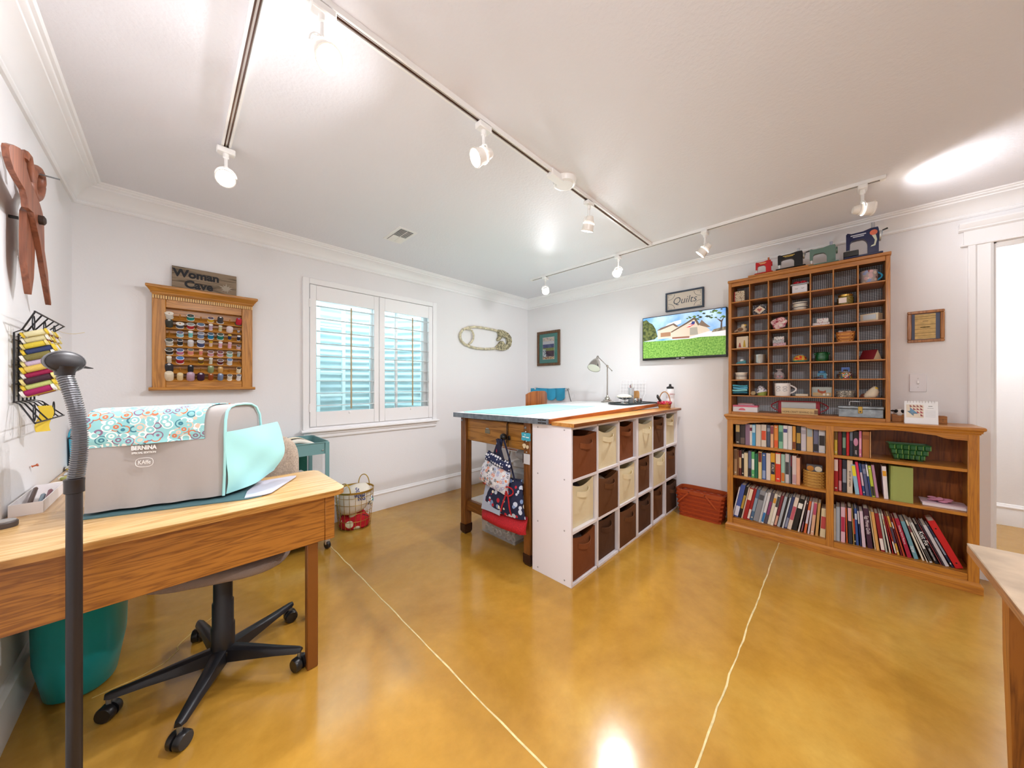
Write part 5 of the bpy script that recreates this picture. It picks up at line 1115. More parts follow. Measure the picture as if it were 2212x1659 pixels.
# light switch
sw = thing('light_switch', 'white single toggle light switch plate on the wall', 'light switch', (XC, -.386, 1.228))
MB().box(-.006, 0, -.038, .038, -.062, .062, .003).build('plate', M('#e9e7ea', .4), sw)
MB().obox((-.009, 0, .003), (.012, .009, .020), (0, R(22), 0), .001).build('toggle', M('#f2f2f2', .3), sw)
for z in (-.03, .03): MB().lathe_dir([(.001, 0), (.003, 0), (.002, .001), (.001, .0012)], (-.006, 0, z), (-1, 0, 0), 8).build('screw', M('#c8c8c8', .4), sw)
# Quilts sign
qs = framed('quilts_sign', 'navy framed cream sign with the word Quilts above the television', 1.088, 1.955, .352, .192, .016, M('#3d4a5c', .5), .024, cat='sign')
MB().box(-.014, -.002, -.161, .161, .016, .176).build('panel', M('#d8cfc2', .7), qs, smooth=0)
SLT = M('#4a5460', .6)
text('lettering', 'Quilts', .098, SLT, qs, (-.0145, 0, .096), FC, shear=.28, bold=-.0006, sx=.92)
for sy in (-1, 1):
    for sz in (-1, 1):
        c = Vector((-.0145, sy*.150, .096+sz*.070))
        MB().tube([(c.x, c.y-sy*.003, c.z-sz*.028), (c.x, c.y-sy*.002, c.z), (c.x, c.y-sy*.034, c.z)], .0014, 5).build('corner_line', SLT, qs)
        MB().tube([(c.x, c.y-sy*.060*cos(R(90*q_/8)), c.z-sz*.050*sin(R(90*q_/8))) for q_ in range(9)], .0016, 5).build('corner_arc', SLT, qs)
# television
tv = thing('television', 'flat television showing a house with a green lawn', 'television', (XC, 1.103, 1.467))
MB().box(-.055, -.012, -.386, .386, 0, .452, .004).build('casing', M('#1a1a1d', .3), tv)
MB().box(-.012, 0, -.12, .12, .12, .33).build('wall_mount', BLACK, tv, smooth=0)
scr = MB().box(-.0562, -.0551, -.377, .377, .022, .444).build('screen', M('#0d0d0f', .15), tv, smooth=0)
def px(u, v): return (.377-.754*u, .022+.422*v)      # u from the viewer's side, v up
sheet_n = [0]
def shape(name, pts, c, em=.33, mat=None):
    sheet_n[0] += 1; x = -.0563-.00012*sheet_n[0]
    MB().prism([px(u, v) for u, v in pts], 'x', x, x+.00008).build(name, mat or M(c, .5, emit=em), scr, smooth=0)
def emis(c1, c2, sc_, em=.33):
    m, nt, b = _new('screen_' + c1.strip('#')); L = nt.links
    n = nt.nodes.new('ShaderNodeTexNoise'); n.inputs['Scale'].default_value = sc_; n.inputs['Detail'].default_value = 6
    tc = nt.nodes.new('ShaderNodeTexCoord'); r = nt.nodes.new('ShaderNodeValToRGB'); r.color_ramp.elements[0].color = lin(c1); r.color_ramp.elements[1].color = lin(c2)
    r.color_ramp.elements[0].position = .35; r.color_ramp.elements[1].position = .65
    L.new(tc.outputs['Object'], n.inputs['Vector']); L.new(n.outputs['Fac'], r.inputs['Fac']); L.new(r.outputs['Color'], b.inputs['Emission Color']); L.new(r.outputs['Color'], b.inputs['Base Color'])
    b.inputs['Emission Strength'].default_value = em; return m
shape('picture_sky', [(0, .3), (1, .3), (1, 1), (0, 1)], '', mat=emis('#4f93dc', '#bcd8f2', 5))
shape('picture_cloud', [(.28, .72), (.34, .80), (.42, .84), (.50, .86), (.50, .78), (.40, .72)], '#e6eef6')
shape('picture_lawn', [(0, 0), (1, 0), (1, .40), (.72, .42), (.45, .40), (0, .42)], '', mat=emis('#4c7f2a', '#86b052', 70))
shape('picture_drive', [(.32, .47), (.42, .41), (.60, .40), (.72, .42), (1, .40), (1, .52), (.80, .53), (.66, .47), (.5, .46)], '#e3dde0')
shape('picture_trees', [(0, .42), (0, .94), (.05, .96), (.09, .88), (.13, .84), (.17, .72), (.20, .52), (.16, .46)], '', mat=emis('#26361c', '#6d7440', 40))
shape('picture_house', [(.20, .45), (.20, .66), (.40, .79), (.46, .70), (.66, .84), (.72, .68), (.80, .62), (.84, .54), (.74, .50), (.60, .44), (.36, .46)], '#cdbfae')
shape('picture_roof', [(.185, .66), (.24, .72), (.41, .80), (.47, .71), (.44, .70), (.40, .76), (.24, .67)], '#6d5a4c')
shape('picture_roof', [(.37, .60), (.56, .78), (.665, .89), (.72, .70), (.70, .68), (.655, .83), (.56, .74), (.38, .58)], '#63503f')
shape('picture_roof', [(.71, .70), (.74, .80), (.78, .72), (.84, .62), (.80, .62), (.72, .68)], '#7a6656')
shape('picture_porch', [(.24, .50), (.24, .60), (.37, .60), (.37, .50)], '#9a7458')
shape('picture_garage', [(.605, .48), (.605, .65), (.69, .65), (.70, .48)], '#a09a8e')
shape('picture_brick', [(.39, .43), (.39, .47), (.60, .46), (.60, .42)], '#8c5f4c')
for k in range(4): shape('picture_flag', [(.56+.012*k, .66+.03*k), (.60+.012*k, .665+.03*k), (.66, .72+.02*k), (.655, .735+.02*k)], ('#c23a44', '#e8dcdc', '#c23a44', '#e8dcdc')[k])
shape('picture_flag', [(.62, .72), (.66, .725), (.665, .785), (.63, .79)], '#2b3a7c')
shape('picture_hedge', [(.85, .50), (.87, .56), (.93, .58), (1, .60), (1, .52)], '', mat=emis('#5c5248', '#9a8f78', 40))
rnd = random.Random(3)
for k in range(26):
    u = .56+.44*rnd.random()**.8; v = 1-.22*rnd.random()*(.3+u*.7); s_ = .012+.018*rnd.random()
    shape('picture_leaf', [(u-s_, v), (u, min(1, v+s_*.9)), (min(1, u+s_), v+.0), (min(1, u+s_*.3), v-s_)], ('#2c3a20', '#46602c', '#5c7a38')[k % 3])
shape('picture_trunk', [(.945, .55), (.95, .70), (.90, .80), (.955, .74), (.99, .82), (.965, .70), (.965, .55)], '#4f433c')
MB().box(-.058, -.0552, -.03, .0, .006, .013).build('badge', M('#e2e2e4', .3), tv, smooth=0)
MB().box(-.058, -.0552, .02, .045, .006, .012).build('badge', M('#c8c8cc', .3), tv, smooth=0)
# ---------------------------------------------------------------- bookcase
bcs = thing('bookcase', 'honey oak bookcase with arched valances and a moulded base', 'bookcase', (3.275, .0425, 0))
ox, oy = 3.275, .0425
def B(name, x0, x1, y0, y1, z0, z1, m_='y', b=.002, par=bcs, mm=None): return MB().box(x0-ox, x1-ox, min(y0, y1)-oy, max(y0, y1)-oy, z0, z1, b).build(name, mm or OAK[m_], par)
for y0, y1 in ((.669, .650), (-.565, -.584), (.053, .034)): B('side_panel', 3.29, 3.535, y0, y1, .06, .925, 'z')
for y0, y1 in ((.669, .629), (.064, .023), (-.543, -.584)): B('stile', 3.272, 3.2905, y0, y1, .06, .928, 'z')
B('back_panel', 3.528, 3.540, .669, -.584, .06, .925, 'z', 0, mm=wood('#96511c', '#6d340c', 'z', .4, 12))
for z in (.718, .457):
    B('shelf', 3.280, 3.528, .6495, .0535, z-.020, z, 'y'); B('shelf', 3.280, 3.528, .0335, -.5645, z-.020, z, 'y')
B('bottom_shelf', 3.278, 3.528, .6495, -.5645, .085, .104, 'y'); B('bottom_rail', 3.274, 3.29, .629, -.543, .058, .104, 'y')
for ya, yb in ((.629, .064), (.023, -.543)):
    w_ = ya-yb; P = [(ya, .926), (ya, .886), (ya-.07, .889), (ya-.09, .893), (ya-.115, .905), (ya-.15, .908)]
    P += [(ya-.15-(w_-.30)*i/8, .908+.012*sin(pi*i/8)) for i in range(1, 8)]
    P += [(yb+.15, .908), (yb+.115, .905), (yb+.09, .893), (yb+.07, .889), (yb, .886), (yb, .926)]
    MB().prism([(a-oy, b) for a, b in P], 'x', -.002, .014).build('valance', OAK['y'], bcs, smooth=30)
def mould(name, prof, z_unused=None, par=bcs):
    """a moulding wrapped round the two ends and the front; prof: (offset outward, z)"""
    n = len(prof); xb = 3.54-ox
    rings = [[(xb, .669+d-oy, z) for d, z in prof], [(-.003-d, .669+d-oy, z) for d, z in prof], [(-.003-d, -.584-d-oy, z) for d, z in prof], [(xb, -.584-d-oy, z) for d, z in prof]]
    return MB().loft(rings).build(name, OAK['y'], par, smooth=20)
mould('cornice', [(-.012, .922), (.004, .922), (.006, .930), (.012, .932), (.010, .936), (.014, .946), (-.012, .946)])
mould('base_moulding', [(-.014, 0), (.012, 0), (.012, .046), (.006, .052), (.003, .062), (-.014, .062)])
B('top', 3.250, 3.540, .689, -.606, .946, .967, 'y', .005)
# books: cover, page block, title band
def book(shelf, i, yc, w_, h, col, band, z, lean=0., x=None, cat='book', extra='', prev=None):
    th = R(lean); d = .13+.05*((i*7) % 5)/5
    cut = 0 if prev is None else h*abs(math.tan(th)-math.tan(R(prev)))
    w2 = max((w_-cut)*cos(th)-.0008, .004); yc -= min(cut, w_*.7)/2
    x = 3.306+.008*((i*5) % 4)/3 if x is None else x
    size = 'thin ' if w2 < .0125 else ('thick ' if w2 > .027 else '')
    bits = ('%s%s %s, %s on the %s' % (size, cname(col), cat, ordn(i), shelf)) + extra
    t = thing('book', bits, 'book', (x, yc, z + abs(sin(th))*w2/2), rot=(th, 0, 0), group='books on the ' + shelf.split(' from')[0])
    c = min(.0022, w2*.2); hw = w2/2
    P = [(0, -hw), (d, -hw), (d, -hw+c), (c, -hw+c), (c, hw-c), (d, hw-c), (d, hw), (0, hw), (-.0015, hw*.5), (-.0015, -hw*.5)]
    MB().prism(P, 'z', 0, h).build('cover', M(col, .5), t, smooth=20)
    MB().box(c+.0002, d-.003, -hw+c+.0001, hw-c-.0001, .003, h-.004).build('pages', M('#e6dcc8', .8), t, smooth=0)
    if band:
        k = i % 4; z0, z1 = ((.62, .97), (.04, .34), (.30, .72), (.70, .86))[k]
        MB().box(-.0024, -.0012, -hw*.86, hw*.86, h*z0, h*z1).build('title_band', M(band, .5), t, smooth=0)
        if i % 3 == 0: MB().box(-.0026, -.0012, -hw*.5, hw*.5, h*(.08 if k != 1 else .9), h*(.12 if k != 1 else .94)).build('publisher_mark', M('#d8d0c0', .5), t, smooth=0)
    return t, w2
DOWN = Matrix(((0, 0, -1), (0, -1, 0), (-1, 0, 0))).to_euler()
def spine(t, s, size, col, z, sx=1., y=0.):
    text('lettering', s, size, M(col, .6), t, (-.0031, y, z), DOWN, .0002, sx=sx)
zb = {'1': .7185, '2': .4575, '3': .1045}
for i, (y, w_, h, c, b_) in enumerate(BL1): book('top left bookcase shelf from its outer end', i, y, w_, h/1000-.004, c, b_, zb['1'])
for i, (y, w_, h, c, b_) in enumerate(BL2):
    t, w2 = book('middle left bookcase shelf from its outer end', i, y, w_, h/1000-.004, c, b_ if i != 11 else '', zb['2'])
    if i == 11:
        MB().box(-.0024, -.0012, -w2*.42, w2*.42, .05, .145).build('title_band', M('#16203c', .5), t, smooth=0); spine(t, 'ITALY', .022, '#efe6d0', .10)
for i, (y, w_, h, c, b_) in enumerate(BL3): book('bottom left bookcase shelf from its outer end', i, y, w_, h/1000-.004, c, b_, zb['3'], 11. if i < 20 else 11-1.2*(i-19), prev=11. if i <= 20 else 11-1.2*(i-20))
for i, (y, w_, h, c, b_) in enumerate(BR1):
    t, w2 = book('top right bookcase shelf from the centre post', i, y, w_, h/1000-.004, c, b_ if i != 5 else '', zb['1'])
    if i == 5:
        spine(t, 'KNIT', .013, '#efe4ec', .028)
        MB().sph((-.004, 0, .10), (.004, .012, .028), 10, 6).build('pink_flower', M('#c88aa8', .7), t)
for i, (y, w_, h, c, b_) in enumerate(BR2):
    t, w2 = book('middle right bookcase shelf from the centre post', i, y, w_, h/1000-.004, c, '' if i == 3 else (b_ if len(b_) != 4 else '#c08890'), zb['2'], -6. if 4 <= i <= 10 else (-3. if i == 11 else 0))
    if i == 3: spine(t, 'BOOK OF YARN', .015, '#4a2a20', .10)
for i, (y, w_, h, c, b_, ln) in enumerate(BR3):
    sp = {10: ('Egg Money Quilts', .024, '#efe4ec', .155, .72), 26: ('Knit Fix', .030, '#f2f2f4', .15, .9), 22: ('new', .030, '#e6ecee', .06, .8), 21: ('Knitting Stitch Patterns', .013, '#f0d8e0', .14, .95)}.get(i)
    t, w2 = book('bottom right bookcase shelf from the centre post', i, y, w_, h/1000-.004, c, b_ if not sp else '', zb['3'], -ln*1.2, None, 'binder' if i == 31 else 'book', prev=-(BR3[i-1][5] if i else 0)*1.2)
    if sp: spine(t, sp[0], sp[1], sp[2], sp[3], sp[4])
    if i == 26: spine(t, 'Problem Solving for Knitters', .010, '#f2f2f4', .055, .62)
    if i == 31:
        for z in (.03, .23): MB().lathe_dir([(.001, 0), (.004, 0), (.004, .001), (.001, .001)], (-.0016, 0, z), (-1, 0, 0), 10).build('rivet', BLACK, t)
# other things on the bookcase shelves
wk = thing('round_basket', 'round gold wicker basket on the middle left bookcase shelf', 'basket', (3.375, .128, .4575))
weave(wk, .064, .064, .062, .062, .115, 11, 32, [M('#c79a4a', .55), M('#b0803a', .55)], 1.)
pk = thing('fabric_packet', 'small packet of round paper pieces standing in the wicker basket', 'packet', (3.36, .128, .463))
MB().box(-.012, .012, -.045, .045, 0, .155, .003).build('packet', M('#5a5a60', .4), pk)
for k in (-1, 1): MB().lathe_dir([(.001, 0), (.02, 0), (.02, .002), (.001, .002)], (-.0121, .022*k, .125), (-1, 0, 0), 18).build('paper_round', M(('#e8dcc0', '#c8842c')[(k+1)//2], .6), pk)
pl = thing('ceramic_planter', 'green glazed ceramic planter with a brick pattern on the top shelf', 'planter', (3.40, -.325, .7185), R(6))
GG = M('#1c5a2a', .12, spec=.7, var=.3, vscale=30); GH = M('#6d9a48', .15, spec=.6)
MB().loft([[(-.032*k, -.088*k2, z), (.032*k, -.088*k2, z), (.032*k, .088*k2, z), (-.032*k, .088*k2, z)] for k, k2, z in ((1, .72, .008), (1.25, .86, .05), (1.5, 1.05, .108), (1.42, 1.01, .108), (1.1, .8, .03))]).build('bowl', GG, pl, smooth=0)
for z, k, k2, o_ in ((.02, 1.08, .78, 0), (.052, 1.3, .92, .5), (.084, 1.48, 1.04, 0)):
    n_ = 6
    for i in range(n_): 
        y0 = (-1+2*(i+.06)/n_)*.088*k2; y1 = (-1+2*(i+.94)/n_)*.088*k2
        MB().box(-.032*k-.006, -.032*k+.004, y0, y1, z-.011, z+.020, .004).build('relief_brick', GG, pl)
        MB().box(-.032*k-.0066, -.032*k-.004, y0, y0+.004, z-.009, z+.018, .001).build('glaze_ridge', GH, pl)
for y in (-.05, .05): MB().box(-.025, .025, y-.012, y+.012, 0, .009).build('foot', GG, pl)
gb = thing('green_box_file', 'large sage green slipcase on the middle right shelf', 'slipcase', (3.302, -.291, .4575))
MB().loft([[(0, -.049, z), (.17, -.049, z), (.17, .049, z), (.03, .049, z), (.006, .045, z), (0, .036, z)] for z in (0, .225)]).build('case', M('#98a45a', .6), gb, smooth=30)
pkg = thing('ribbon_package', 'clear package topped with a pink ribbon flower on the middle right shelf', 'package', (3.36, -.463, .4575))
MB().box(-.05, .06, -.085, .085, 0, .022, .003).build('box', M('#e6dde4', .25), pkg)
MB().box(-.055, .065, -.09, .09, .0221, .026, .001).build('lid', M('#dcc4d2', .15), pkg)
for k in range(11):
    a = 2*pi*k/11; MB().sph((.022*cos(a)*1.2, .01+.032*sin(a), .034+.006*(k % 3)), (.017, .021, .006), 10, 6).build('ribbon_petal', M('#cf8aa4', .7), pkg)
MB().sph((0, .01, .044), (.014, .016, .010), 10, 6).build('ribbon_heart', M('#dba0b4', .7), pkg)
# ---------------------------------------------------------------- pigeonhole cabinet
pg = thing('pigeonhole_cabinet', 'oak pigeonhole cabinet lined with gingham standing on the bookcase', 'cabinet', (3.31, .2115, .967))
px_, py_, pz_ = 3.31, .2115, .967
def Pg(name, x0, x1, y0, y1, z0, z1, m_, b=.001): return MB().box(x0-px_, x1-px_, min(y0, y1)-py_, max(y0, y1)-py_, z0-pz_, z1-pz_, b).build(name, m_ if not isinstance(m_, str) else PGW[m_], pg)
PGW = {a: wood('#b9782f', '#9a5e26', a, .4, 18) for a in 'xyz'}
CE = [.646, .521, .398, .273, .149, .026, -.097, -.223]; RZ = [1.907, 1.777, 1.646, 1.514, 1.382, 1.252, 1.121]
Pg('side_board', 3.31, 3.54, .668, .6465, .967, 2.072, 'z', .002); Pg('side_board', 3.31, 3.54, -.2235, -.245, .967, 2.072, 'z', .002)
Pg('top_board', 3.300, 3.54, .672, -.249, 2.072, 2.094, 'y', .003); Pg('top_rail', 3.311, 3.325, .646, -.223, 2.040, 2.0715, 'y'); Pg('bottom_board', 3.311, 3.54, .646, -.223, .967, .988, 'y')
def gingham():
    m, nt, b = _new('gingham'); L = nt.links; tc = nt.nodes.new('ShaderNodeTexCoord'); sp = nt.nodes.new('ShaderNodeSeparateXYZ'); L.new(tc.outputs['Object'], sp.inputs[0])
    outs = []
    for ax_ in ('Y', 'Z'):
        a = nt.nodes.new('ShaderNodeMath'); a.operation = 'MULTIPLY'; a.inputs[1].default_value = 88; L.new(sp.outputs[ax_], a.inputs[0])
        f_ = nt.nodes.new('ShaderNodeMath'); f_.operation = 'FRACT'; L.new(a.outputs[0], f_.inputs[0])
        g = nt.nodes.new('ShaderNodeMath'); g.operation = 'LESS_THAN'; g.inputs[1].default_value = .27; L.new(f_.outputs[0], g.inputs[0]); outs.append(g)
    s_ = nt.nodes.new('ShaderNodeMath'); s_.operation = 'ADD'; L.new(outs[0].outputs[0], s_.inputs[0]); L.new(outs[1].outputs[0], s_.inputs[1])
    h = nt.nodes.new('ShaderNodeMath'); h.operation = 'MULTIPLY'; h.inputs[1].default_value = .5; L.new(s_.outputs[0], h.inputs[0])
    r = nt.nodes.new('ShaderNodeValToRGB'); r.color_ramp.interpolation = 'CONSTANT'
    r.color_ramp.elements[0].color = lin('#e9eaec'); r.color_ramp.elements[1].position = .4; r.color_ramp.elements[1].color = lin('#66717a'); e_ = r.color_ramp.elements.new(.9); e_.color = lin('#2a3238')
    L.new(h.outputs[0], r.inputs['Fac']); L.new(r.outputs['Color'], b.inputs['Base Color']); b.inputs['Roughness'].default_value = .9; return m
GNG = gingham()
Pg('gingham_back', 3.533, 3.539, .646, -.223, .988, 2.072, GNG, 0)
for z in RZ: Pg('shelf', 3.312, 3.5325, .6462, -.2232, z-.004, z+.005, 'y')
zt_l = [2.0715]+[z-.0042 for z in RZ]
for r_ in range(7):
    for c_ in range(1, 7):
        if r_ == 6 and c_ == 3: continue
        Pg('divider', 3.315, 3.5325, CE[c_]+.0035, CE[c_]-.0035, RZ[r_]+.0052, zt_l[r_], 'z', .0005)
Pg('display_plank', 3.305, 3.50, .53, .13, 2.0942, 2.108, 'y', .002)
def cell(c_, r_, dy=0., x=3.372): return (x, (CE[c_]+CE[c_+1])/2+dy, (RZ[r_]+.0053) if r_ < 7 else .9882)
def item(name, label, cat, c_, r_, dy=0., x=3.372, rz=0.): return thing(name, label, cat, cell(c_, r_, dy, x), rz)
CB = 'in the pigeonhole cabinet'
o = item('floral_notebook', 'small cream floral notebook with red spine, top row of pigeonholes', 'notebook', 0, 0, .015)
MB().box(-.006, .006, -.035, .032, 0, .095).build('cover', dots('#e2d6bc', ['#6a4a3a', '#b0584a', '#4a4030'], 140, .35), o, smooth=0); MB().box(-.0065, .0065, .0321, .04, 0, .095, .002).build('spine', M('#b83a34', .6), o)
o = item('house_box', 'white house-shaped box with grey lid and red bow, top row of pigeonholes', 'box', 3, 0, .0)
MB().box(-.03, .03, -.044, .044, 0, .062, .002).build('box', M('#e6e6ec', .5), o); MB().box(-.036, .036, -.053, .053, .0622, .074, .002).build('lid', M('#9aa0a4', .5), o)
for k in (-1, 1): MB().sph((0, .018*k, .086), (.018, .024, .012), 12, 7).build('bow_loop', dots('#c0182c', ['#f0e0e0'], 130, .25), o, smooth=80)
for y in (-.018, .018): MB().tube([(-.0305, y-.008+.004*i, .038-.003*sin(pi*i/4)) for i in range(5)], .0012, 5).build('closed_eye', M('#4a4a50', .6), o)
o = item('flower_mug', 'grey floral mug with a bright blue handle, top row of pigeonholes', 'mug', 6, 0, .01)
MB().lathe([(.001, 0), (.040, 0), (.042, .004), (.043, .088), (.040, .088), (.038, .006), (.001, .006)], n=24).build('cup', dots('#a89e9c', ['#c9a4a8', '#8f9cc0', '#dac8b8', '#8a5a5a'], 45, .5), o)
MB().tube([(0, -.040-.022*sin(pi*i/10), .018+.055*i/10) for i in range(11)], .005, 8).build('handle', M('#2ea4d8', .3), o)
o = item('heart_card_box', 'striped box with a cream diamond and heart, second row of pigeonholes', 'box', 1, 1)
MB().box(-.018, .018, -.046, .046, 0, .086, .001).build('box', dots('#3a3c44', ['#c8c8c8'], 150, .3), o); MB().prism([(0, .008), (.038, .043), (0, .078), (-.038, .043)], 'x', -.0195, -.018).build('diamond', M('#e0cdb4', .6), o, smooth=0)
MB().prism([(0, .026), (.016, .044), (.014, .053), (.006, .055), (0, .050), (-.006, .055), (-.014, .053), (-.016, .044)], 'x', -.0205, -.0196).build('heart', M('#b8685a', .6), o, smooth=0)
for k in range(2):
    o = thing('striped_bowl', 'cream bowl with a navy band, %s of the stacked pair in the second row' % ('lower', 'upper')[k], 'bowl', (3.372, .211, RZ[1]+.0055+.030*k), 0, 0, None) if 0 else item('striped_bowl', 'cream bowl with a navy band, %s of the stacked pair in the second row' % ('lower', 'upper')[k], 'bowl', 3, 1); o.location.z += .028*k
    MB().lathe([(.001, 0), (.030, 0), (.041, .018), (.045, .034), (.042, .034), (.038, .02), (.02, .006), (.001, .005)], n=24).build('bowl', M('#e6e0d2', .35), o); MB().lathe([(.0432, .022), (.0446, .0265), (.0452, .0265), (.0439, .022)], n=24, cap=False).build('stripe', M('#1c2440', .4), o)
o = item('button_jar', 'glass jar of buttons with a gold lid, second row of pigeonholes', 'jar', 5, 1)
MB().lathe([(.001, 0), (.038, 0), (.041, .006), (.042, .052), (.036, .062), (.001, .062)], n=24).build('jar', M('#8a7a3c', .15, var=.5, vscale=90), o); MB().lathe([(.001, .0622), (.037, .0622), (.038, .074), (.034, .077), (.001, .077)], n=24).build('lid', M('#c8a050', .25, .8), o)
MB().box(-.0435, -.041, -.006, .034, .014, .050).build('paper_label', M('#e8d8d0', .6), o, smooth=0)
o = item('toy_bird', 'cream stuffed bird with a yellow beak, third row of pigeonholes', 'toy bird', 0, 2)
MB().sph((0, 0, .026), (.026, .038, .024), 16, 9).build('body', M('#d8c4a4', .9), o, smooth=80); MB().sph((-.002, -.012, .056), (.018, .018, .020), 14, 8).build('head', M('#dccaac', .9), o, smooth=80)
MB().cyl((-.012, -.022, .064), (-.02, -.04, .060), .007, .001, n=8).build('beak', M('#e0b83c', .6), o); MB().prism([(.03, .018), (.055, .008), (.05, .026), (.03, .034)], 'x', -.006, .006).build('tail', M('#a8907a', .9), o); MB().sph((-.022, .006, .028), (.008, .022, .014), 10, 6).build('wing', M('#7a5a44', .9), o)
o = item('rose_tin', 'pink rose-printed shaped tin, third row of pigeonholes', 'tin', 2, 2)
MB().prism([(.045+.0*a, 0) if 0 else ((.046+.006*sin(5*a))*cos(a)*1.05, .0512+(.045+.005*sin(4*a))*sin(a)) for a in [2*pi*i/30 for i in range(30)]], 'x', -.012, .012).build('body', dots('#d8a4ac', ['#b8606c', '#e8ccc8', '#f0e4dc', '#a84a5a'], 48, .6), o); MB().sph((-.013, -.018, .078), (.006, .02, .018), 12, 7).build('rose', dots('#d89aa8', ['#b0485c', '#ecd4d0'], 80, .5), o)
for k, (h_, w_, z) in enumerate(((.022, .046, 0), (.030, .032, .0225))):
    o = item('pattern_box', 'white printed box, %s of two in the third row of pigeonholes' % ('lower', 'upper')[k], 'box', 4, 2, .004-.008*k); o.location.z += z
    MB().box(-.02, .02, -w_, w_, 0, h_, .001).build('box', dots('#e8e4e2', ['#c89aa4', '#9ab0a8'], 90, .3), o)
o = item('cream_carton', 'tilted cream printed carton, third row of pigeonholes', 'carton', 6, 2, -.002, 3.375, R(-24))
MB().box(-.03, .03, -.045, .045, 0, .052, .001).build('box', M('#d9cbb0', .6), o); MB().box(-.0312, -.03, -.035, .03, .012, .044).build('paper_label', M('#c3ccd4', .6), o, smooth=0)
o = item('picture_card', 'white card with two painted folk figures, fourth row of pigeonholes', 'card', 0, 3, -.004)
MB().box(-.0015, .0015, -.041, .041, 0, .102).build('card', M('#e8dcc4', .7), o, smooth=0)
for y, c, h_ in ((.018, '#b0584a', .05), (-.014, '#c8a83c', .07)): MB().prism([(y-.010, .012), (y+.010, .012), (y+.006, h_*.7), (y+.003, h_), (y-.003, h_), (y-.006, h_*.7)], 'x', -.0022, -.0015).build('painted_figure', M(c, .7), o, smooth=0)
o = item('wood_stick', 'little wooden ruler lying in the fourth row of pigeonholes', 'ruler', 1, 3, -.01); MB().box(-.004, .004, -.026, .03, 0, .006, .001).build('stick', M('#b87a34', .6), o)
for k in range(3):
    o = item('stamp_box', '%s printed box in the fourth row, %s of the stack' % (('pink', 'grey', 'white')[k], ('bottom', 'middle', 'top')[k]), 'box', 2, 3, (-.003, .004, .0)[k]); o.location.z += .0255*k
    MB().box(-.02, .02, -.040+.004*k, .040-.005*k, 0, .025, .001).build('box', dots(('#d8b4bc', '#b8bcc0', '#e2e0de')[k], ['#7a7a80', '#c88a9a'], 100, .3), o)
o = item('splint_basket', 'woven splint basket holding papers, fourth row of pigeonholes', 'basket', 5, 3)
weave(o, .040, .040, .050, .050, .072, 6, 24, [M('#c98638', .55), M('#a8662a', .55)], .6)
for k, (y, c) in enumerate(((.028, '#c8c4cc'), (-.02, '#b89a8a'))): MB().obox((0, y, .048), (.03, .022, .07), (R(8-16*k), 0, 0)).build('paper', M(c, .7), o)
o = item('baby_shoe', 'tiny teal ceramic shoe, fifth row of pigeonholes', 'shoe', 0, 4, .004)
MB().loft([[(.013*k*cos(a), y+.0*cos(a), .003+z*(.5+.5*sin(a))) for a in [2*pi*i/14 for i in range(14)]] for y, k, z in ((.034, .6, .012), (.024, 1, .018), (.006, 1.1, .022), (-.012, 1.05, .026), (-.028, .9, .030), (-.034, .5, .026))]).build('upper', M('#4f98a4', .4), o, smooth=60); MB().box(-.014, .014, -.035, .036, 0, .004, .001).build('sole', M('#e8e4dc', .5), o)
MB().sph((0, -.004, .032), (.010, .014, .012), 10, 7).build('bow', M('#dfeaea', .7), o)
o = item('silver_tin', 'hammered silver canister, fifth row of pigeonholes', 'canister', 1, 4); MB().lathe([(.001, 0), (.040, 0), (.041, .003), (.041, .068), (.042, .07), (.042, .074), (.001, .074)], n=28).build('can', M('#b4babc', .3, .85, bump=.5, bscale=120), o)
o = item('painted_turtle', 'orange and yellow painted ceramic turtle on a teal base, fifth row', 'figurine', 3, 4)
MB().lathe([(.001, .056), (.018, .053), (.032, .043), (.041, .028), (.043, .0125), (.001, .0122)], n=20).build('shell', dots('#d8b048', ['#c83a24', '#e8dcb8', '#d8702c', '#8a2a1c'], 55, .5), o, smooth=80); MB().lathe([(.001, .002), (.045, .002), (.052, .008), (.05, .011), (.001, .012)], n=24).build('base', M('#2f9088', .4), o)
o = item('green_jar', 'dark green glass jar, fifth row of pigeonholes', 'jar', 4, 4); MB().lathe([(.001, 0), (.030, 0), (.036, .008), (.038, .040), (.033, .052), (.033, .06), (.035, .064), (.030, .068), (.028, .06), (.001, .055)], n=26).build('body', M('#136a3c', .06, spec=.8, trans=.3), o)
for k in (-1, 1): MB().tube([(0, k*(.033+.008*sin(pi*i/6)), .05+.014*i/6) for i in range(7)], .004, 6).build('ear', M('#136a3c', .1), o)
o = item('prism_book', 'dark red folded tent book with cream ends, fifth row', 'book', 6, 4, .0, 3.375, R(-42))
MB().prism([(-.03, 0), (.03, 0), (0, .068)], 'y', -.040, .05).build('cover', M('#7a1420', .6), o, smooth=0); MB().prism([(-.028, .001), (.028, .001), (0, .064)], 'y', -.0415, -.0401).build('end_paper', M('#d8c4a0', .7), o, smooth=0)
o = item('striped_crock', 'small cream crock with navy stripes, sixth row of pigeonholes', 'crock', 0, 5, .004); MB().lathe([(.001, 0), (.038, 0), (.041, .005), (.041, .05), (.044, .052), (.044, .060), (.038, .060), (.036, .008), (.001, .008)], n=26).build('pot', M('#e4dccc', .35), o)
for z in (.022, .034): MB().lathe([(.0412, z), (.0416, z), (.0416, z+.004), (.0412, z+.004)], n=26, cap=False).build('stripe', M('#2a3450', .4), o)
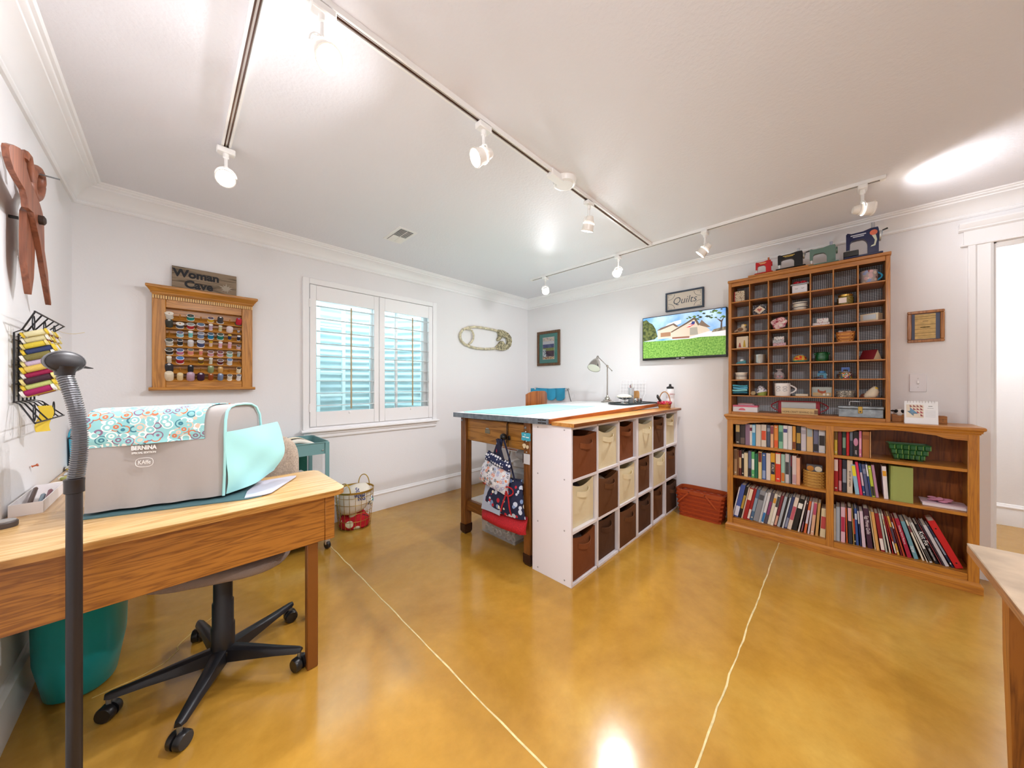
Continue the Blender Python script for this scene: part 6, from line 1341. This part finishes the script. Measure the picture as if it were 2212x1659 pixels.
o = item('candy_bag', 'clear cellophane bag with pink sweets, sixth row of pigeonholes', 'bag', 2, 5); MB().loft([[(.026*k*cos(a)*(1+.12*sin(5*a)), .036*k*sin(a), z) for a in [2*pi*i/18 for i in range(18)]] for k, z in ((.7, 0), (1, .015), (.9, .045), (.4, .062), (.25, .066), (.7, .082))]).build('wrap', M('#a8a0a4', .12), o, smooth=50)
for k in range(4): MB().sph((-.024, -.016+.011*k, .02+.008*(k % 2)), .008, 8, 6).build('sweet', M(('#c8949c', '#8a7a7c')[k % 2], .3), o)
def minimachine(o, c, c2, s_=1.):
    MB().box(-.010*s_, .010*s_, -.026*s_, .026*s_, 0, .006*s_, .001).build('base', M(c2, .4), o)
    P = [(-.024, .006), (-.010, .006), (-.010, .022), (-.006, .028), (.012, .028), (.014, .020), (.022, .020), (.024, .040), (-.020, .042), (-.025, .036)]
    MB().prism([(a*s_, b*s_) for a, b in P], 'x', -.007*s_, .007*s_).build('arm', M(c, .3), o, smooth=30)
    MB().lathe_dir([(.001, 0), (.010*s_, 0), (.010*s_, .004*s_), (.001, .004*s_)], (0, -.025*s_, .028*s_), (0, -1, 0), 12).build('wheel', STEEL, o)
o = item('mini_machine', 'tiny blue model sewing machine, sixth row of pigeonholes', 'figurine', 4, 5); minimachine(o, '#3c8aa8', '#384a8a', 1.05)
MB().lathe([(.020, .0445), (.022, .0445), (.022, .058), (.001, .062)], n=14).build('thimble_top', M('#3a7ab0', .3), o)
o = item('bead_jar', 'glass bead jar with a blue sewing machine on its lid, sixth row', 'jar', 5, 5); MB().lathe([(.001, 0), (.032, 0), (.035, .005), (.035, .036), (.030, .044), (.001, .044)], n=24).build('jar', dots('#7a6a50', ['#b83a4a', '#d8b04a', '#3a5a8a', '#e0dcd0', '#4a8a5a'], 120, .6, .15), o)
MB().lathe([(.001, .0442), (.034, .0442), (.034, .050), (.001, .050)], n=24).build('lid', M('#8a7a6a', .3, .6), o); MB().prism([(-.022, .05), (-.014, .05), (-.012, .066), (.010, .066), (.012, .05), (.020, .05), (.020, .082), (-.022, .082)], 'x', -.008, .008).build('lid_machine', M('#3a62b0', .3), o)
for k in range(4):
    o = item('fat_quarter', '%s folded fabric, %s from the bottom in the last divided row' % (('dark teal', 'aqua', 'sky blue', 'blue green')[k], ordn(k)), 'fabric', 0, 6, .003*(k % 2), 3.37, R(6*k-8)); o.location.z += .0185*k
    MB().sheet(lambda u, v: (-.045+.09*v, -.052+.104*u+.003*k, .016+.003*sin(5*u+k)), 8, 4, .014).build('fold', M(('#2a6a7c', '#7fc4c8', '#5aa8c8', '#3f8fa4')[k], .9), o, smooth=50)
o = item('paper_hat', 'folded paper hat over a green paper cup, last divided row', 'paper hat', 1, 6, -.014)
MB().lathe([(.001, 0), (.030, 0), (.036, .030), (.034, .030), (.028, .003), (.001, .003)], n=20).build('cup', M('#9aa850', .7), o); MB().lathe_dir([(.038, 0), (.040, .004), (.014, .05), (.001, .056)], (0, 0, .026), (-.0, .25, 1), 20).build('hat', dots('#e2e0e2', ['#5a5f8a'], 90, .35), o)
o = item('wood_disc', 'round wooden disc leaning by the paper hat', 'disc', 1, 6, .042, 3.35); MB().lathe_dir([(.001, -.004), (.017, -.004), (.018, 0), (.017, .004), (.001, .004)], (0, 0, .018), (-1, 0, .3), 20).build('disc', M('#b09a72', .6), o)
o = thing('sheep_mug', 'white mug with line drawings of sheep in the last divided row', 'mug', (3.362, .315, RZ[6]+.0053))
MB().lathe([(.001, 0), (.046, 0), (.049, .004), (.050, .100), (.0465, .100), (.045, .006), (.001, .006)], n=30).build('cup', M('#e9e7e6', .25), o); MB().tube([(0, -.047-.036*sin(pi*i/12), .02+.065*i/12) for i in range(13)], .0055, 8).build('handle', M('#e9e7e6', .25), o)
for k, y in enumerate((.022, -.020)):
    for z in (.045, .068): MB().tube([(-math.sqrt(.0508**2-(y+.012*cos(t))**2), y+.012*cos(t), z+.008*sin(t)*(1+.2*sin(4*t))) for t in [2*pi*i/18 for i in range(18)]], .0008, 4, True).build('sheep_drawing', M('#4a4f6a', .6), o)
o = item('soap_bar', 'small cream soap bar beside the sheep mug', 'soap', 3, 6, -.012); MB().box(-.018, .018, -.038, .038, 0, .018, .004).build('bar', M('#dccfb8', .6), o)
o = item('hen_tin', 'flat tin painted with a brown hen, last divided row', 'tin', 4, 6)
MB().box(-.009, .009, -.056, .056, 0, .072, .003).build('tin', M('#a8b4b0', .5), o); MB().box(-.0102, -.009, -.050, .050, .005, .03).build('painted_straw', M('#c9ab7c', .7), o, smooth=0)
MB().prism([(-.022, .03), (.0, .022), (.022, .034), (.024, .05), (.017, .056), (.012, .044), (-.008, .040), (-.022, .048)], 'x', -.0106, -.0102).build('painted_hen', M('#a8583a', .7), o, smooth=0)
for y in (-.032, -.012): MB().prism([(y+.007*cos(a), .016+.008*sin(a)) for a in [2*pi*i/12 for i in range(12)]], 'x', -.0108, -.0102).build('painted_egg', M('#ece6da', .6), o, smooth=0)
o = item('filigree_tin', 'round silver filigree tin, last divided row of pigeonholes', 'tin', 5, 6); MB().lathe([(.001, 0), (.046, 0), (.049, .004), (.049, .038), (.051, .040), (.051, .046), (.001, .047)], n=30).build('tin', dots('#8a8880', ['#d8d4c8', '#5a5850'], 110, .4, .3), o)
o = item('toy_hen', 'white cloth hen with a yellow beak, last divided row', 'toy hen', 6, 6, -.004)
MB().loft([[(.030*k*cos(a), .036*k*sin(a)+dy, z) for a in [2*pi*i/16 for i in range(16)]] for k, dy, z in ((.75, .01, 0), (1, .006, .016), (.85, -.004, .04), (.45, -.012, .066), (.15, -.014, .078))]).build('body', M('#e0d4bc', .9), o, smooth=70); MB().cyl((-.010, -.020, .066), (-.022, -.030, .064), .007, .001, n=8).build('beak', M('#e0c030', .6), o); MB().prism([(.03, .004), (.06, .0), (.05, .022), (.03, .03)], 'x', -.008, .008).build('tail', M('#6a3a2a', .9), o)
# the open bottom row
o = thing('sewing_kit_box', 'white and pink flat box at the left of the bottom pigeonhole row', 'box', (3.375, .555, .9885))
MB().box(-.045, .045, -.085, .085, 0, .040, .001).build('box', M('#dcd8da', .4), o); MB().box(-.046, .046, -.086, .086, .0402, .054, .001).build('lid', M('#d0607a', .4), o); MB().prism([(.024*cos(pi*i/10)+.02, .012+.020*sin(pi*i/10)) for i in range(11)], 'x', -.0462, -.045).build('sun_print', M('#d06a7a', .5), o, smooth=0)
for k in range(2): MB().box(-.03, .03, -.06+.01*k, .05, .0545+.008*k, .062+.008*k, .001).build('booklet', M(('#c8a8b4', '#b88a8a')[k], .6), o)
o = thing('stitched_tray', 'red rimmed tray with a cross-stitch pattern propped in the bottom row', 'tray', (3.455, .235, .9885))
MB().box(-.004, .004, -.135, .115, .0, .098, .002).build('panel', M('#a8182c', .5), o); MB().box(-.0055, -.004, -.112, .095, .010, .088).build('pattern', dots('#dfe0dc', ['#c03048', '#3a4a7a', '#d8b84a', '#b8d0d8'], 48, .28, rnd=.1), o, smooth=0)
for k, y0 in ((1, .115), (-1, -.135)): MB().tube([(0, y0+k*.045*sin(pi*i/10), .09-.075*i/10) for i in range(11)], .004, 6).build('handle', M('#a8182c', .5), o)
o = thing('guide_box', 'tan sewing guide box lettered HOME-CRAFT in the bottom row', 'box', (3.352, .213, .9885))
MB().box(-.018, .018, -.105, .105, 0, .045, .001).build('box', M('#cdae7a', .6), o); text('lettering', 'HOME-CRAFT SEWING GU', .0205, M('#4a3420', .6), o, (-.0186, .008, .016), FC, .0002, sx=.74)
MB().box(-.0184, -.018, -.105, -.085, .006, .036).build('sticker', M('#7a5a3a', .6), o, smooth=0)
o = thing('metal_tackle_box', 'galvanised metal box with brass clasp and wire handle in the bottom row', 'tool box', (3.375, -.108, .9885))
GVZ = M('#8f989e', .45, .75, var=.35, vscale=35)
MB().box(-.05, .05, -.108, .108, 0, .058, .003).build('body', GVZ, o); MB().box(-.053, .053, -.111, .111, .0583, .078, .004).build('lid', GVZ, o); MB().box(-.056, -.0505, -.011, .011, .028, .076, .002).build('clasp', M('#b8964a', .3, .8), o)
MB().tube([(0, .052, .078), (0, .052, .102), (0, .046, .108), (0, -.046, .108), (0, -.052, .102), (0, -.052, .078)], .0028, 6).build('handle', M('#c8ccce', .25, .9), o); MB().lathe_dir([(.001, 0), (.005, 0), (.005, .002), (.001, .002)], (-.056, 0, .04), (-1, 0, 0), 10).build('lock', M('#3c3226', .4), o)
# ---------------------------------------------------------------- toy sewing machines on top
def machine(name, label, x, y, z, L_, h, c, wheel, dec=None, base=True, crank=True, pin='#a8a8ac'):
    """side view along y: needle at +y, wheel at -y; L_ overall length"""
    t = thing(name, label, 'toy sewing machine', (x, y, z), 0, 'toy sewing machines on the cabinet'); m_ = M(c, .3, spec=.4); s_ = L_; d = L_*.13
    MB().box(-d*1.5, d*1.5, -.50*s_, .50*s_, 0, .07*h, .003).build('bed', m_, t)
    n = 10; P = [(.44, .34), (.44, .93), (.40, .98), (.30, .93), (0, .94), (-.20, 1.0), (-.38, 1.0), (-.40, .9), (-.40, .0701), (-.12, .0701), (-.12, .40)]
    P += [(-.12+.18*(1-cos(R(90*i/n)))*1.0, .40+.28*sin(R(90*i/n))) for i in range(1, n)] + [(.14, .68), (.28, .66), (.33, .60), (.34, .34)]
    MB().prism([(a*s_, b*h) for a, b in P], 'x', -d*.8, d*.8).build('arm', m_, t, smooth=35)
    MB().cyl((0, .39*s_, .34*h), (0, .39*s_, .12*h), .006*s_/.12, .003*s_/.12, n=8).build('needle_bar', CHROME, t)
    MB().box(-d*.3, d*.3, .36*s_, .42*s_, .085*h, .10*h).build('presser_foot', CHROME, t, smooth=0)
    MB().lathe_dir([(.001, 0), (.15*h, 0), (.19*h, .01*s_), (.19*h, .05*s_), (.15*h, .06*s_), (.001, .06*s_)], (0, -.405*s_, .68*h), (0, -1, 0), 20).build('hand_wheel', M(wheel, .3, .5), t)
    MB().cyl((0, -.26*s_, 1.0*h), (0, -.26*s_, 1.22*h), .05*s_, n=14).build('thread_reel', M(pin, .5), t)
    MB().lathe_dir([(.001, 0), (.03*s_, 0), (.03*s_, .02*s_), (.001, .03*s_)], (0, .12*s_, .94*h), (0, 0, 1), 12).build('tension_disc', GOLD, t)
    if crank:
        MB().cyl((0, -.465*s_, .68*h), (0, -.49*s_, .86*h), .02*s_, n=8).build('crank', STEEL, t); MB().cyl((0, -.49*s_, .86*h), (0, -.62*s_, .90*h), .022*s_, .03*s_, n=10).build('crank_grip', BLACK, t)
    if dec:
        for q_ in range(2): MB().box(-d*.8-.0008, -d*.8, (dec[3]-.20+.05*q_)*s_, (dec[3]+.20-.06*q_)*s_, (.83-.06*q_)*h, (.87-.065*q_)*h, .0003).build('gilt_decal', M(dec[2], .4, .3), t)
    return t
machine('toy_machine', 'small red toy sewing machine at the left end of the cabinet top', 3.325, .428, 2.1085, .118, .098, '#b8141c', '#b8141c', ('NEW HOME', .012, '#e8d08a', .05), crank=False, pin='#b8642c')
machine('toy_machine', 'black toy sewing machine with gold lettering and a crank', 3.332, .262, 2.1085, .175, .118, '#101014', '#a8a49c', ('MERCEDES', .014, '#d8b860', .06), pin='#b8bcc4')
machine('toy_machine', 'sage green toy sewing machine between the black and navy ones', 3.336, .080, 2.0948, .165, .128, '#5f7a70', '#5f7a70', None, crank=False, pin='#a8acc0')
t = machine('toy_machine', 'largest navy toy sewing machine with an ornate red and gold decal', 3.338, -.120, 2.0948, .185, .185, '#18204a', '#c8c8c8', ('LITTLE', .015, '#c8ccd8', .12))
MB().lathe_dir([(.0125, 0), (.018, 0), (.018, .001), (.0125, .001)], (-.0198, -.05, .152), (-1, 0, 0), 20).build('decal_ring', M('#d0684a', .4), t); MB().lathe_dir([(.001, 0), (.0118, 0), (.0118, .0008), (.001, .0008)], (-.0198, -.05, .152), (-1, 0, 0), 16).build('decal_centre', M('#e8d8c8', .4), t)
MB().prism([(-.042, .135), (-.060, .135), (-.066, .10), (-.058, .062), (-.036, .058), (-.040, .066), (-.052, .072), (-.056, .10)], 'x', -.0202, -.0195).build('decal_scroll', M('#c8ccb8', .4), t)
MB().box(-.036, .036, .02, .095, .0131, .052, .003).build('work_plate', M('#141416', .3), t)
# calendar and little wooden box on the bookcase
cl = thing('desk_calendar', 'white spiral desk calendar with a blue and red quilt block', 'calendar', (3.335, -.374, .9675))
for k in (-1, 1):
    MB().add([(x+.018*k*(1-z/.142)+.0012*k*e_, y, z) for e_ in (0, 1) for x, y, z in ((0, -.068, 0), (0, .068, 0), (0, .068, .142), (0, -.068, .142))], [(0, 1, 2, 3), (4, 5, 6, 7), (0, 1, 5, 4), (1, 2, 6, 5), (2, 3, 7, 6), (3, 0, 4, 7)]).build('leaf', M('#eef0f2', .5), cl, smooth=0)
MB().box(-.018, .018, -.066, .066, 0, .003).build('foot', M('#eef0f2', .5), cl, smooth=0)
for i in range(10): MB().tube([(.006*cos(2*pi*q_/10), -.055+.0122*i, .139+.007*sin(2*pi*q_/10)) for q_ in range(10)], .0008, 4, True).build('spiral_ring', M('#c8c4c4', .3, .7), cl)
def calx(z): return -.018*(1-z/.142)-.0014
def calp(name, P, c): MB().add([(calx(z)-.0004*1-e_*.0004, y, z) for e_ in (0, 1) for y, z in P], [tuple(range(len(P))), tuple(range(len(P), 2*len(P)))]+[(i, (i+1) % len(P), len(P)+(i+1) % len(P), len(P)+i) for i in range(len(P))]).build(name, M(c, .6), cl, smooth=0)
calp('print_ground', [(.060, .038), (-.010, .038), (-.010, .120), (.060, .120)], '#e4d8c4')
calp('print_block', [(.058, .078), (.045, .080), (.045, .104), (.014, .066), (.012, .062), (.030, .062), (.030, .048)], '#7ab0d8')
for r_ in range(4):
    for c_ in range(r_, 4): y = .046-.0145*c_; z = .120-.019*r_; calp('print_triangle', [(y, z), (y, z-.015), (y-.013, z-.015)], '#c85a70')
for r_ in range(5): calp('print_line', [(-.018, .084-.009*r_), (-.058, .084-.009*r_), (-.058, .0825-.009*r_), (-.018, .0825-.009*r_)], '#c0c4c8')
calp('print_line', [(-.03, .113), (-.046, .113), (-.046, .110), (-.03, .110)], '#6a6a6e'); calp('print_line', [(-.026, .100), (-.05, .100), (-.05, .0985), (-.026, .0985)], '#8a8a8e')
wx = thing('wooden_trough', 'long narrow wooden box behind the desk calendar', 'box', (3.44, -.374, .9675))
for a in ((-.03, -.026), (.026, .03)): MB().box(a[0], a[1], -.115, .115, 0, .048, .001).build('side', PGW['y'], wx)
for y in (-.115, .111): MB().box(-.026, .026, y, y+.004, 0, .048, .001).build('end', PGW['z'], wx)
MB().box(-.026, .026, -.111, .111, 0, .004).build('bottom', PGW['y'], wx)
for z in (.018, .028): MB().lathe_dir([(.001, 0), (.002, 0), (.002, .001), (.001, .001)], (-.03, -.098, z), (-1, 0, 0), 8).build('nail', M('#3a2a1c', .5), wx)
cw = thing('fabric_cow', 'black and white stuffed cow face peeking out of the wooden box', 'toy', (3.43, -.292, .9725))
MB().sph((0, 0, .055), (.020, .026, .026), 16, 9).build('head', M('#e2e0dc', .9), cw, smooth=80)
for k in (-1, 1): MB().sph((-.012, .014*k, .064), (.010, .010, .012), 10, 7).build('eye_patch', M('#1c1c1e', .8), cw, smooth=80); MB().sph((0, .028*k, .066), (.006, .010, .006), 8, 6).build('ear', M('#2a2a2c', .8), cw)
MB().sph((-.018, 0, .044), (.008, .014, .010), 10, 7).build('muzzle', M('#d8d4cc', .8), cw, smooth=80)
# hall picture
hp = framed('hall_picture', 'framed picture on the far wall of the hallway', -1.52, 1.15, .50, .52, .03, M('#8a8270', .6), .03, XH-.001)
MB().box(-.012, -.002, -.22, .22, .03, .49).build('canvas', M('#9aa2a6', .7, var=.3, vscale=6), hp, smooth=0)
# ================================================================ FLOOR BASKET AND NEAR TABLE
pb = thing('picnic_basket', 'red-brown woven picnic basket on the floor beside the bookcase', 'basket', (3.40, .895, 0))
RB = [M('#b0461c', .5), M('#a03c1a', .5)]
weave(pb, .085, .165, .105, .195, .225, 12, 40, RB, .35, .005)
for k, (o_, z0, z1) in enumerate(((.006, .215, .246),)):
    for so in (0, -.010):
        mb = MB(); Q = [((.106+o_+so)*math.copysign(abs(cos(a))**.35, cos(a)), (.196+o_+so)*math.copysign(abs(sin(a))**.35, sin(a))) for a in [2*pi*i/48 for i in range(48)]]
        Qi = [(a*.975, b*.985) for a, b in Q]; n = 48
        mb.add([(a, b, z0) for a, b in Q]+[(a, b, z1) for a, b in Q]+[(a, b, z1) for a, b in Qi]+[(a, b, z0) for a, b in Qi], [(q_*n+i, q_*n+(i+1) % n, ((q_+1) % 4)*n+(i+1) % n, ((q_+1) % 4)*n+i) for q_ in range(4) for i in range(n)])
        mb.build('rim_band', M('#ab4a1e', .45), pb, smooth=30)
for sx_ in (-1, 1):
    x = sx_*.120
    for y0, dy in ((.075, .085), (-.055, -.085)):
        MB().obox((x, y0+dy*.5, .185), (.006, .013, .145), (R(-42 if dy < 0 else 42), 0, 0), .002).build('handle_strap', M('#b04c20', .45), pb)
        MB().lathe_dir([(.001, 0), (.006, 0), (.005, .008), (.001, .009)], (x+.003*sx_, y0, .235), (sx_, 0, 0), 10).build('handle_peg', M('#6d2410', .5), pb)
an = thing('antique_table', 'worn painted wooden table in the foreground with a split plank top', 'table', (1.17, -.60, 0))
PT_ = M('#b9a186', .6, var=.5, vscale=5); PE = wood('#9a6a3c', '#5f3a1c', 'x', .6, 10)
for k, (y0, y1) in enumerate(((-.31, -.108), (-.106, .105), (.107, .312))):
    MB().box(-.58, .58, y0, y1, .7145, .72, .002).build('plank', PT_, an); MB().box(-.58, .58, y0, y1, .69, .7142, .002).build('underside', PE, an)
for x, y in ((.485, .235), (-.485, .235), (.485, -.235), (-.485, -.235)):
    MB().loft([[(x+a*k, y+b*k, z) for a, b in ((-1, -1), (1, -1), (1, 1), (-1, 1))] for k, z in ((.016, 0), (.026, .45), (.027, .689))]).build('leg', wood('#9c6020', '#6d3c10', 'z', .5, 12), an, smooth=0)
MB().box(-.455, .455, .225, .245, .60, .689, .002).build('apron', wood('#9c6020', '#6d3c10', 'x', .5, 12), an); MB().box(-.455, .455, -.245, -.225, .60, .689, .002).build('apron', wood('#9c6020', '#6d3c10', 'x', .5, 12), an)
for x in (-.485, .485): MB().box(x-.01, x+.01, -.205, .205, .60, .689, .002).build('apron', wood('#9c6020', '#6d3c10', 'y', .5, 12), an)
for k in range(4):
    y = -.2+.13*k; MB().box(.535-.13*k, .55-.1*k+.0, y, y+.0025, .7195, .7203).build('crack', M('#4a3a2c', .9), an, smooth=0)
